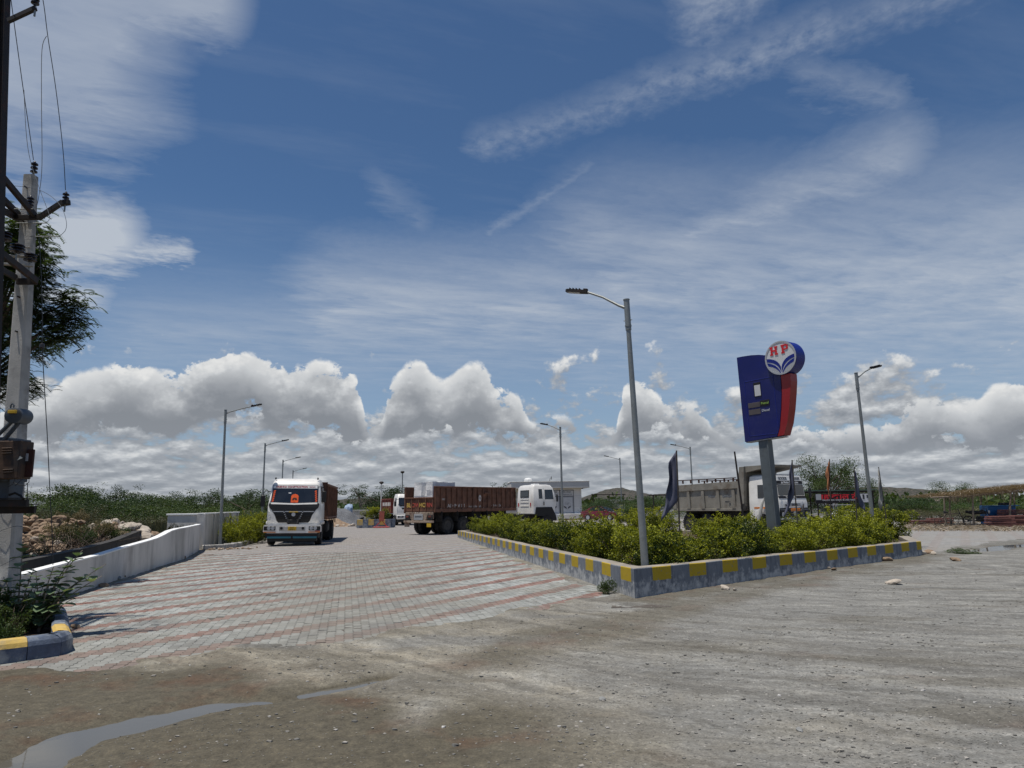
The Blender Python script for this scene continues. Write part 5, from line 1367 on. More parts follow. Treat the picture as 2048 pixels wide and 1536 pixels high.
# local: rear at y = 0 (towards camera), forward +y
TL = 7.9
pbox(t2, 'bed_floor', 'rust_dark', (0, TL / 2, 1.40), (2.40, TL - .02, .14))
for s in (-1, 1):
    wl = pbox(t2, 'bed_side', 'rust_brown', (s * 1.19, TL / 2, 2.08), (.05, TL, 1.42), .004)
    pbox(wl, 'top_rail', 'rust_brown', (s * 1.225, TL / 2, 2.78), (.11, TL + .02, .08), .01)
    pbox(wl, 'bottom_rail', 'rust_brown', (s * 1.225, TL / 2, 1.40), (.12, TL + .02, .20), .01)
    for k in range(17): pbox(wl, 'rib', 'rust_brown', (s * 1.25, .06 + (TL - .12) * k / 16, 2.10), (.07, .065, 1.24), .008)
    for k in range(8): pbox(wl, 'rail_lug', 'beige_paint', (s * 1.292, .5 + .98 * k, 1.515), (.02, .05, .035))
    pbox(wl, 'access_hatch', 'rust_brown', (s * 1.27, 4.9, 2.42), (.09, .62, .10), .01)
pbox(t2, 'bed_front', 'rust_brown', (0, TL - .03, 2.08), (2.36, .05, 1.40))
tg = pbox(t2, 'tailgate', 'rust_brown', (0, .04, 1.76), (2.36, .07, .80), .008)
for k in range(5): pbox(tg, 'rib', 'rust_brown', (-1.14 + .57 * k, -.02, 1.78), (.07, .06, .74), .008)
pbox(tg, 'top_rail', 'rust_brown', (0, -.01, 2.15), (2.40, .11, .07), .01)
pmat('paint_ochre', (0.62, 0.42, 0.10), 0.7, var=0.3, sc=9); pmat('paint_oldred', (0.42, 0.07, 0.05), 0.7, var=0.3, sc=9); pmat('paint_chalk', (0.60, 0.58, 0.54), 0.8, var=0.3, sc=9)
for k, (tx_, mt_) in enumerate((('BL', 'paint_ochre'), ('OW', 'paint_oldred'), ('HO', 'paint_ochre'), ('RN', 'paint_oldred'))):
    text(tx_, 0.36, tg, (-.85 + .57 * k, -.014, 1.72), (R_(90), 0, 0), mt_, sx=0.95, bold=0.006)
rp = pbox(t2, 'rear_panel', 'beige_paint', (0, .02, 1.12), (2.30, .08, .40), .01)
for s in (-1, 1):
    mb = MB(); mb.prism([(s * .55, .82), (s * .80, 1.30), (s * .42, 1.30), (s * .40, .82)], lambda u, v, d: Vector((u, d, v)), -.05, .06); mb.build('bracket', 'beige_paint', t2)
    pbox(t2, 'tail_lamp', 'chassis', (s * .92, -.03, 1.02), (.42, .06, .30), .02)
    pbox(t2, 'lamp_lens', 'rust_red', (s * .92, -.065, 1.06), (.22, .02, .10), .01)
pl_ = pbox(t2, 'number_board', 'panel_grey', (0, -.05, 1.03), (.74, .03, .34), .01)
pbox(t2, 'rear_bumper', 'beige_paint', (0, -.04, .76), (2.42, .12, .13), .02)
pbox(t2, 'yellow_plate', 'plate_yellow', (.88, -.08, .60), (.34, .02, .28), .004)
pbox(t2, 'left_flap', 'beige_paint', (-.98, -.02, .58), (.4, .02, .24))
text('RJ 01 GA', 0.14, t2, (0, -.055, 1.26), (R_(90), 0, 0), 'paint_chalk'); text('KISHANGARH', 0.11, t2, (0, -.07, 1.06), (R_(90), 0, 0), 'print_dark', sx=.8)
sz = (R_(90), 0, R_(90))
text('AD MV 81', 0.30, t2, (1.222, 1.95, 1.66), sz, 'paint_chalk', sx=1.25); text('Gre sea ben ab', 0.20, t2, (1.222, 3.6, 1.62), sz, 'paint_chalk', sx=1.1); text('40 mm 2x1', 0.22, t2, (1.222, 5.9, 1.66), sz, 'paint_chalk', sx=1.1)
text('1001', 0.16, t2, (1.222, .8, 2.05), sz, 'paint_chalk')
mb = MB(); mb.prism([(4.18 + .13 * math.cos(a), 2.12 + .20 * math.sin(a)) for a in [2 * math.pi * k / 16 for k in range(16)]], lambda u, v, d: Vector((1.216 + d, u, v)), 0, .008); em = mb.build('emblem', 'paint_chalk', t2)
text('MB', 0.13, em, (1.228, 4.18, 2.12), sz, 'rust_red')
pbox(t2, 'chassis_rail', 'chassis', (0, 4.0, 1.15), (1.0, 7.6, .34))
for yy in (1.25, 2.65, 4.05): axle(t2, yy, 0.52, 1.04, True)
for yy in (.55, 1.95, 3.35, 4.75): pbox(t2, 'mudguard_stay', 'chassis', (1.1, yy, 1.05), (.5, .04, .6))
# marble block and its own place on the trailer floor
mbk = thing('marble_block', 'rough white marble block loaded on the brown trailer', 'block', t2.matrix_basis @ Vector((-0.02, 1.35, 1.47)), HA)
bmx = bmesh.new(); bmesh.ops.create_cube(bmx, size=1.0); bmesh.ops.subdivide_edges(bmx, edges=bmx.edges[:], cuts=9, use_grid_fill=True)
rngm = np.random.RandomState(2)
for v in bmx.verts:
    p = v.co; n_ = Vector((vnoise(p.y * 5 + 3, p.z * 5, 1), vnoise(p.x * 5, p.z * 5 + 7, 2), vnoise(p.x * 5, p.y * 5, 3))) - Vector((.5, .5, .5))
    v.co = Vector((p.x * 1.52, p.y * 2.0, (p.z + .5) * 1.62)) + n_ * 0.07 + Vector((rngm.uniform(-.006, .006), 0, rngm.uniform(-.006, .006)))
    if p.z > .3 and abs(p.x - .05) < .12 and p.y < -.45: v.co.y += .22
meb = bpy.data.meshes.new('block'); bmx.to_mesh(meb); bmx.free(); meb.materials.append(M['marble'])
put(bpy.data.objects.new('block', meb), mbk)
# tractor
HB = R_(-62)
c2 = t2.matrix_basis @ Vector((0, TL + 0.2, 0))
t2b = thing('tractor_unit', 'white tractor cab turned away to the right in front of the kiosk', 'truck', (0.75, 49.9, 0), HB)
# local: rear of cab at y = 0, forward +y
LW = [(1.05, 1.14, 0.0, 1.75, 0.12), (1.9, 1.15, 0.0, 1.95, 0.14), (2.80, 1.06, 0.04, 1.72, 0.16), (2.98, .98, 0.14, 1.58, 0.2), (3.03, .80, 0.35, 1.4, 0.2)]
cab_shell(t2b, LW, 'white_paint')
def rpanel(poly, off, mat, name, par=t2b, th=0.02):
    mb = MB(); mb.prism(poly, lambda u, v, d: Vector((u, lvl(LW, v, 2) - d, v)), off - th, off); return mb.build(name, mat, par)
rw = rpanel([(-.62, 2.16), (.62, 2.16), (.62, 2.66), (-.62, 2.66)], 0.02, 'black_plastic', 'rear_window_frame'); rpanel([(-.54, 2.22), (.54, 2.22), (.54, 2.60), (-.54, 2.60)], 0.026, 'glass', 'rear_window', rw)
for z in (1.55, 1.80, 2.0): rpanel([(-.6, z), (.6, z), (.6, z + .07), (-.6, z + .07)], 0.022, 'white_paint', 'rear_swage')
for s in (-1, 1): rpanel([(s * .80, 1.55), (s * .92, 1.55), (s * .92, 1.80), (s * .80, 1.80)], 0.022, 'red_paint', 'rear_lamp')
rpanel([(-1.05, 1.05), (1.05, 1.05), (1.05, 1.14), (-1.05, 1.14)], 0.02, 'kiosk_grey', 'rear_sill')
for s in (-1, 1):
    spanel(t2b, LW, [(.50, 2.06), (.78, 2.06), (.78, 2.72), (.50, 2.72)], s, .012, 'glass', 'quarter_window')
    spanel(t2b, LW, [(.98, 2.02), (1.66, 2.02), (1.60, 2.68), (.98, 2.68)], s, .012, 'glass', 'side_window')
    spanel(t2b, LW, [(.88, 1.2), (.90, 1.2), (.90, 2.78), (.88, 2.78)], s, .006, 'chassis', 'door_seam')
    spanel(t2b, LW, [(.84, 1.62), (.90, 1.62), (.90, 1.86), (.84, 1.86)], s, .03, 'black_plastic', 'door_handle')
    mb = MB(); mb.prism([(.15, 1.0), (.25, 1.5), (1.5, 1.5), (1.75, 1.05), (1.9, .6), (1.2, .55), (1.0, .9), (.4, .9)], lambda u, v, d: Vector((s * (1.13 + d), u, v)), -.12, .03); mb.build('wheel_arch', 'black_plastic', t2b)
    mb = MB(); mb.box((s * 1.30, 1.85, 2.1), (.16, .10, .5), .03); mb.build('mirror', 'black_plastic', t2b, True)
fsn = MB(); fsn.prism([(-1.0, 2.0), (1.0, 2.0), (.94, 2.68), (-.94, 2.68)], lambda u, v, d: Vector((u, lvl(LW, v, 3) + d, v)), -.01, .012); fsn.build('windscreen', 'glass', t2b)
pbox(t2b, 'bumper', 'white_paint', (0, 1.98, .78), (2.35, .30, .45), .05)
pbox(t2b, 'roof_vent', 'white_plain', (.1, .8, 3.06), (.6, .4, .08), .03)
pbox(t2b, 'chassis_rail', 'chassis', (0, -.3, .85), (.9, 4.4, .3))
mb = MB(); mb.lathe([(.45, 0), (.5, .06), (.3, .1)], (0, -1.2, 1.02), 'z', 14); mb.build('fifth_wheel', 'chassis', t2b)
axle(t2b, 1.1, .50, 1.02); axle(t2b, -1.5, .50, 1.02, True)

# ---- small distant tipper behind the trailer tail
t3 = thing('tipper_truck', 'distant white cab tipper with a red body half hidden by the trailer tail', 'truck', (-9.55, 66.0, 0), R_(21))
LD = [(0.9, 1.14, 0.05, 1.95, 0.14), (1.3, 1.15, 0, 1.95, .16), (1.8, 1.14, .05, 1.95, .15), (2.6, 1.05, .32, 1.95, .15), (2.85, .98, .6, 1.9, .2)]
cab_shell(t3, LD, 'white_paint')
fpanel(t3, LD, [(-1.0, 1.85), (1.0, 1.85), (.96, 2.5), (-.96, 2.5)], .014, 'glass', 'windscreen'); fpanel(t3, LD, [(-.9, 1.72), (.9, 1.72), (1.0, 1.84), (-1.0, 1.84)], .012, 'black_plastic', 'cowl_panel')
fpanel(t3, LD, [(-.75, 1.6), (-.5, 1.1), (.5, 1.1), (.75, 1.6)], .014, 'black_plastic', 'grille')
b3 = pbox(t3, 'bumper', 'white_paint', (0, -.05, .75), (2.4, .25, .38), .05)
for s in (-1, 1):
    pbox(b3, 'headlight', 'black_plastic', (s * .85, -.19, .78), (.5, .03, .16), .02); pbox(b3, 'lens', 'lamp_glass', (s * .85, -.21, .78), (.30, .02, .09), .01)
    spanel(t3, LD, [(.5, 1.85), (1.3, 1.85), (1.3, 2.5), (.65, 2.5)], s, .01, 'glass', 'side_window'); mirror(t3, s, .05, 1.95, 1.32)
pbox(t3, 'under_bumper', 'black_plastic', (0, .05, .42), (2.2, .25, .25), .03)
pbox(t3, 'chassis_rail', 'chassis', (0, 3.6, .85), (.9, 6.6, .28))
axle(t3, .95, .5, 1.03); axle(t3, 4.8, .5, 1.05, True); axle(t3, 6.1, .5, 1.05, True)
open_bed(t3, 2.3, 7.2, 1.1, 2.45, 1.22, 'rust_red', 7)
for s in (-1, 1): pbox(t3, 'pale_stripe', 'paint_chalk', (s * 1.235, 4.7, 1.95), (.02, 4.0, .34))
for k in range(2): 
    mb = MB(); mb.stone((-.5 + k, 2.9, 2.5), (.35, .3, .25), random.Random(k)); mb.build('load_stone', 'marble', t3)

# ---- grey tipper behind the hedge
t4 = thing('tipper_truck', 'dusty grey tipper with a canopy over its white cab behind the hedge', 'truck', (14.15, 36.4, 0), R_(33))
t4.scale = (1, 1, 1.05)
LT = [(0.75, 1.17, 0.05, 1.85, 0.10), (1.45, 1.19, 0.0, 1.85, 0.12), (1.70, 1.18, 0.06, 1.85, .12), (1.78, 1.17, 0.10, 1.85, .12), (2.42, 1.13, 0.16, 1.85, .12), (2.78, 1.08, 0.24, 1.83, .14), (2.86, .95, .40, 1.7, .2)]
cab_shell(t4, LT, 'white_paint')
w4 = fpanel(t4, LT, [(-1.04, 1.83), (1.04, 1.83), (1.02, 2.36), (-1.02, 2.36)], .014, 'glass', 'windscreen', .03)
tilt4 = math.atan2(.06, .64)
fpanel(t4, LT, [(-1.04, 2.385), (1.04, 2.385), (1.03, 2.53), (-1.03, 2.53)], .016, 'banner_black', 'name_strip', .03)
fpanel(t4, LT, [(-.98, 2.545), (.98, 2.545), (.97, 2.74), (-.97, 2.74)], .016, 'white_plain', 'goods_board', .03)
text('GOODS', .19, t4, (-.52, lvl(LT, 2.64, 2) - .02, 2.64), (R_(80), 0, 0), 'print_dark', bold=.005); text('CARRIER', .19, t4, (.50, lvl(LT, 2.64, 2) - .02, 2.64), (R_(80), 0, 0), 'print_dark', bold=.005)
text('Jay Maydan Construction', .135, t4, (0, lvl(LT, 2.455, 2) - .022, 2.455), (R_(82), 0, 0), 'logo_white', bold=.003)
fpanel(t4, LT, [(-1.08, 1.70), (1.08, 1.70), (1.06, 1.81), (-1.06, 1.81)], .016, 'banner_black', 'lower_strip', .03)
text('RJ 14       GF 5866', .105, t4, (-.1, lvl(LT, 1.755, 2) - .03, 1.755), (R_(66), 0, 0), 'logo_white', bold=.002)
for s in (-1, 1):
    mb = MB(); mb.tube([(s * .7, .02, 1.73), (s * .35, -.03, 1.80)], .012, 5); mb.build('wiper', 'black_plastic', t4)
fpanel(t4, LT, [(-.52, 1.32), (.52, 1.32), (.52, 1.46), (-.52, 1.46)], .014, 'panel_grey', 'badge_panel', .03)
text('TATA', .15, t4, (0.02, -.022, 1.385), (R_(90), 0, 0), 'print_dark', sx=1.25, bold=.006)
g4 = fpanel(t4, LT, [(-1.12, .80), (1.12, .80), (1.12, 1.24), (-1.12, 1.24)], .014, 'black_plastic', 'grille', .03)
for k in range(4): fpanel(g4, LT, [(-1.08, .88 + .09 * k), (1.08, .88 + .09 * k), (1.08, .905 + .09 * k), (-1.08, .905 + .09 * k)], .03, 'panel_grey', 'grille_bar', .02)
pbox(g4, 'garland', 'orange_paint', (0.02, -.06, 1.15), (.75, .04, .12), .02)
mb = MB(); mb.lathe([(.14, -.05), (.15, -.03), (.10, -.02), (.08, -.045)], (.02, 0, .98), 'y', 18); mb.build('badge', 'logo_silver', t4, True)
for s in (-1, 1):
    mb = MB(); mb.tube([(s * .72, -.05, 1.42), (s * .62, -.07, 1.25), (s * .46, -.07, 1.08), (s * .42, -.06, .86)], [.03, .05, .07, .09], 6); mb.build('tassel', 'scrap_dark', t4)
    hl = pbox(t4, 'headlight', 'black_plastic', (s * .98, -.03, .98), (.30, .05, .34), .02); mb = MB(); mb.lathe([(.10, -.02), (.11, 0), (.06, .03)], (s * .98, -.06, .93), 'y', 14); mb.build('lens', 'lamp_glass', hl, True)
    d4 = spanel(t4, LT, [(.42, 1.72), (1.25, 1.72), (1.25, 2.36), (.50, 2.36)], s, .012, 'glass', 'side_window'); spanel(d4, LT, [(.16, 1.48), (.40, 1.48), (.44, 2.36), (.22, 2.36)], s, .012, 'glass', 'quarter_window')
    spanel(t4, LT, [(.30, 1.22), (1.5, 1.22), (1.5, 1.30), (.30, 1.30)], s, .008, 'orange_paint', 'side_stripe')
    mirror(t4, s, .0, 1.95, 1.38)
    mb = MB(); mb.prism([(.35, .75), (.5, 1.1), (.8, 1.22), (1.15, 1.22), (1.45, 1.05), (1.6, .75), (1.45, .75), (1.2, 1.05), (.75, 1.05), (.5, .75)], lambda u, v, d: Vector((s * (1.17 + d), u, v)), -.1, .05); mb.build('wheel_arch', 'white_paint', t4)
mb = MB(); mb.tube([(-1.28, .75, 1.75), (-1.34, .9, 1.4), (-1.4, 1.0, .95), (-1.45, 1.15, .62)], [.03, .07, .10, .07], 7); mb.build('hanging_cloth', 'flag_white', t4, True)
pbox(t4, 'bumper', 'panel_grey', (0, -.03, .70), (2.4, .2, .12), .02); pbox(t4, 'bumper_bar', 'logo_white', (.1, -.15, .60), (1.5, .04, .05), .01); pbox(t4, 'yellow_plate', 'plate_yellow', (-.78, -.14, .48), (.36, .02, .24)); pbox(t4, 'under_bumper', 'chassis', (0, .1, .45), (2.2, .2, .3), .02)
for k in range(3): pbox(t4, 'mascot_plate', 'panel_pale', (-.2 + .38 * k, -.13, .45), (.16, .02, .18), .01, (0, R_(20 * (k - 1)), 0))
pbox(t4, 'chassis_rail', 'chassis', (0, 3.7, .95), (.9, 6.4, .34)); pbox(t4, 'air_tank', 'chassis', (-1.0, 2.3, .9), (.4, .7, .4), .1)
axle(t4, 1.0, .5, 1.05); axle(t4, 4.7, .5, 1.05, True); axle(t4, 6.0, .5, 1.05, True)
# bed: sloping headboard and canopy
YB0, YB1, ZB0, ZB1 = 2.15, 7.1, 1.12, 2.66
pbox(t4, 'bed_floor', 'tipper_grey', (0, (YB0 + YB1) / 2, ZB0 + .06), (2.36, YB1 - YB0 - .02, .12))
for s in (-1, 1):
    mb = MB(); mb.prism([(YB0 + .15, ZB0), (YB1, ZB0), (YB1 + .12, ZB1 - .18), (YB0 + .15, ZB1 - .08)], lambda u, v, d: Vector((s * (1.17 + d), u, v)), 0, .06); wl = mb.build('bed_side', 'tipper_grey', t4)
    mb = MB(); mb.prism([(YB0 + .15, ZB1 - .42), (YB1 + .1, ZB1 - .50), (YB1 + .12, ZB1 - .17), (YB0 + .15, ZB1 - .07)], lambda u, v, d: Vector((s * (1.235 + d), u, v)), 0, .07); mb.build('top_rail', 'tipper_grey', wl)
    pbox(wl, 'bottom_rail', 'tipper_grey', (s * 1.262, (YB0 + YB1) / 2, ZB0 + .06), (.06, YB1 - YB0 - .1, .12), .01)
    for k in range(5):
        yy = YB0 + .42 + 1.06 * k
        mb = MB(); mb.prism([(yy, ZB0 + .12), (yy + .26, ZB0 + .12), (yy + .22, ZB1 - .5), (yy + .04, ZB1 - .5)], lambda u, v, d: Vector((s * (1.235 + d), u, v)), 0, .075); mb.build('rib', 'tipper_grey', wl)
    mb = MB(); mb.prism([(YB0 - .10, ZB0), (YB0 + .42, ZB0), (YB0 + .02, 3.28), (YB0 - .28, 3.28)], lambda u, v, d: Vector((s * (1.10 + d), u, v)), 0, .24); mb.build('head_post', 'tipper_grey', t4)
    gr = pbox(wl, 'guard_rail', 'rust_dark', (s * 1.22, (YB0 + YB1) / 2 + .2, ZB1 + .10), (.05, YB1 - YB0 - .35, .045))
    for k in range(8): pbox(wl, 'guard_stud', 'rust_dark', (s * 1.22, YB0 + .55 + .60 * k, ZB1 + .0), (.05, .09, .16))
mb = MB(); mb.prism([(YB0 - .05, ZB0), (YB0 + .05, ZB0), (YB0 - .18, 3.25), (YB0 - .28, 3.25)], lambda u, v, d: Vector((d, u, v)), -1.1, 1.1); mb.build('bed_front', 'tipper_grey', t4)
mb = MB(); mb.prism([(.45, 3.20), (YB0 - .2, 2.98), (YB0 - .2, 3.30), (.38, 3.30)], lambda u, v, d: Vector((d, u, v)), -1.22, 1.22); cn = mb.build('cab_canopy', 'tipper_grey', t4)
pbox(cn, 'canopy_edge', 'tipper_grey', (0, .32, 3.27), (2.5, .10, .09), .01)
mb = MB(); mb.cyl((-1.23, YB0 - .1, 1.3), (-1.36, YB0 - .1, 1.3), .17, 16); mb.build('tank_end', 'chassis', t4)
pbox(t4, 'tailgate', 'tipper_grey', (0, YB1 + .09, 1.80), (2.3, .08, 1.3), .01)
for s in (-1,):
    for k, (tx_, sz_) in enumerate((('INDIA', .18), ('GANGA', .18))):
        text(tx_, sz_, t4, (s * 1.236, YB0 + 2.08 - 1.06 * k + .0, 1.86), (R_(90), 0, R_(-90)), 'blue_box')
    text('9982414', .10, t4, (s * 1.236, YB0 + 1.0, 1.58), (R_(90), 0, R_(-90)), 'print_dark'); text('P', .22, t4, (s * 1.236, YB0 + .86, 1.42), (R_(90), 0, R_(-90)), 'print_dark')

# ---- maroon saloon car
CA = R_(52)
car = thing('saloon_car', 'maroon saloon car parked beside the white kiosk', 'car', (10.85, 73.0, 0), CA)
# local: front at y = 0 facing -y
def sect(y, hw, z0, zb, r): return [Vector((x, y, z)) for x, z in ((-hw + .06, z0), (-hw, z0 + .12), (-hw, zb - .16), (-hw + .07, zb - .04), (-hw + .22, zb), (hw - .22, zb), (hw - .07, zb - .04), (hw, zb - .16), (hw, z0 + .12), (hw - .06, z0))]
mb = MB(); mb.loft([sect(0.0, .68, .30, .62, 0), sect(.12, .80, .24, .74, 0), sect(.5, .86, .22, .84, 0), sect(1.15, .87, .22, .95, 0), sect(2.2, .87, .22, .98, 0), sect(3.3, .87, .22, 1.0, 0), sect(4.0, .85, .25, 1.02, 0), sect(4.32, .78, .34, .98, 0), sect(4.40, .70, .40, .85, 0)]); body = mb.build('body', 'car_maroon', car, True)
gh = [(1.10, .72, .93), (1.95, .58, 1.42), (2.6, .58, 1.48), (3.1, .57, 1.43), (3.95, .66, 1.0)]
mb = MB(); mb.loft([[Vector((-.78, y, .93)), Vector((-h, y, z)), Vector((h, y, z)), Vector((.78, y, .93))] for y, h, z in gh]); mb.build('roof', 'car_maroon', car, True)
mb = MB(); mb.prism([(-.66, .98), (.66, .98), (.54, 1.40), (-.54, 1.40)], lambda u, v, d: Vector((u, 1.10 + (v - .93) / .49 * .85 - d, v)), -.01, .03); mb.build('windscreen', 'glass', car)
for s in (-1, 1):
    for poly, nm in (([(1.42, 1.0), (2.35, 1.0), (2.35, 1.38), (1.98, 1.36)], 'side_window'), ([(2.42, 1.0), (3.45, 1.0), (3.05, 1.34), (2.42, 1.40)], 'side_window')):
        mb = MB(); mb.prism(poly, lambda u, v, d: Vector((s * (.79 - (v - .93) / .5 * .2 + d), u, v)), -.02, .012); mb.build(nm, 'glass', car)
    for yy in (.82, 3.42):
        mb = MB(); mb.lathe([(.20, -.1), (.32, -.09), (.32, .09), (.20, .1)], (s * .80, yy, .32), 'x', 20); wv = mb.build('wheel', 'rubber', car, True)
        mb = MB(); mb.lathe([(.21, s * .101), (.16, s * .09), (.03, s * .105)], (s * .80, yy, .32), 'x', 14); mb.build('rim', 'logo_silver', wv, True)
    pbox(car, 'headlight', 'lamp_glass', (s * .66, .06, .66), (.30, .16, .12), .03); pbox(car, 'tail_light', 'red_paint', (s * .62, 4.36, .80), (.24, .08, .14), .02)
    pbox(car, 'door_mirror', 'car_maroon', (s * .93, 1.5, 1.02), (.16, .10, .12), .03); pbox(car, 'fog_lamp', 'logo_silver', (s * .62, .02, .40), (.22, .06, .10), .02)
pbox(car, 'grille', 'black_plastic', (0, .0, .50), (.9, .06, .16), .02); pbox(car, 'number_plate', 'white_plain', (0, -.03, .50), (.44, .03, .11), .004)
# ------------------------------------------------------------------ vegetation
def leaves(P, Nrm, size, aspect, rs, fold=0.25, up=0.35):
    """one folded diamond (two triangles, as one quad) per leaf around points P"""
    n = len(P)
    d = rs.normal(size=(n, 3)) + Nrm * 0.9; d[:, 2] += up
    d /= np.linalg.norm(d, axis=1)[:, None]
    q = rs.normal(size=(n, 3)); sd_ = np.cross(d, q); sd_ /= (np.linalg.norm(sd_, axis=1)[:, None] + 1e-9)
    nn = np.cross(d, sd_)
    s = (size * rs.uniform(0.6, 1.3, n))[:, None]
    a, b_ = P, P + d * s
    mid = P + d * s * 0.5 + nn * s * fold * 0.3
    l, r = mid + sd_ * s * aspect, mid - sd_ * s * aspect
    V = np.stack([a, l, b_, r], 1).reshape(-1, 3)
    return V, np.arange(n * 4).reshape(n, 4)

def bush_mesh(seed, rad=0.62, hgt=1.0, n=5200, leaf=0.046, mat='leaf_hedge', lobes=16, ylw=0.55):
    rs = np.random.RandomState(seed); Ps, Ns, Tn = [], [], []
    for k in range(lobes):
        a, rr = rs.uniform(0, 6.28), rad * rs.uniform(0.05, 0.78) ** 0.7
        z = hgt * rs.uniform(0.10, 0.84); rr *= 1.15 * math.sin(math.pi * (0.16 + 0.66 * z / hgt))
        c = np.array([rr * math.cos(a), rr * math.sin(a), z]); lr = rad * rs.uniform(0.24, 0.42)
        m_ = n // lobes; d = rs.normal(size=(m_, 3)); d /= np.linalg.norm(d, axis=1)[:, None]
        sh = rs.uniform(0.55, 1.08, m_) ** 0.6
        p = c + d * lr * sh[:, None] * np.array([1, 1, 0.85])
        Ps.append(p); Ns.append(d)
        young_lit = (sh > 0.93) & (d[:, 2] > -0.1)           # pale new growth at the shoot tips; lit tops and inner shade painted in too
        Tn.append(np.clip(rs.uniform(0.0, 0.30, m_) + young_lit * rs.uniform(0.25, 0.75, m_) * ylw / 0.55, 0, 1))
    for k in range(26):                                   # loose shoots that break the outline
        a, z = rs.uniform(0, 6.28), hgt * rs.uniform(0.35, 0.95); rr = rad * (1.0 - 0.45 * (z / hgt) ** 2) * rs.uniform(.7, 1.0)
        c = np.array([rr * math.cos(a), rr * math.sin(a), z]); dr_ = np.array([math.cos(a) * .7, math.sin(a) * .7, 1.0]) * rs.uniform(.10, .22)
        tt = rs.uniform(0, 1, 24); p = c + tt[:, None] * dr_ + rs.normal(size=(24, 3)) * 0.016
        Ps.append(p); Ns.append(np.tile(dr_ / np.linalg.norm(dr_), (24, 1)) * .4); Tn.append(rs.uniform(.35, .95, 24))
    P, Nn, T = np.concatenate(Ps), np.concatenate(Ns), np.concatenate(Tn)
    ok = P[:, 2] > 0.02; P, Nn, T = P[ok], Nn[ok], T[ok]
    V, F = leaves(P, Nn, leaf, 0.30, rs)
    return fast_mesh('foliage', V, F, mat, tint=T)
def stem_mesh(seed, hgt=0.6, spread=0.3, n=7, r=0.012, mat='bark'):
    rng = random.Random(seed); mb = MB()
    trunk = Vector((0, 0, -0.1)); mb.tube([trunk, (0, 0, 0.12)], [r * 2, r * 1.6], 6)
    for k in range(n):
        a = 6.28 * k / n + rng.uniform(-.3, .3); e = Vector((math.cos(a) * spread, math.sin(a) * spread, hgt * rng.uniform(.7, 1.1)))
        mb.tube([(0, 0, 0.05), e * 0.5 + Vector((0, 0, .05)), e], [r, r * .7, r * .35], 5)
    return mb.mesh('stems', mat)
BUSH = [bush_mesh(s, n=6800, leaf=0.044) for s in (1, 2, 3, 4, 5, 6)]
BUSHD = [bush_mesh(s, n=5200, leaf=0.05, mat='leaf_mid') for s in (11, 12)]
BSTEM = [stem_mesh(s) for s in (1, 2)]
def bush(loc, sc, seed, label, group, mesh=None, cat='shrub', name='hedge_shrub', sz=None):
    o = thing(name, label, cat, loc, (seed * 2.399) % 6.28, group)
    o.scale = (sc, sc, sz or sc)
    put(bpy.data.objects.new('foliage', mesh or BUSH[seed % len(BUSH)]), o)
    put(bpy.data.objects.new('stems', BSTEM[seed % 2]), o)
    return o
rb = random.Random(17)
def along(p, q, off, step, base, grp, txt, sc0, zs=1.0, start=0.7, endgap=0.7, skip=()):
    d = (q - p); ln = d.length; d = d / ln; nrm = Vector((-d.y, d.x)); s_ = start; k = 0
    while s_ < ln - endgap:
        c = p + d * s_ + nrm * (off + rb.uniform(-.12, .12))
        sc = sc0 * rb.uniform(.86, 1.14)
        bush((c.x, c.y, base), sc, rb.randrange(100), txt % ORD[min(k, len(ORD) - 1)], grp, sz=sc * zs * rb.choice((.72, .85, 1.0, 1.0, 1.1, 1.25)))
        s_ += step * rb.uniform(.85, 1.15); k += 1
HG = 'clipped yellow-green hedge shrubs in the island'
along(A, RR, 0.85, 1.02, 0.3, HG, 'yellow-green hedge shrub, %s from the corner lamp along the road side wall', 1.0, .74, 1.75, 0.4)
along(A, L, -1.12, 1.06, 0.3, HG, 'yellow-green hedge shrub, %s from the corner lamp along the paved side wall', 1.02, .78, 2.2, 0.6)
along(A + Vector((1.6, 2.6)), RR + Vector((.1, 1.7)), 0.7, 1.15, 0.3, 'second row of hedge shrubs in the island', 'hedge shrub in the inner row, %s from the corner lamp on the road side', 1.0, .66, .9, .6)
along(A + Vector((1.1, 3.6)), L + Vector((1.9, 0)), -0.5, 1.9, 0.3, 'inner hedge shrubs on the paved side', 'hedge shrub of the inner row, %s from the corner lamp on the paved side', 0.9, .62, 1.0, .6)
for k, (px, Yd, sc, lab) in enumerate(((1255, 31, 1.25, 'round shrub left of the corner lamp and right of the maroon car'), (1290, 33, 1.5, 'broad shrub just behind the corner lamp pole'), (1325, 30, 1.3, 'shrub below the large slate pennant'), (1405, 25, 1.1, 'shrub in front of the tipper bed'),
        (1468, 23, 1.25, 'tall shrub left of the totem post'), (1690, 24.5, 1.45, 'tall pale shrub in front of the small white counter'), (1740, 25.5, 1.35, 'shrub left of the right hand lamp foot'), (1785, 25.0, 1.3, 'rounded shrub at the far right end of the hedge'), (1620, 25.0, 1.15, 'shrub below the orange pennant'), (1560, 25.5, 1.1, 'shrub below the tipper cab'))):
    p = D(px, 1040, Yd); bush((p.x, Yd, 0.28), sc, 40 + k, lab, HG, sz=sc * .78)
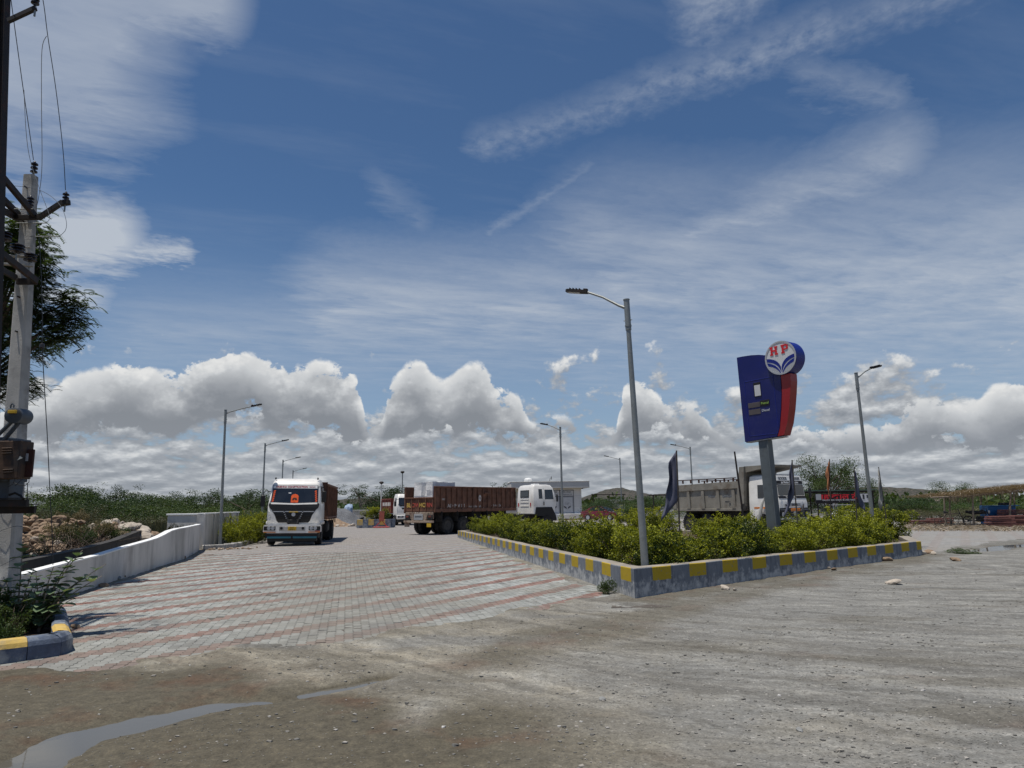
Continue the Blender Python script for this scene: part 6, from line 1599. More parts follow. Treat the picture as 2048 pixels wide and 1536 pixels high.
# tuft at the wall corner, weeds by the pole, left verge shrubs
tf = g2(1222, 1187); bush((tf[0] - .05, tf[1] - .05, -0.02), 0.27, 3, 'small green tuft growing at the foot of the wall corner', 'weeds', BUSHD[0], 'weed', 'weed_tuft')
tf = g2(1925, 1108); o_ = bush((tf[0], tf[1], -0.05), 0.7, 4, 'flat green weed patch beside the right hand puddle', 'weeds', BUSHD[1], 'weed', 'weed_tuft', sz=0.22)
rv_ = random.Random(5)
for k, (px, Yd, sc) in enumerate(((470, 33, 1.05), (492, 34.5, 1.15), (512, 36, 1.2), (478, 37, 1.2), (500, 39.5, 1.3), (522, 42, 1.35), (462, 35.2, .95))):
    p = D(px, 1080, Yd); bush((p.x, Yd, 0.02), sc, 60 + k, 'bright verge shrub between white wall and truck, %s from the lamp' % ORD[k], 'verge shrubs left of the white truck', sz=sc * 1.05)
vk = thing('verge_kerb', 'rough low concrete kerb edging the shrubs left of the truck', 'kerb', (-12.0, 31.2, 0))
vpts = [g2(405, 1100), g2(450, 1097), g2(478, 1093), g2(500, 1087), g2(520, 1080), g2(534, 1072), (-13.2, 45), (-15.2, 53)]
for i in range(len(vpts) - 1):
    a_, c_ = Vector(vpts[i]), Vector(vpts[i + 1]); n_ = max(1, int((c_ - a_).length / .6))
    for k in range(n_):
        p_, q_ = a_.lerp(c_, k / n_), a_.lerp(c_, (k + 1) / n_); mid = (p_ + q_) / 2
        pbox(vk, 'kerb_stone', 'concrete', (mid.x + 12.0, mid.y - 31.2, .09), ((q_ - p_).length - .03, .2, .2), .03, (rv_.uniform(-.05, .05), rv_.uniform(-.04, .04), math.atan2(q_.y - p_.y, q_.x - p_.x)))

# grass-like stuff
def blades(name, pts, h, wd, mat, label, cat, seed, lean=.35):
    rs = np.random.RandomState(seed); n = len(pts); P = np.asarray(pts, float)
    a = rs.uniform(0, 6.28, n); hh = h * rs.uniform(.5, 1.25, n); ln = lean * hh * rs.uniform(.2, 1.4, n)
    dx_, dy_ = np.cos(a), np.sin(a); b_ = rs.uniform(0, 6.28, n); wx_, wy_ = np.cos(b_) * wd, np.sin(b_) * wd
    V = np.stack([P + np.c_[wx_, wy_, np.zeros(n)], P - np.c_[wx_, wy_, np.zeros(n)], P + np.c_[dx_ * ln * .4 - wx_ * .6, dy_ * ln * .4 - wy_ * .6, hh * .6], P + np.c_[dx_ * ln, dy_ * ln, hh]], 1).reshape(-1, 3)
    F = np.arange(n * 4).reshape(n, 4)
    return tag(put(bpy.data.objects.new(name, fast_mesh(name, V, F, mat, tint=rs.uniform(0, 1, n)))), label, cat, kind='stuff')
rs = np.random.RandomState(8)
gx = rs.uniform(-34, -12, 30000); gy = rs.uniform(27, 58, 30000)
ok = (gx < -13.2 - (gy - 29.5) * .28) & (fbm(gx * .3, gy * .3, 4, 3) > .40) & (gx > -gy * .80)
gx, gy = gx[ok], gy[ok]
blades('dry_grass', np.c_[gx, gy, np.full(len(gx), .15 + 0 * gx)], .85, .016, 'leaf_brush', 'tall dry grass beyond the white wall on the left', 'grass', 3)
gx = rs.uniform(-13.5, -6.0, 9000); gy = rs.uniform(8.4, 13.5, 9000)
ok = (gx < -5.75 - (gy - 8.4) * .50) & (gx > -12) & (fbm(gx * 1.2, gy * 1.2, 14, 3) > .42)
blades('weedy_grass', np.c_[gx[ok], gy[ok], np.full(ok.sum(), .05)], .30, .008, 'leaf_brush', 'straggly grass round the foot of the concrete pole', 'grass', 4)
bv = thing('verge', 'x', 'x') if False else None
mb = MB(); bm = bmesh.new(); f = bm.faces.new([bm.verts.new((x, y, 0.06)) for x, y in ((-14, 6.6), (-7.5, 6.4), (-6.6, 7.3), (-5.55, 8.3), (-5.35, 8.55), (-5.75, 9.3), (-6.25, 10.1), (-6.85, 11.0), (-8.3, 13.4), (-14, 13.4))]); bmesh.ops.triangulate(bm, faces=[f]); bm.verts.index_update()
mb.add([v.co[:] for v in bm.verts], [tuple(v.index for v in q.verts) for q in bm.faces]); bm.free(); tag(mb.build('verge_soil', 'soil'), kind='structure')
WEED = [bush_mesh(s, rad=.5, hgt=.55, n=3400, leaf=.05, mat='leaf_mid', lobes=12, ylw=.4) for s in (21, 22)]
for k, (x, y, sc) in enumerate(((-6.45, 8.75, .62), (-6.05, 8.65, .50), (-6.9, 9.2, .80), (-6.55, 9.6, .70), (-7.05, 10.1, .85), (-7.6, 9.0, .8), (-6.95, 8.6, .55), (-6.5, 10.0, .5))):
    bush((x, y, .05), sc, 70 + k, 'low dark weed clump in the kerbed verge, %s from the kerb corner' % ORD[k], 'weed clumps in the kerbed verge', WEED[k % 2], 'weed', 'weed_clump')

# calotropis: upright stems with opposite round leaves
def calotropis(loc, stems, seed, label):
    rng = random.Random(seed); o = thing('milkweed_plant', label, 'plant', loc, 0, 'milkweed plants by the kerb')
    mb = MB(); V, F = [], []
    for dx_, dy_, h, bend in stems:
        pts = [Vector((dx_ * f * .4 + bend[0] * f * f, dy_ * f * .4 + bend[1] * f * f, h * f)) for f in [k / 7 for k in range(8)]]
        mb.tube(pts, [.013 - .0012 * k for k in range(8)], 6)
        nn = int(h / 0.085)
        for k in range(nn):
            f = .16 + .84 * k / nn; i = min(6, int(f * 7)); p = pts[i].lerp(pts[i + 1], f * 7 - i)
            a0 = rng.uniform(0, .4) + (k % 2) * 1.57
            for s in (0, math.pi):
                a = a0 + s; dv = Vector((math.cos(a), math.sin(a), rng.uniform(-.05, .45) + .5 * (f > .85))).normalized(); sv = dv.cross(Vector((0, 0, 1))).normalized()
                Ls, Ws = rng.uniform(.13, .20) * (1.0 if f < .9 else .6), rng.uniform(.050, .072) * (1.0 if f < .9 else .7)
                upn = sv.cross(dv); b0 = len(V)
                prof = [(0, .35), (.22, .85), (.55, 1.0), (.82, .75), (1.0, .12)]
                for q, wv in prof:
                    m_ = p + dv * (Ls * q) - Vector((0, 0, 1)) * (Ls * .22 * q * q)
                    V.extend([m_ + sv * Ws * wv + upn * Ws * .25 * wv, m_, m_ - sv * Ws * wv + upn * Ws * .25 * wv])
                for q in range(4):
                    F.extend([(b0 + q * 3, b0 + q * 3 + 1, b0 + q * 3 + 4, b0 + q * 3 + 3), (b0 + q * 3 + 1, b0 + q * 3 + 2, b0 + q * 3 + 5, b0 + q * 3 + 4)])
    mb.build('stem', 'bark_pale', o, True)
    rs = np.random.RandomState(seed); tn = np.repeat(rs.uniform(0, 1, len(F) // 8), 8)
    put(bpy.data.objects.new('foliage', fast_mesh('foliage', np.array([v[:] for v in V]), F, 'leaf_calotropis', tint=tn, smooth=True)), o)
calotropis((-6.25, 9.7, .05), [(.1, .1, 1.05, (.42, 0)), (.0, .0, .85, (.15, -.05)), (-.1, .1, .72, (.55, .1)), (.2, .0, .60, (.35, -.1)), (-.15, 0, .78, (-.05, 0)), (.1, -.1, .5, (.1, -.1)), (0, .2, .95, (.25, .1)), (.3, .1, .7, (.55, .15)), (.25, -.1, .45, (.4, -.1)), (.15, .2, .85, (.6, .2))], 3, 'round leaved milkweed with arching stems beside the kerb')
calotropis((-6.72, 9.95, .05), [(.0, .0, 1.18, (-.02, 0)), (.1, .1, .8, (.1, 0)), (-.1, 0, .7, (-.2, .0))], 5, 'upright milkweed standing against the low white wall')

BRS = [bush_mesh(s_, rad=.6, hgt=.7, n=2600, leaf=.045, mat=mt_, lobes=12, ylw=.4) for s_, mt_ in ((51, 'leaf_brush'), (52, 'leaf_mid'), (53, 'leaf_dry'))]
for k, (px_, py_, Yd, sc, lab) in enumerate(((58, 1118, 17.0, .7, 'green weed at the foot of the tumbled stones beside the pole'), (105, 1085, 20.5, .8, 'brown dry shrub before the tumbled stones'), (128, 1078, 21.0, 1.0, 'large brown dry shrub between stones and pale rocks'), (150, 1075, 21.5, .9, 'dry shrub left of the pale rocks'), (172, 1072, 21.0, .7, 'green weed below the pale rocks'), (205, 1062, 22.5, .8, 'dry shrub on the pale rocks'), (112, 1060, 21.6, .6, 'green tuft among the tumbled stones'), (228, 1066, 22.8, .7, 'dry shrub at the right end of the pale rocks'), (140, 1045, 24.5, .9, 'shrub on top of the rubble mound'), (165, 1048, 25.0, .9, 'second shrub on top of the rubble mound'))):
    p_ = D(px_, py_, Yd); bush((p_.x, Yd, max(.3, p_.z - .25)), sc, 30 + k, lab, 'shrubs on the rubble', BRS[k % 3], 'shrub', 'dry_shrub')
# ------------------------------------------------------------------ trees
def tree_parts(seed, h, spread, leafn, leaf, mat, trunk_h=.3, bark='bark', sparse=.0, tall=1.0, bare=False, limbs=7, clump=None):
    rng = random.Random(seed); rs = np.random.RandomState(seed); mb = MB(); tips = []
    r0 = h * .022
    top = Vector((rng.uniform(-.1, .1) * h, rng.uniform(-.1, .1) * h, h * .72))
    mb.tube([(0, 0, -.2), (0, 0, h * trunk_h), top], [r0 * 1.3, r0, r0 * .35], 7); tips.append(top)
    for k in range(limbs):
        a = 6.28 * k / limbs + rng.uniform(-.5, .5); f = rng.uniform(trunk_h * .55, .75)
        b0 = Vector((0, 0, h * f)) if f < trunk_h else Vector((0, 0, h * trunk_h)).lerp(top, (f - trunk_h) / (.76 - trunk_h))
        e = Vector((math.cos(a) * spread * rng.uniform(.45, .95), math.sin(a) * spread * rng.uniform(.45, .95), h * min(.97, f + rng.uniform(.08, .34) * tall)))
        m_ = b0.lerp(e, .5) + Vector((rng.uniform(-.06, .06) * h, rng.uniform(-.06, .06) * h, .05 * h)); mb.tube([b0, m_, e], [r0 * .55, r0 * .38, r0 * .12], 5); tips.append(e); tips.append(m_.lerp(e, .5))
        for j in range(4):
            g = e + Vector((rng.uniform(-1, 1), rng.uniform(-1, 1), rng.uniform(-.35, .9))) * (spread * .33); s0 = m_.lerp(e, rng.uniform(.2, .9)); mb.tube([s0, s0.lerp(g, .5) + Vector((0, 0, .02 * h)), g], [r0 * .22, r0 * .14, r0 * .05], 4); tips.append(g)
            if bare:
                for _ in range(3):
                    q = g + Vector((rng.uniform(-1, 1), rng.uniform(-1, 1), rng.uniform(-.1, 1))) * (spread * .25); mb.tube([g, q], [r0 * .07, r0 * .03], 3)
    wood = mb.mesh('trunk', bark)
    if bare: return wood, None
    Ps, Ns, Ts = [], [], []; per = max(4, leafn // len(tips)); cr = clump or spread * .26
    for tp in tips:
        for c in range(3):
            cc = np.array(tp) + rs.normal(size=3) * cr * .45; m_ = per // 3
            d = rs.normal(size=(m_, 3)); d /= np.linalg.norm(d, axis=1)[:, None]
            p = cc + d * (cr * .62 * rs.uniform(.25, 1.1, m_) ** .6)[:, None] * np.array([1.15, 1.15, .8]); Ps.append(p); Ns.append(d); Ts.append(np.clip(rs.uniform(0, .7, m_) + rs.uniform(-.1, .3), 0, 1))
    P, Nn, T = np.concatenate(Ps), np.concatenate(Ns), np.concatenate(Ts); ok = P[:, 2] > .03 * h; P, Nn, T = P[ok], Nn[ok], T[ok]
    V, F = leaves(P, Nn, leaf, .32, rs)
    return wood, fast_mesh('crown', V, F, mat, tint=T)
TREE = {}
for key, a in dict(dense=(31, 4.5, 2.4, 9500, .115, 'leaf_dark', .22), dense2=(32, 4.5, 2.6, 9500, .12, 'leaf_mid', .2), scrub=(33, 3.4, 2.7, 8000, .10, 'leaf_mid', .12), scrub2=(34, 3.2, 2.9, 8000, .10, 'leaf_dark', .1), brush=(35, 2.6, 2.6, 6000, .085, 'leaf_brush', .08)).items():
    TREE[key] = tree_parts(a[0], *a[1:6], trunk_h=a[6])
TREE['pale'] = tree_parts(36, 5.2, 3.0, 3400, .12, 'leaf_pale', .25, 'bark_pale', limbs=9)
TREE['airy'] = tree_parts(37, 5.0, 2.0, 900, .13, 'leaf_mid', .3, limbs=8, clump=.35)
TREE['feather'] = tree_parts(38, 6.0, 2.4, 11000, .11, 'leaf_mid', .2, limbs=13, tall=1.6, clump=.80)
TREE['bare'] = tree_parts(39, 5.0, 1.5, 0, .1, 'leaf_mid', .3, 'bark_pale', bare=True, tall=1.6)
HT = {k_: max(max(v.co.z for v in w_.vertices), float(np.percentile([v.co.z for v in c_.vertices], 99.3)) if c_ else 0) for k_, (w_, c_) in TREE.items()}   # real mesh heights
def tree(kind, px, py, Yd, label, group, sxy=None, name='tree', cat='tree', seed=0, base=0.0):
    tp = D(px, py, Yd); h = max(.8, (tp.z - base)); s = h / HT[kind]
    o = thing(name, label, cat, (tp.x, Yd, base), (seed * 1.7 + px * .37) % 6.28, group); o.scale = ((sxy or s), (sxy or s), s)
    wd_, cr_ = TREE[kind]
    put(bpy.data.objects.new('trunk', wd_), o)
    if cr_: put(bpy.data.objects.new('crown', cr_), o)
    return o
LG = 'trees beyond the left wall'
for k, (kind, px, py, Yd, lab, sxy) in enumerate((
    ('scrub', 82, 985, 42, 'leftmost light green thicket right beside the concrete pole', 1.1), ('dense2', 112, 974, 46, 'bushy tree at the stay wire on the left', 1.0), ('pale', 152, 970, 62, 'pale thinly leaved tree with grey branches behind the rubble', 1.2),
    ('dense', 186, 972, 47, 'dark pointed tree above the pale rock heap', .8), ('scrub2', 222, 992, 44, 'low dark thicket right of the pointed dark tree', 1.0), ('dense2', 262, 990, 50, 'mid green tree above the dry grass', 1.0), ('dense', 290, 985, 56, 'broad dark tree in the middle of the left tree line', 1.1),
    ('scrub', 318, 1003, 50, 'low green thicket before the airy tree', 1.1), ('airy', 354, 990, 58, 'airy tree with few leaves against the clouds', .9), ('scrub2', 345, 1010, 52, 'low thicket below the airy tree', 1.1), ('dense2', 398, 994, 55, 'light green tree left of the first lamp post', .85), ('dense', 432, 988, 58, 'tree left of the first lamp post touching its pole', .85),
    ('dense', 492, 980, 54, 'large dark round tree between the first two left lamps', 1.15), ('dense', 520, 1000, 60, 'dark tree partly hidden by the white truck mirror', 1.0), ('scrub', 375, 1018, 46, 'low thicket above the low white wall end', 1.1), ('scrub', 455, 1012, 48, 'green thicket above the tall white wall', 1.0), ('scrub2', 140, 1002, 40, 'dark undergrowth above the rubble heap', 1.0), ('scrub', 250, 1010, 42, 'undergrowth behind the dry grass', 1.1), ('brush', 60, 1010, 34, 'brushwood thicket at the foot of the pole', .9),
    ('brush', 300, 1030, 40, 'brown brushwood right of the pale rocks', 1.2), ('brush', 215, 1028, 38, 'brown brushwood behind the pale rocks', 1.1), ('brush', 360, 1035, 40, 'brown brushwood near the white pier', 1.1))):
    tree(kind, px, py, Yd, lab, LG, sxy, seed=k)
for k, (kind, px, py, Yd, lab, sxy, nm) in enumerate((
    ('dense', 752, 972, 92, 'dark broad tree behind the white lamp column', 1.5, 'tree'), ('bare', 722, 968, 90, 'leafless grey tree left of the dark distant tree', .9, 'tree'), ('dense2', 785, 985, 95, 'tree partly hidden by the red tipper body', 1.3, 'tree'), ('scrub', 730, 1015, 90, 'low green thicket behind the far white wall', 1.6, 'tree'), ('scrub', 690, 1015, 110, 'far thicket right of the white truck', 2.0, 'tree'),
    ('dense', 1018, 968, 96, 'dark tree top showing above the trailer front', 1.0, 'tree'), ('scrub', 1170, 1008, 108, 'far thicket right of the kiosk', 2.4, 'tree'), ('dense', 1218, 997, 82, 'small dark tree behind the maroon car', .8, 'tree'), ('scrub2', 1250, 1000, 70, 'dark shrubby tree right of the maroon car', 1.3, 'tree'), ('dense', 1285, 993, 66, 'dark tree behind the corner lamp pole', 1.2, 'tree'), ('scrub', 1320, 1000, 64, 'thicket left of the large slate pennant', 1.2, 'tree'), ('scrub2', 1345, 990, 90, 'far dark thicket behind the large slate pennant', 1.8, 'tree'),
    ('feather', 1652, 914, 62, 'tall feathery tree behind the orange pennant', .95, 'tree'), ('feather', 1715, 955, 66, 'feathery side tree right of the orange pennant', .7, 'tree'), ('feather', 1610, 955, 64, 'feathery tree right of the tipper cab', .55, 'tree'),
    ('dense', 1652, 932, 63.5, 'dark inner tree filling the tall feathery tree', .62, 'tree'), ('scrub2', 1615, 1008, 66, 'thicket behind the steel frame shelter', 1.4, 'tree'), ('scrub', 1700, 1012, 70, 'thicket below the black banner', 1.5, 'tree'), ('scrub2', 1770, 1000, 62, 'dark thicket right of the right lamp', 1.2, 'tree'), ('dense', 1800, 995, 64, 'dark round tree right of the white pennant', 1.0, 'tree'), ('scrub', 1830, 1005, 60, 'thicket between the white pennant and the thatched shade', 1.3, 'tree'), ('scrub2', 1860, 1003, 62, 'dark thicket left of the thatched shade', 1.2, 'tree'),
    ('bare', 1872, 975, 70, 'leafless grey tree left of the thatched shade', .9, 'tree'), ('feather', 1906, 964, 72, 'leafy tree rising above the thatched shade', .8, 'tree'), ('brush', 1880, 1015, 52, 'dry brushwood behind the leaning shade posts', 1.2, 'tree'), ('scrub', 1945, 1008, 60, 'green thicket seen through the thatched shade', 1.4, 'tree'), ('scrub', 2000, 1008, 62, 'green thicket behind the blue sheet cabinet', 1.4, 'tree'), ('scrub', 2050, 1005, 60, 'green thicket at the right picture edge', 1.4, 'tree'), ('brush', 1835, 1022, 54, 'dry scrub left of the leaning shade posts', 1.3, 'tree'), ('brush', 1925, 1022, 54, 'dry scrub under the thatched shade', 1.3, 'tree'))):
    tree(kind, px, py, Yd, lab, 'trees beyond the forecourt', sxy, nm, seed=k)
# far scrub that reads as one mass
rs = np.random.RandomState(77); cl = []
for k in range(900):
    y = rs.uniform(120, 420); x = rs.uniform(-.85, .85) * y; r = rs.uniform(1.2, 3.0)
    if -30 < x < 45 and y < 150 and k % 2: continue
    d = rs.normal(size=(34, 3)); d /= np.linalg.norm(d, axis=1)[:, None]; cl.append(np.array([x, y, r * .45]) + d * r * np.array([1.2, 1.2, .75]))
P = np.concatenate(cl); V, F = leaves(P, np.zeros_like(P) + [0, 0, .3], .95, .42, rs)
tag(put(bpy.data.objects.new('scrubland', fast_mesh('scrubland', V, F, 'leaf_mid', tint=rs.uniform(0, .8, len(F))))), 'far green scrub covering the plain below the hills', 'scrub', kind='stuff')

# neem tree at the left edge: pinnate sprays
def neem():
    rng = random.Random(9); rs = np.random.RandomState(9)
    o = thing('neem_tree', 'dark feathery tree behind the concrete pole at the left edge', 'tree', (-12.25, 16.2, 0))
    mb = MB(); mb.tube([(0, 0, -.2), (.1, 0, 2.2), (0, .1, 4.0), (.3, 0, 6.4)], [.24, .19, .15, .08], 9); tips = []
    for k in range(26):
        a = rng.uniform(0, 6.28); z0 = rng.uniform(3.0, 6.0); ln = rng.uniform(1.2, 2.4)
        e = Vector((-abs(math.cos(a)) * ln * .8 + .3, math.sin(a) * ln, z0 + rng.uniform(.3, 2.1)))
        if k < 13: q_ = ((2.3, 6.9), (2.65, 6.3), (2.7, 5.9), (2.3, 5.6), (1.9, 7.4), (1.4, 7.9), (2.0, 6.5), (1.6, 6.0), (1.0, 8.3), (1.1, 5.2), (.9, 4.5), (.7, 4.0), (1.2, 7.0))[k]; e = Vector((q_[0] * .72, rng.uniform(-.8, .7), q_[1] + .35)); z0 = min(6.4, e.z * .86)
        b0 = Vector((.05, 0, z0 * .9)); m_ = b0.lerp(e, .55) + Vector((0, 0, .2)); mb.tube([b0, m_, e], [.045, .03, .010], 5); tips += [(m_, e)] * 2
    mb.build('trunk', 'bark', o, True)
    V, F, T = [], [], []
    def spray(p, dv, ln, tint):
        dv = dv.normalized(); sv = dv.cross(Vector((0, 0, 1)));
        sv = sv.normalized() if sv.length > .01 else Vector((1, 0, 0))
        for k in range(8):
            q = p + dv * (ln * (.15 + .85 * k / 7)) - Vector((0, 0, 1)) * (ln * .35 * (k / 7) ** 2)
            for s in (-1, 1):
                lv_ = (sv * s + dv * .55 + Vector((0, 0, -.25))).normalized() * rng.uniform(.07, .10); wv = lv_.cross(Vector((0, 0, 1))).normalized() * .018
                b0 = len(V); V.extend([q, q + lv_ * .45 + wv, q + lv_, q + lv_ * .45 - wv]); F.append((b0, b0 + 1, b0 + 2, b0 + 3)); T.append(tint)
    for m_, e in tips:
        for k in range(105):
            c = m_.lerp(e, rng.uniform(.2, 1.0)) + Vector((rng.gauss(0, .17), rng.gauss(0, .20), rng.gauss(0, .17)))
            a = rng.uniform(0, 6.28); spray(c, Vector((math.cos(a), math.sin(a), rng.uniform(-.4, .7))), rng.uniform(.20, .30), rng.uniform(0, 1))
    put(bpy.data.objects.new('crown', fast_mesh('crown', np.array([v[:] for v in V]), F, 'leaf_neem', tint=T)), o)
neem()
# ------------------------------------------------------------------ hills
def hill(name, ridge, Yd, depth, seed):
    nx, ny = len(ridge) * 12, 14; V, T = [], []
    xs = [D(p[0], p[1], Yd) for p in ridge]
    for i in range(nx + 1):
        f = i / nx * (len(xs) - 1); k = min(len(xs) - 2, int(f)); q = f - k; q = q * q * (3 - 2 * q)
        x = xs[k].x * (1 - (f - k)) + xs[k + 1].x * (f - k); z = xs[k].z * (1 - q) + xs[k + 1].z * q
        for j in range(ny + 1):
            g = j / ny; s = math.sin(min(1, g * 1.15) * math.pi / 2) if g < .87 else 1.0
            yy = Yd - depth * (1 - g) * .9
            n_ = float(fbm(x * .02 + 5, yy * .02, seed, 4)) - .5
            V.append((x, yy, max(-1, z) * s + n_ * 7 * s * (1 - .6 * g) + (float(vnoise(x * .25, yy * .1, seed)) - .3) * 2.2 * s))
        V.append((x, Yd + depth, -2.0))
    m_ = ny + 2; F = [(i * m_ + j, (i + 1) * m_ + j, (i + 1) * m_ + j + 1, i * m_ + j + 1) for i in range(nx) for j in range(m_ - 1)]
    me = fast_mesh(name, V, F, 'hillside', smooth=True)
    return tag(put(bpy.data.objects.new(name, me)), kind='structure')
hm = bpy.data.materials.new('hillside'); hm.use_nodes = True; M['hillside'] = hm
t = NT(hm.node_tree); geo = t.new('ShaderNodeNewGeometry'); pos = S(t.nt, geo.outputs['Position'])
a1, a2 = t.noise(pos, .03, 6, .6), t.noise(pos, .25, 4, .7)
col = t.mix(a2.step(.42, .6), t.mix(a1, (.075, .068, .062), (.115, .098, .085)), (.038, .045, .036))
b = t.new('ShaderNodeBsdfPrincipled'); t.link(col, b.inputs['Base Color']); b.inputs['Roughness'].default_value = .95; b.inputs['Specular IOR Level'].default_value = .05
o = t.new('ShaderNodeOutputMaterial'); t.link(b.outputs[0], o.inputs[0])
hill('hill', [(560, 1022), (640, 1006), (670, 1003), (720, 999), (760, 999), (810, 1000), (860, 1003), (940, 1012), (1000, 1016)], 1300, 300, 3)
hill('hill', [(1080, 1014), (1150, 1000), (1180, 990), (1205, 981), (1225, 978), (1245, 983), (1275, 991), (1310, 990), (1340, 986), (1380, 993), (1440, 997), (1520, 1004)], 1000, 300, 5)
hill('hill', [(1480, 1006), (1560, 996), (1610, 992), (1670, 985), (1720, 976), (1760, 982), (1800, 985), (1840, 993), (1870, 999), (1930, 1002), (1990, 999), (2060, 996), (2160, 1000), (2300, 1004)], 900, 260, 9)

# ------------------------------------------------------------------ kiosk
kz = thing('kiosk', 'white flat roofed kiosk with printed glass doors behind the tractor cab', 'kiosk', (5.1, 88.0, 0), R_(5))
pbox(kz, 'plinth', 'kiosk_white', (-.6, 1.8, .28), (8.4, 5.4, .6), .03)
pbox(kz, 'wall', 'kiosk_white', (-.6, 2.0, 2.1), (7.6, 4.4, 3.1), .02)
rf = pbox(kz, 'roof', 'kiosk_grey', (-.7, 2.0, 4.05), (9.6, 5.8, .78), .02)
pbox(rf, 'roof_edge', 'kiosk_white', (-.7, 2.0, 4.47), (9.7, 5.9, .07), .01)
for z in (1.45, 2.75): pbox(kz, 'wall_joint', 'kiosk_grey', (-.6, -.205, z), (7.58, .02, .03))
fr = pbox(kz, 'door_frame', 'print_dark', (-.35, -.215, 2.0), (5.2, .06, 2.9), .01)
for k in range(3):
    x0 = -2.05 + 1.72 * k
    pbox(fr, 'fanlight', 'panel_pale', (x0, -.255, 3.05), (1.6, .04, .66), .01)
    dn = pbox(fr, 'door', 'panel_grey', (x0, -.255, 1.62), (1.6, .04, 2.08), .01)
    pbox(dn, 'door_print', 'panel_pale', (x0, -.282, 1.62), (1.34, .02, 1.84), .004)
    mb = MB(); mb.loft([[Vector((x0 + r * math.cos(a), y, 1.55 + r * math.sin(a))) for a in [2 * math.pi * j / 24 for j in range(24)]] for r, y in ((.46, -.293), (.46, -.299), (.42, -.299), (.42, -.293))], False); mb.build('logo_ring', 'panel_grey', dn)
    for s in (-1, 1):
        mb = MB(); mb.prism([(x0 + s * .03, 1.14), (x0 + s * .14, 1.40), (x0 + s * .40, 1.52), (x0 + s * .42, 1.38), (x0 + s * .22, 1.26)], lambda u, v, d: Vector((u, -.293 - d, v)), 0, .008); mb.build('logo_petal', 'print_dark', dn)
    text('HP', .36, dn, (x0, -.296, 1.74), (R_(90), 0, 0), 'panel_grey', bold=.01)
    text('सुविधा' if k == 0 else 'सेवा केन्द्र', .26, fr, (x0, -.28, 3.18), (R_(90), 0, 0), 'print_dark'); text('निःशुल्क हवा पानी', .18, fr, (x0, -.28, 2.88), (R_(90), 0, 0), 'print_dark')
mb = MB(); mb.lathe([(.5, 0), (.52, .3), (.36, .45), (.1, .5)], (-3.2, 1.0, 4.5), 'z', 16); wt_ = mb.build('roof_dome', 'white_plain', kz, True)
mb = MB(); mb.tube([(-.6, .6, 4.5), (-.5, .6, 4.9)], .03, 6); mb.lathe([(.05, -.02), (.24, .05)], (-.4, .6, 4.95), 'x', 12); mb.build('satellite_dish', 'dark_steel', kz)
pbox(kz, 'downlight', 'dark_steel', (3.3, -.4, 3.6), (.2, .2, .12), .02)

# ------------------------------------------------------------------ steel frame shelter with shop banner
sf = thing('frame_shelter', 'thin black steel frame shelter carrying the shop banner on the right', 'shelter', D(1640, 1045, 47))
sf.location.z = 0
x0_, x1_ = D(1590, 985, 47).x - sf.location.x, D(1745, 985, 47).x - sf.location.x; zt_ = D(1670, 985, 47).z
for x in (x0_, -.05, x0_ + 2.2, x1_ - 1.4, x1_): 
    for y in (0, 3.0): mb = MB(); mb.cyl((x, y, 0), (x, y, zt_), .045, 8); mb.build('post', 'dark_steel', sf)
for y in (0, 3.0): pbox(sf, 'top_beam', 'dark_steel', ((x0_ + x1_) / 2, y, zt_ + .05), (x1_ - x0_ + .3, .09, .10))
pbox(sf, 'roof_sheet', 'green_sheet', ((x0_ + x1_) / 2, 1.5, zt_ + .14), (x1_ - x0_ + .5, 3.4, .03))
pbox(sf, 'low_wall', 'rust_dark', (x0_ + 1.0, 2.5, .35), (3.0, .12, .5))
bn_ = thing('shop_banner', 'black shop banner with red lettering hung on the steel frame shelter', 'banner', (sf.location.x, 46.8, 0))
bx0, bx1 = D(1630, 995, 46.8).x - sf.location.x, D(1742, 995, 46.8).x - sf.location.x; bz1, bz0 = D(1690, 987, 46.8).z, D(1690, 1006, 46.8).z
pbox(bn_, 'sheet', 'banner_black', ((bx0 + bx1) / 2, 0, (bz0 + bz1) / 2), (bx1 - bx0, .03, bz1 - bz0))
text('महाकाल टी', .44, bn_, ((bx0 + bx1) / 2 - .3, -.02, bz1 - .21), (R_(90), 0, 0), 'logo_red', bold=.012, sx=1.5)
text('नमकीन चाय नाश्ता के लिए पधारें', .155, bn_, ((bx0 + bx1) / 2 - .3, -.02, bz0 + .19), (R_(90), 0, 0), 'logo_white', sx=1.15)
pbox(bn_, 'left_picture', 'panel_grey', (bx0 + .22, -.02, (bz0 + bz1) / 2 + .1), (.34, .02, .38)); pbox(bn_, 'right_picture', 'panel_pale', (bx1 - .38, -.02, (bz0 + bz1) / 2), (.70, .02, bz1 - bz0 - .06)); pbox(bn_, 'picture_print', 'print_dark', (bx1 - .5, -.032, (bz0 + bz1) / 2 + .08), (.12, .02, .3)); pbox(bn_, 'picture_print', 'print_dark', (bx1 - .24, -.032, (bz0 + bz1) / 2 + .1), (.12, .02, .2))
cn_ = thing('tea_counter', 'small pale counter with a white awning behind the hedge', 'counter', D(1680, 1045, 44)); cn_.location.z = 0
pbox(cn_, 'front_panel', 'panel_pale', (0, 0, .42), (.9, .6, .84), .02); pbox(cn_, 'side_panel', 'kiosk_white', (.62, .1, .40), (.3, .7, .78), .02); pbox(cn_, 'counter_top', 'white_plain', (.3, .0, .90), (1.5, .8, .06), .02, (0, R_(-3), 0))
for x in (-.42, .42): 
    mb = MB(); mb.cyl((x, -.2, .85), (x, -.2, 1.36), .015, 6); mb.build('awning_post', 'white_plain', cn_)
pbox(cn_, 'awning', 'panel_grey', (.1, -.1, 1.38), (1.2, .6, .025), .008)
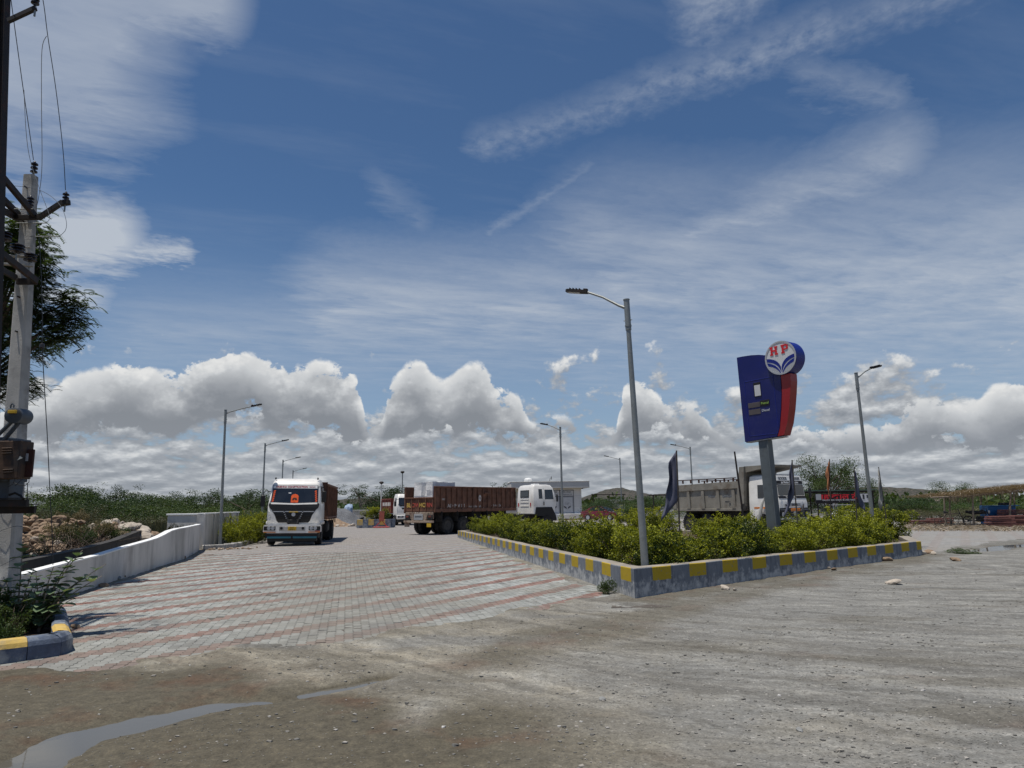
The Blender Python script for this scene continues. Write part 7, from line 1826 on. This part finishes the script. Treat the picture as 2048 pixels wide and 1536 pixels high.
fs2 = thing('frame_shelter', 'distant thin steel frame shelter behind the maroon car', 'shelter', (D(1215, 1030, 92).x, 92, 0))
zt2 = D(1215, 990, 92).z
for x in (-1.7, .3, 2.1): mb = MB(); mb.cyl((x, 0, 0), (x, 0, zt2), .05, 6); mb.build('post', 'dark_steel', fs2)
pbox(fs2, 'top_beam', 'dark_steel', (.2, 0, zt2 + .05), (4.4, .1, .1)); pbox(fs2, 'back_sheet', 'kiosk_grey', (1.2, .3, zt2 * .45), (2.2, .03, zt2 * .7))
fs3 = thing('frame_shelter', 'dark steel frame seen between the slate pennant and tipper', 'shelter', (D(1330, 1030, 60).x, 60, 0))
zt3 = D(1330, 991, 60).z
for x in (-.9, 2.6): mb = MB(); mb.cyl((x, 0, 0), (x, 0, zt3), .05, 6); mb.build('post', 'dark_steel', fs3)
pbox(fs3, 'top_beam', 'dark_steel', (1.0, 0, zt3 + .04), (4.6, .1, .09))

# ------------------------------------------------------------------ thatched shade at the right
SB = D(1893, 1053, 43.5); sh = thing('thatched_shade', 'crooked post shade roofed with dry brushwood at the right edge', 'shade', (SB.x, 43.5, 0))
SO = sh.location.copy(); rt = random.Random(4)
sl = lambda px, py, Y_: Vector(D(px, py, Y_)) - SO
for (px, py, pt_, ptx, Y_) in ((1893, 1052, 1000, 1889, 43.5), (1903, 1046, 999, 1900, 46), (1948, 1052, 1000, 1946, 43.0), (1963, 1040, 998, 1963, 47), (2020, 1038, 990, 2023, 43.0), (2032, 1038, 990, 2028, 45.5), (2090, 1050, 988, 2090, 43)):
    a_, c_ = sl(px, py, Y_), sl(ptx, pt_, Y_); a_.z = -.1; c_.z = max(c_.z + .18, 1.75)
    mb = MB(); mid = a_.lerp(c_, .5) + Vector((rt.uniform(-.08, .08), 0, 0)); mb.tube([a_, mid, c_], [.07, .055, .05], 7); mb.build('post', 'wood_grey', sh, True)
for Y_ in (43.2, 45.0, 46.8):
    mb = MB(); mb.tube([sl(1865, 1001, Y_) + Vector((0, 0, .18)), sl(1930, 999, Y_) + Vector((0, 0, .18)), sl(1990, 993, Y_) + Vector((0, 0, .18)), sl(2040, 988, Y_) + Vector((0, 0, .18)), sl(2110, 985, Y_) + Vector((0, 0, .18))], .05, 6); mb.build('roof_pole', 'wood_grey', sh, True)
V, F, T = [], [], []
for k in range(5200):
    px = rt.uniform(1872, 2110); f = (px - 1872) / 176; zt = 1.80 + .46 * min(1.2, f) + (rt.uniform(-.03, .10) + (.10 * rt.random() if rt.random() < .12 else 0)) * (.6 + .6 * f); Y_ = rt.uniform(42.6, 47.4)
    x = (px - 1024) / FPX * 43.5 - SO.x + 0.0; a = rt.gauss(0, .5) if rt.random() < .75 else rt.uniform(0, 6.28)
    ln = rt.uniform(.25, .9); hang = rt.random() < .16 and Y_ < 43.6
    d = Vector((math.cos(a) * ln, math.sin(a) * ln, rt.uniform(-.16, .14))) if not hang else Vector((rt.uniform(-.1, .1), 0, -rt.uniform(.2, .6)))
    p = Vector((x, Y_ - SO.y, zt)); wv = d.cross(Vector((0, .3, 1))).normalized() * rt.uniform(.008, .022)
    b0 = len(V); V.extend([p - wv, p + wv, p + d + wv * .4, p + d - wv * .4]); F.append((b0, b0 + 1, b0 + 2, b0 + 3)); T.append(rt.random())
th_ = put(bpy.data.objects.new('thatch', fast_mesh('thatch', np.array([v[:] for v in V]), F, 'leaf_thatch' if 'leaf_thatch' in M else leaf_mat('leaf_thatch', (.13, .10, .07), (.38, .30, .205), .1), tint=T)), sh); tag(th_, kind='stuff')
cb = thing('sheet_cabinet', 'bright blue sheet metal cabinet under the thatched shade', 'cabinet', D(1996, 1040, 45.5)); cb.location.z = 0
w_, h_ = 1.25, 1.15
pbox(cb, 'body', 'blue_sheet', (-.18, 0, h_ / 2 - .0), (w_, .9, h_), .02); pbox(cb, 'end_panel', 'blue_sheet', (.72, .05, h_ / 2 + .0), (.5, .8, h_ - .04), .02); pbox(cb, 'lid', 'blue_sheet', (.2, 0, h_ + .02), (1.9, 1.0, .04), .01); pbox(cb, 'seam', 'trans_blue', (.455, -.42, h_ / 2), (.03, .06, h_ - .06)); pbox(cb, 'stove', 'scrap_dark', (.55, .1, h_ + .13), (.5, .4, .16), .03)
# stacks of red-brown stone slabs
pmat('slab_red', (0.20, 0.085, 0.07), .8, var=.3, sc=3, dirt=(.10, .05, .045), damt=.5)
def slabs(px, py, Y_, n, w_, d_, label, rz=0, th=.075):
    b_ = D(px, py, Y_); o = thing('slab_stack', label, 'stone stack', (b_.x, Y_, 0), rz, 'stacks of red stone slabs'); r_ = random.Random(int(px))
    for k in range(n): pbox(o, 'slab', 'slab_red', (r_.uniform(-.05, .05), r_.uniform(-.05, .05), .06 + (th + .030) * k), (w_ * r_.uniform(.95, 1.03), d_, th), .006, (0, 0, r_.uniform(-.03, .03)))
slabs(2002, 1057, 41.5, 6, 1.45, .6, 'front stack of red stone slabs beneath the blue cabinet', R_(4)); slabs(2036, 1055, 42.5, 6, .9, .6, 'short stack of red slabs right of the front stack', R_(-6)); slabs(2035, 1048, 44.2, 9, 1.9, .7, 'tall stack of red slabs right of the blue cabinet', R_(3)); slabs(2075, 1052, 42.6, 7, 1.2, .7, 'stack of red slabs cut by the right picture edge', R_(2))
slabs(1850, 1046, 48, 2, 2.2, .5, 'low long pair of red slabs left of the thatched shade', R_(-3), .12); slabs(1880, 1045, 49, 3, 1.7, .5, 'low red slab pile behind the leaning shade post', R_(3), .10)
# dry litter in front
rs = np.random.RandomState(12); n = 2600
px = rs.uniform(1805, 2110, n); py = rs.uniform(1046, 1063, n); pts = np.array([G(a, c)[:] for a, c in zip(px, py)]); pts[:, 2] = .01
blades('straw_litter', pts, .12, .02, 'leaf_thatch', 'yellow straw and brushwood litter in front of the thatched shade', 'litter', 6, 3.0)
# motorcycle and bicycle under the shade
def two_wheeler(nm, label, cat, loc, rz, r, motor):
    o = thing(nm, label, cat, loc, rz)
    for y in (-.62, .62):
        mb = MB(); mb.loft([[Vector((.0 + dx_, y + rr * math.cos(a), r + rr * math.sin(a))) for a in [2 * math.pi * k / 22 for k in range(22)]] for dx_, rr in ((-.03 if motor else -.015, r * .96), (0, r), (.03 if motor else .015, r * .96), (0, r * (.80 if motor else .92)), (-.03 if motor else -.015, r * .96))], False); wv = mb.build('wheel', 'rubber', o, True)
        mb = MB(); mb.cyl((-.05, y, r), (.05, y, r), .05, 8)
        mb.build('hub', 'rim_steel', wv)
        for k in range(8):
            a = 2 * math.pi * k / 8; mb = MB(); mb.cyl((0, y, r), (0, y + r * .9 * math.cos(a), r + r * .9 * math.sin(a)), .006, 4); mb.build('spoke', 'rim_steel', wv)
    mb = MB(); mb.tube([(0, -.62, r), (0, -.42, r + .5), (0, -.36, r + .68)], .022, 6); mb.build('fork', 'dark_steel', o)
    mb = MB(); mb.tube([(-.32, -.30, r + .72), (0, -.38, r + .68), (.32, -.30, r + .72)], .015, 6); mb.build('handlebar', 'dark_steel', o)
    mb = MB(); mb.tube([(0, -.42, r + .45), (0, 0, r + .02), (0, .62, r), (0, .25, r + .42), (0, -.42, r + .48)], .022, 6); mb.build('frame', 'dark_steel', o)
    mb = MB(); mb.tube([(0, .02, r + .50), (0, .30, r + .48), (0, .72, r + .55)] if motor else [(0, .18, r + .52), (0, .4, r + .53)], [.10, .13, .07] if motor else [.04, .09], 8); mb.build('saddle', 'black_plastic', o, True)
    if motor:
        mb = MB(); mb.tube([(0, -.36, r + .48), (0, -.15, r + .54), (0, .05, r + .46)], [.08, .14, .09], 8); mb.build('fuel_tank', 'black_plastic', o, True)
        pbox(o, 'engine', 'chassis', (0, .0, r + .12), (.26, .4, .34), .05); mb = MB(); mb.lathe([(.02, -.06), (.09, -.03), (.09, .03)], (0, -.50, r + .52), 'y', 12); mb.build('headlamp', 'lamp_glass', o, True)
        mb = MB(); mb.tube([(.14, 0, r), (.16, .4, r + .02), (.16, .75, r + .08)], .035, 6); mb.build('exhaust', 'rim_steel', o, True)
    return o
p_ = G(1962, 1052); two_wheeler('motorcycle', 'black motorcycle left of the blue cabinet under the shade', 'motorcycle', (p_.x, p_.y, 0), R_(68), .31, True)
p_ = G(1906, 1054); two_wheeler('bicycle', 'old bicycle leaning at the first crooked shade post', 'bicycle', (p_.x, p_.y, 0), R_(70), .33, False)

# ------------------------------------------------------------------ left rubble
rk = thing('rubble_mound', 'earth and tan stone rubble mound behind the low white wall', 'rubble', (-14.6, 22.5, 0))
def mound(par, name, rx, ry, h, mat, seed, n=28):
    V, F = [], []
    for i in range(n + 1):
        for j in range(n + 1):
            x, y = (i / n * 2 - 1), (j / n * 2 - 1); d = min(1, math.hypot(x, y)); z = (math.cos(d * math.pi) + 1) / 2
            k = float(fbm(x * 3 + seed, y * 3, seed, 4)) - .5
            V.append((x * rx, y * ry, z * h * (1 + k * .9) + k * .12 * h - .05)); 
    F = [(i * (n + 1) + j, (i + 1) * (n + 1) + j, (i + 1) * (n + 1) + j + 1, i * (n + 1) + j + 1) for i in range(n) for j in range(n)]
    return put(bpy.data.objects.new(name, fast_mesh(name, V, F, mat, smooth=True)), par)
mound(rk, 'earth', 3.6, 4.2, 1.5, 'soil', 2)
rr_ = random.Random(21)
def on_mound(x, y, rx, ry, h): d = min(1, math.hypot(x / rx, y / ry)); return (math.cos(d * math.pi) + 1) / 2 * h
for k in range(120):
    a, q = rr_.uniform(0, 6.28), rr_.uniform(.05, .98) ** .6; x, y = 3.3 * q * math.cos(a), 3.9 * q * math.sin(a)
    if y > 1.8: continue
    s = .06 + .14 * rr_.random() ** 2; mb = MB(); mb.stone((x, y, on_mound(x, y, 3.6, 4.2, 1.5) + s * .10), (s * 1.3, s, s * .55), rr_, 1); mb.build('stone', 'stone_tan', rk)
RO = rk.location.copy()
for row in range(10):                                  # the tumbled dry-stone face
    py = 1101 - row * 7.2; px = 36 + rr_.uniform(0, 8)
    while px < 128 - row * .6:
        wd_ = rr_.uniform(9, 26) * (1.0 if row < 8 else .8); Yd = 19.6 + row * .20 + max(0, px - 95) * .03
        if rr_.random() < .90:
            c = Vector(D(px + wd_ / 2, py, Yd)) - RO; sw = wd_ / FPX * Yd * .62
            mb = MB(); mb.stone(c, (sw, sw * .8, rr_.uniform(.06, .10) + sw * .12), rr_, 2); mb.build('stone', 'stone_tan' if rr_.random() < .93 else 'stone_pale', rk)
        px += wd_ * rr_.uniform(.85, 1.15)
rk2 = thing('rock_heap', 'pale weathered rock heap right of the tan rubble', 'rocks', (-13.6, 24.6, 0))
mound(rk2, 'earth', 2.6, 2.6, 1.25, 'soil', 5)
for k in range(230):
    a, q = rr_.uniform(0, 6.28), rr_.uniform(.02, .98) ** .6; x, y = 2.4 * q * math.cos(a), 2.3 * q * math.sin(a)
    if y > 1.2: continue
    s = .05 + .20 * rr_.random() ** 2.2; mb = MB(); mb.stone((x, y, on_mound(x, y, 2.6, 2.6, 1.25) + s * .2), (s * 1.2, s, s * .75), rr_, 1 if s < .13 else 2); mb.build('rock', 'stone_pale' if rr_.random() < .8 else 'stone_tan', rk2)
rk3 = thing('rubble_strip', 'low strip of broken stone between dark wall and rubble', 'rubble', (-12.3, 19.0, 0))
mb = MB(); mb.box((0, 0, .28), (1.2, 7.5, .5), .2, (0, 0, R_(11))); mb.build('earth', 'soil', rk3)
for k in range(34):
    y = rr_.uniform(-3.5, 3.5); x = -y * .19 + rr_.uniform(-.6, .5); s = rr_.uniform(.07, .17); mb = MB(); mb.stone((x, y, .53 + s * .2), (s * 1.3, s, s * .6), rr_, 1); mb.build('stone', 'stone_pale' if rr_.random() < .5 else 'stone_tan', rk3)
WD = thing('dry_bush', 'dead brown brushwood lying in front of the rubble mound', 'brushwood', (-12.55, 20.6, .45))
mb = MB()
for k in range(260):
    p = Vector((rr_.uniform(-.9, .7), rr_.uniform(-1.6, 1.8), rr_.uniform(0, .25))); d = Vector((rr_.gauss(0, .5), rr_.gauss(0, .5), rr_.uniform(.1, .5))); mb.tube([p, p + d * .5 + Vector((rr_.uniform(-.1, .1), 0, .05)), p + d], [.010, .007, .003], 3, False)
ob = mb.build('twigs', 'bark', WD); tag(ob, kind='stuff')

# ------------------------------------------------------------------ gravel heap, scrap and far planter
gh_ = thing('gravel_heap', 'cone of grey gravel at the far end right of the truck', 'gravel heap', D(682, 1050, 72)); gh_.location.z = 0
mound(gh_, 'cone', 3.2, 3.0, 1.55, 'gravel_heap', 7)
bd_ = thing('sand_heap', 'tan sand and rubble at the foot of the gravel cone', 'sand heap', D(668, 1052, 66)); bd_.location.z = 0
mound(bd_, 'cone', 2.6, 1.6, .7, 'stone_tan', 3)
for k in range(14): s = rr_.uniform(.1, .25); mb = MB(); mb.stone((rr_.uniform(-1, 3.5), rr_.uniform(-1.5, 0), s * .4), (s * 1.2, s, s * .7), rr_, 1); mb.build('stone', 'stone_pale', bd_)
sc_ = thing('scrap_pile', 'dark scrap and broken stone piled before the far white wall', 'scrap', D(716, 1048, 72)); sc_.location.z = 0
for k in range(46):
    x, y = rr_.gauss(0, 1.2), rr_.gauss(0, .6); z = max(.1, 1.2 - abs(x) * .5 - abs(y) * .4) * rr_.random(); s = rr_.uniform(.12, .36); mb = MB(); mb.stone((x + (.9 if k % 3 else -.8), y, z), (s * 1.3, s, s * .8), rr_, 1); mb.build('piece', 'scrap_dark' if k % 3 else 'stone_pale', sc_)
tp_ = thing('tarpaulin_bundle', 'crumpled pale blue tarpaulin on the scrap by the white wall', 'tarpaulin', D(697, 1046, 74)); tp_.location.z = .9
mb = MB(); mb.stone((0, 0, .5), (.55, .4, .75), random.Random(8), 3); mb.build('sheet', 'tarp_blue', tp_)
pn = thing('planter_box', 'small blue and yellow planter box with a shrub before the third truck', 'planter', D(753, 1053, 60)); pn.location.z = 0
for k in range(6):
    pbox(pn, 'panel', 'kerb_blue' if k % 2 else 'kerb_yellow', (-1.25 + .46 * k, -.55, .34 if k % 2 else .45), (.455, .14, .68 if k % 2 else .46), .01)
    if not k % 2: pbox(pn, 'panel', 'kerb_blue', (-1.25 + .46 * k, -.55, .11), (.455, .14, .22), .01)
for x in (-1.48, 1.3): pbox(pn, 'end_panel', 'kerb_blue', (x, .3, .34), (.14, 1.6, .68), .01)
pbox(pn, 'soil', 'soil', (-.1, .3, .55), (2.6, 1.5, .1))
bush((pn.location.x - .3, 60.2, .6), 1.35, 5, 'yellow-green shrub in the small far planter box', 'planter shrubs', sz=1.1); bush((pn.location.x + .5, 60.3, .6), 1.1, 8, 'second shrub in the small far planter box beside the red stand', 'planter shrubs', sz=1.0)
rs_ = thing('sign_stand', 'small dark red easel sign standing before the far planter', 'sign stand', (pn.location.x + .62, 58.9, 0))
pbox(rs_, 'board', 'rust_red', (0, 0, .95), (.42, .04, .8), .01, (R_(-12), 0, 0)); pbox(rs_, 'foot', 'red_paint', (0, -.1, .06), (1.3, .5, .08), .02); 
for s in (-1, 1): mb = MB(); mb.cyl((s * .5, -.15, .06), (0, 0, .62), .03, 6); mb.build('leg', 'red_paint', rs_)

# ------------------------------------------------------------------ loose stones one can point at
rq = random.Random(33)
def stone_at(px, py, w_, mat, label, hr=.5, z=0.0):
    p = G(px, py); zz = float(ground_height(np.array([p.x]), np.array([p.y]))[0][0])
    o = thing('stone', label, 'stone', (p.x, p.y, max(zz, 0) + z), rq.uniform(0, 6), 'loose stones'); mb = MB(); mb.stone((0, 0, w_ * hr * .35), (w_ * .6, w_ * .42, w_ * hr * .5), rq, 2); mb.build('rock', mat, o, False); return o
for a in ((1450, 1183, .20, 'stone_pale', 'tan stone lying near the wall corner on the road side'), (1470, 1185, .09, 'stone_pale', 'small stone touching the tan stone by the wall'), (1788, 1172, .30, 'stone_pale', 'large pale flat stone lying out on the road', .35), (1655, 1140, .20, 'stone_pale', 'pale stone of the pair at the middle of the wall'), (1668, 1144, .16, 'stone_tan', 'tan stone of the pair at the middle of the wall'),
          (1774, 1124, .26, 'stone_tan', 'tan stone against the wall before its far end'), (1838, 1110, .34, 'stone_pale', 'pale slab leaning on the stones at the wall end'), (1858, 1107, .30, 'stone_tan', 'largest of the stones at the wall end'), (1828, 1113, .22, 'stone_tan', 'left stone of the heap at the wall end'), (1867, 1110, .2, 'stone_pale', 'right stone of the heap at the wall end'), (1912, 1124, .24, 'stone_tan', 'single tan stone on the road right of the wall end'),
          (208, 1174, .2, 'stone_tan', 'flat stone at the foot of the low white wall bend'), (235, 1161, .18, 'stone_grey', 'grey stone along the foot of the low white wall'), (247, 1157, .14, 'stone_tan', 'small stone next to the grey one at the white wall'), (150, 1256, .13, 'stone_tan', 'brown stone beside the kerb corner'), (360, 1120, .25, 'stone_grey', 'rubble piece at the foot of the white wall near the pier'), (1600, 1470, .055, 'stone_grey', 'flat grey stone in the right foreground'), (1205, 1405, .06, 'stone_grey', 'dark stone in the middle foreground')):
    stone_at(*a)
vr = thing('rubble_strip', 'brown chippings spilled at the foot of the left lamp post', 'rubble', (-12.1, 30.3, 0))
for k in range(60): s = rq.uniform(.03, .08); mb = MB(); mb.stone((rq.uniform(-.9, 1.2), rq.gauss(0, .35), s * .4), (s, s * .8, s * .6), rq, 1); mb.build('stone', 'stone_tan' if k % 3 else 'stone_pale', vr)
mb = MB(); p_ = G(1290, 1215); mb.prism([(-.55, -.16), (.1, -.22), (.65, -.10), (.6, .08), (-.1, .14), (-.5, .08)], lambda u, v, d: Vector((p_.x + u, p_.y + v, d)), -.02, .028); pmat('asphalt_lump', (.10, .085, .07), .9, var=.3, sc=8, bump=.2); tag(mb.build('asphalt_patch', 'asphalt_lump'), 'dark flat slab lying before the painted wall corner', 'slab')  # a flat patch of dark asphalt on the road
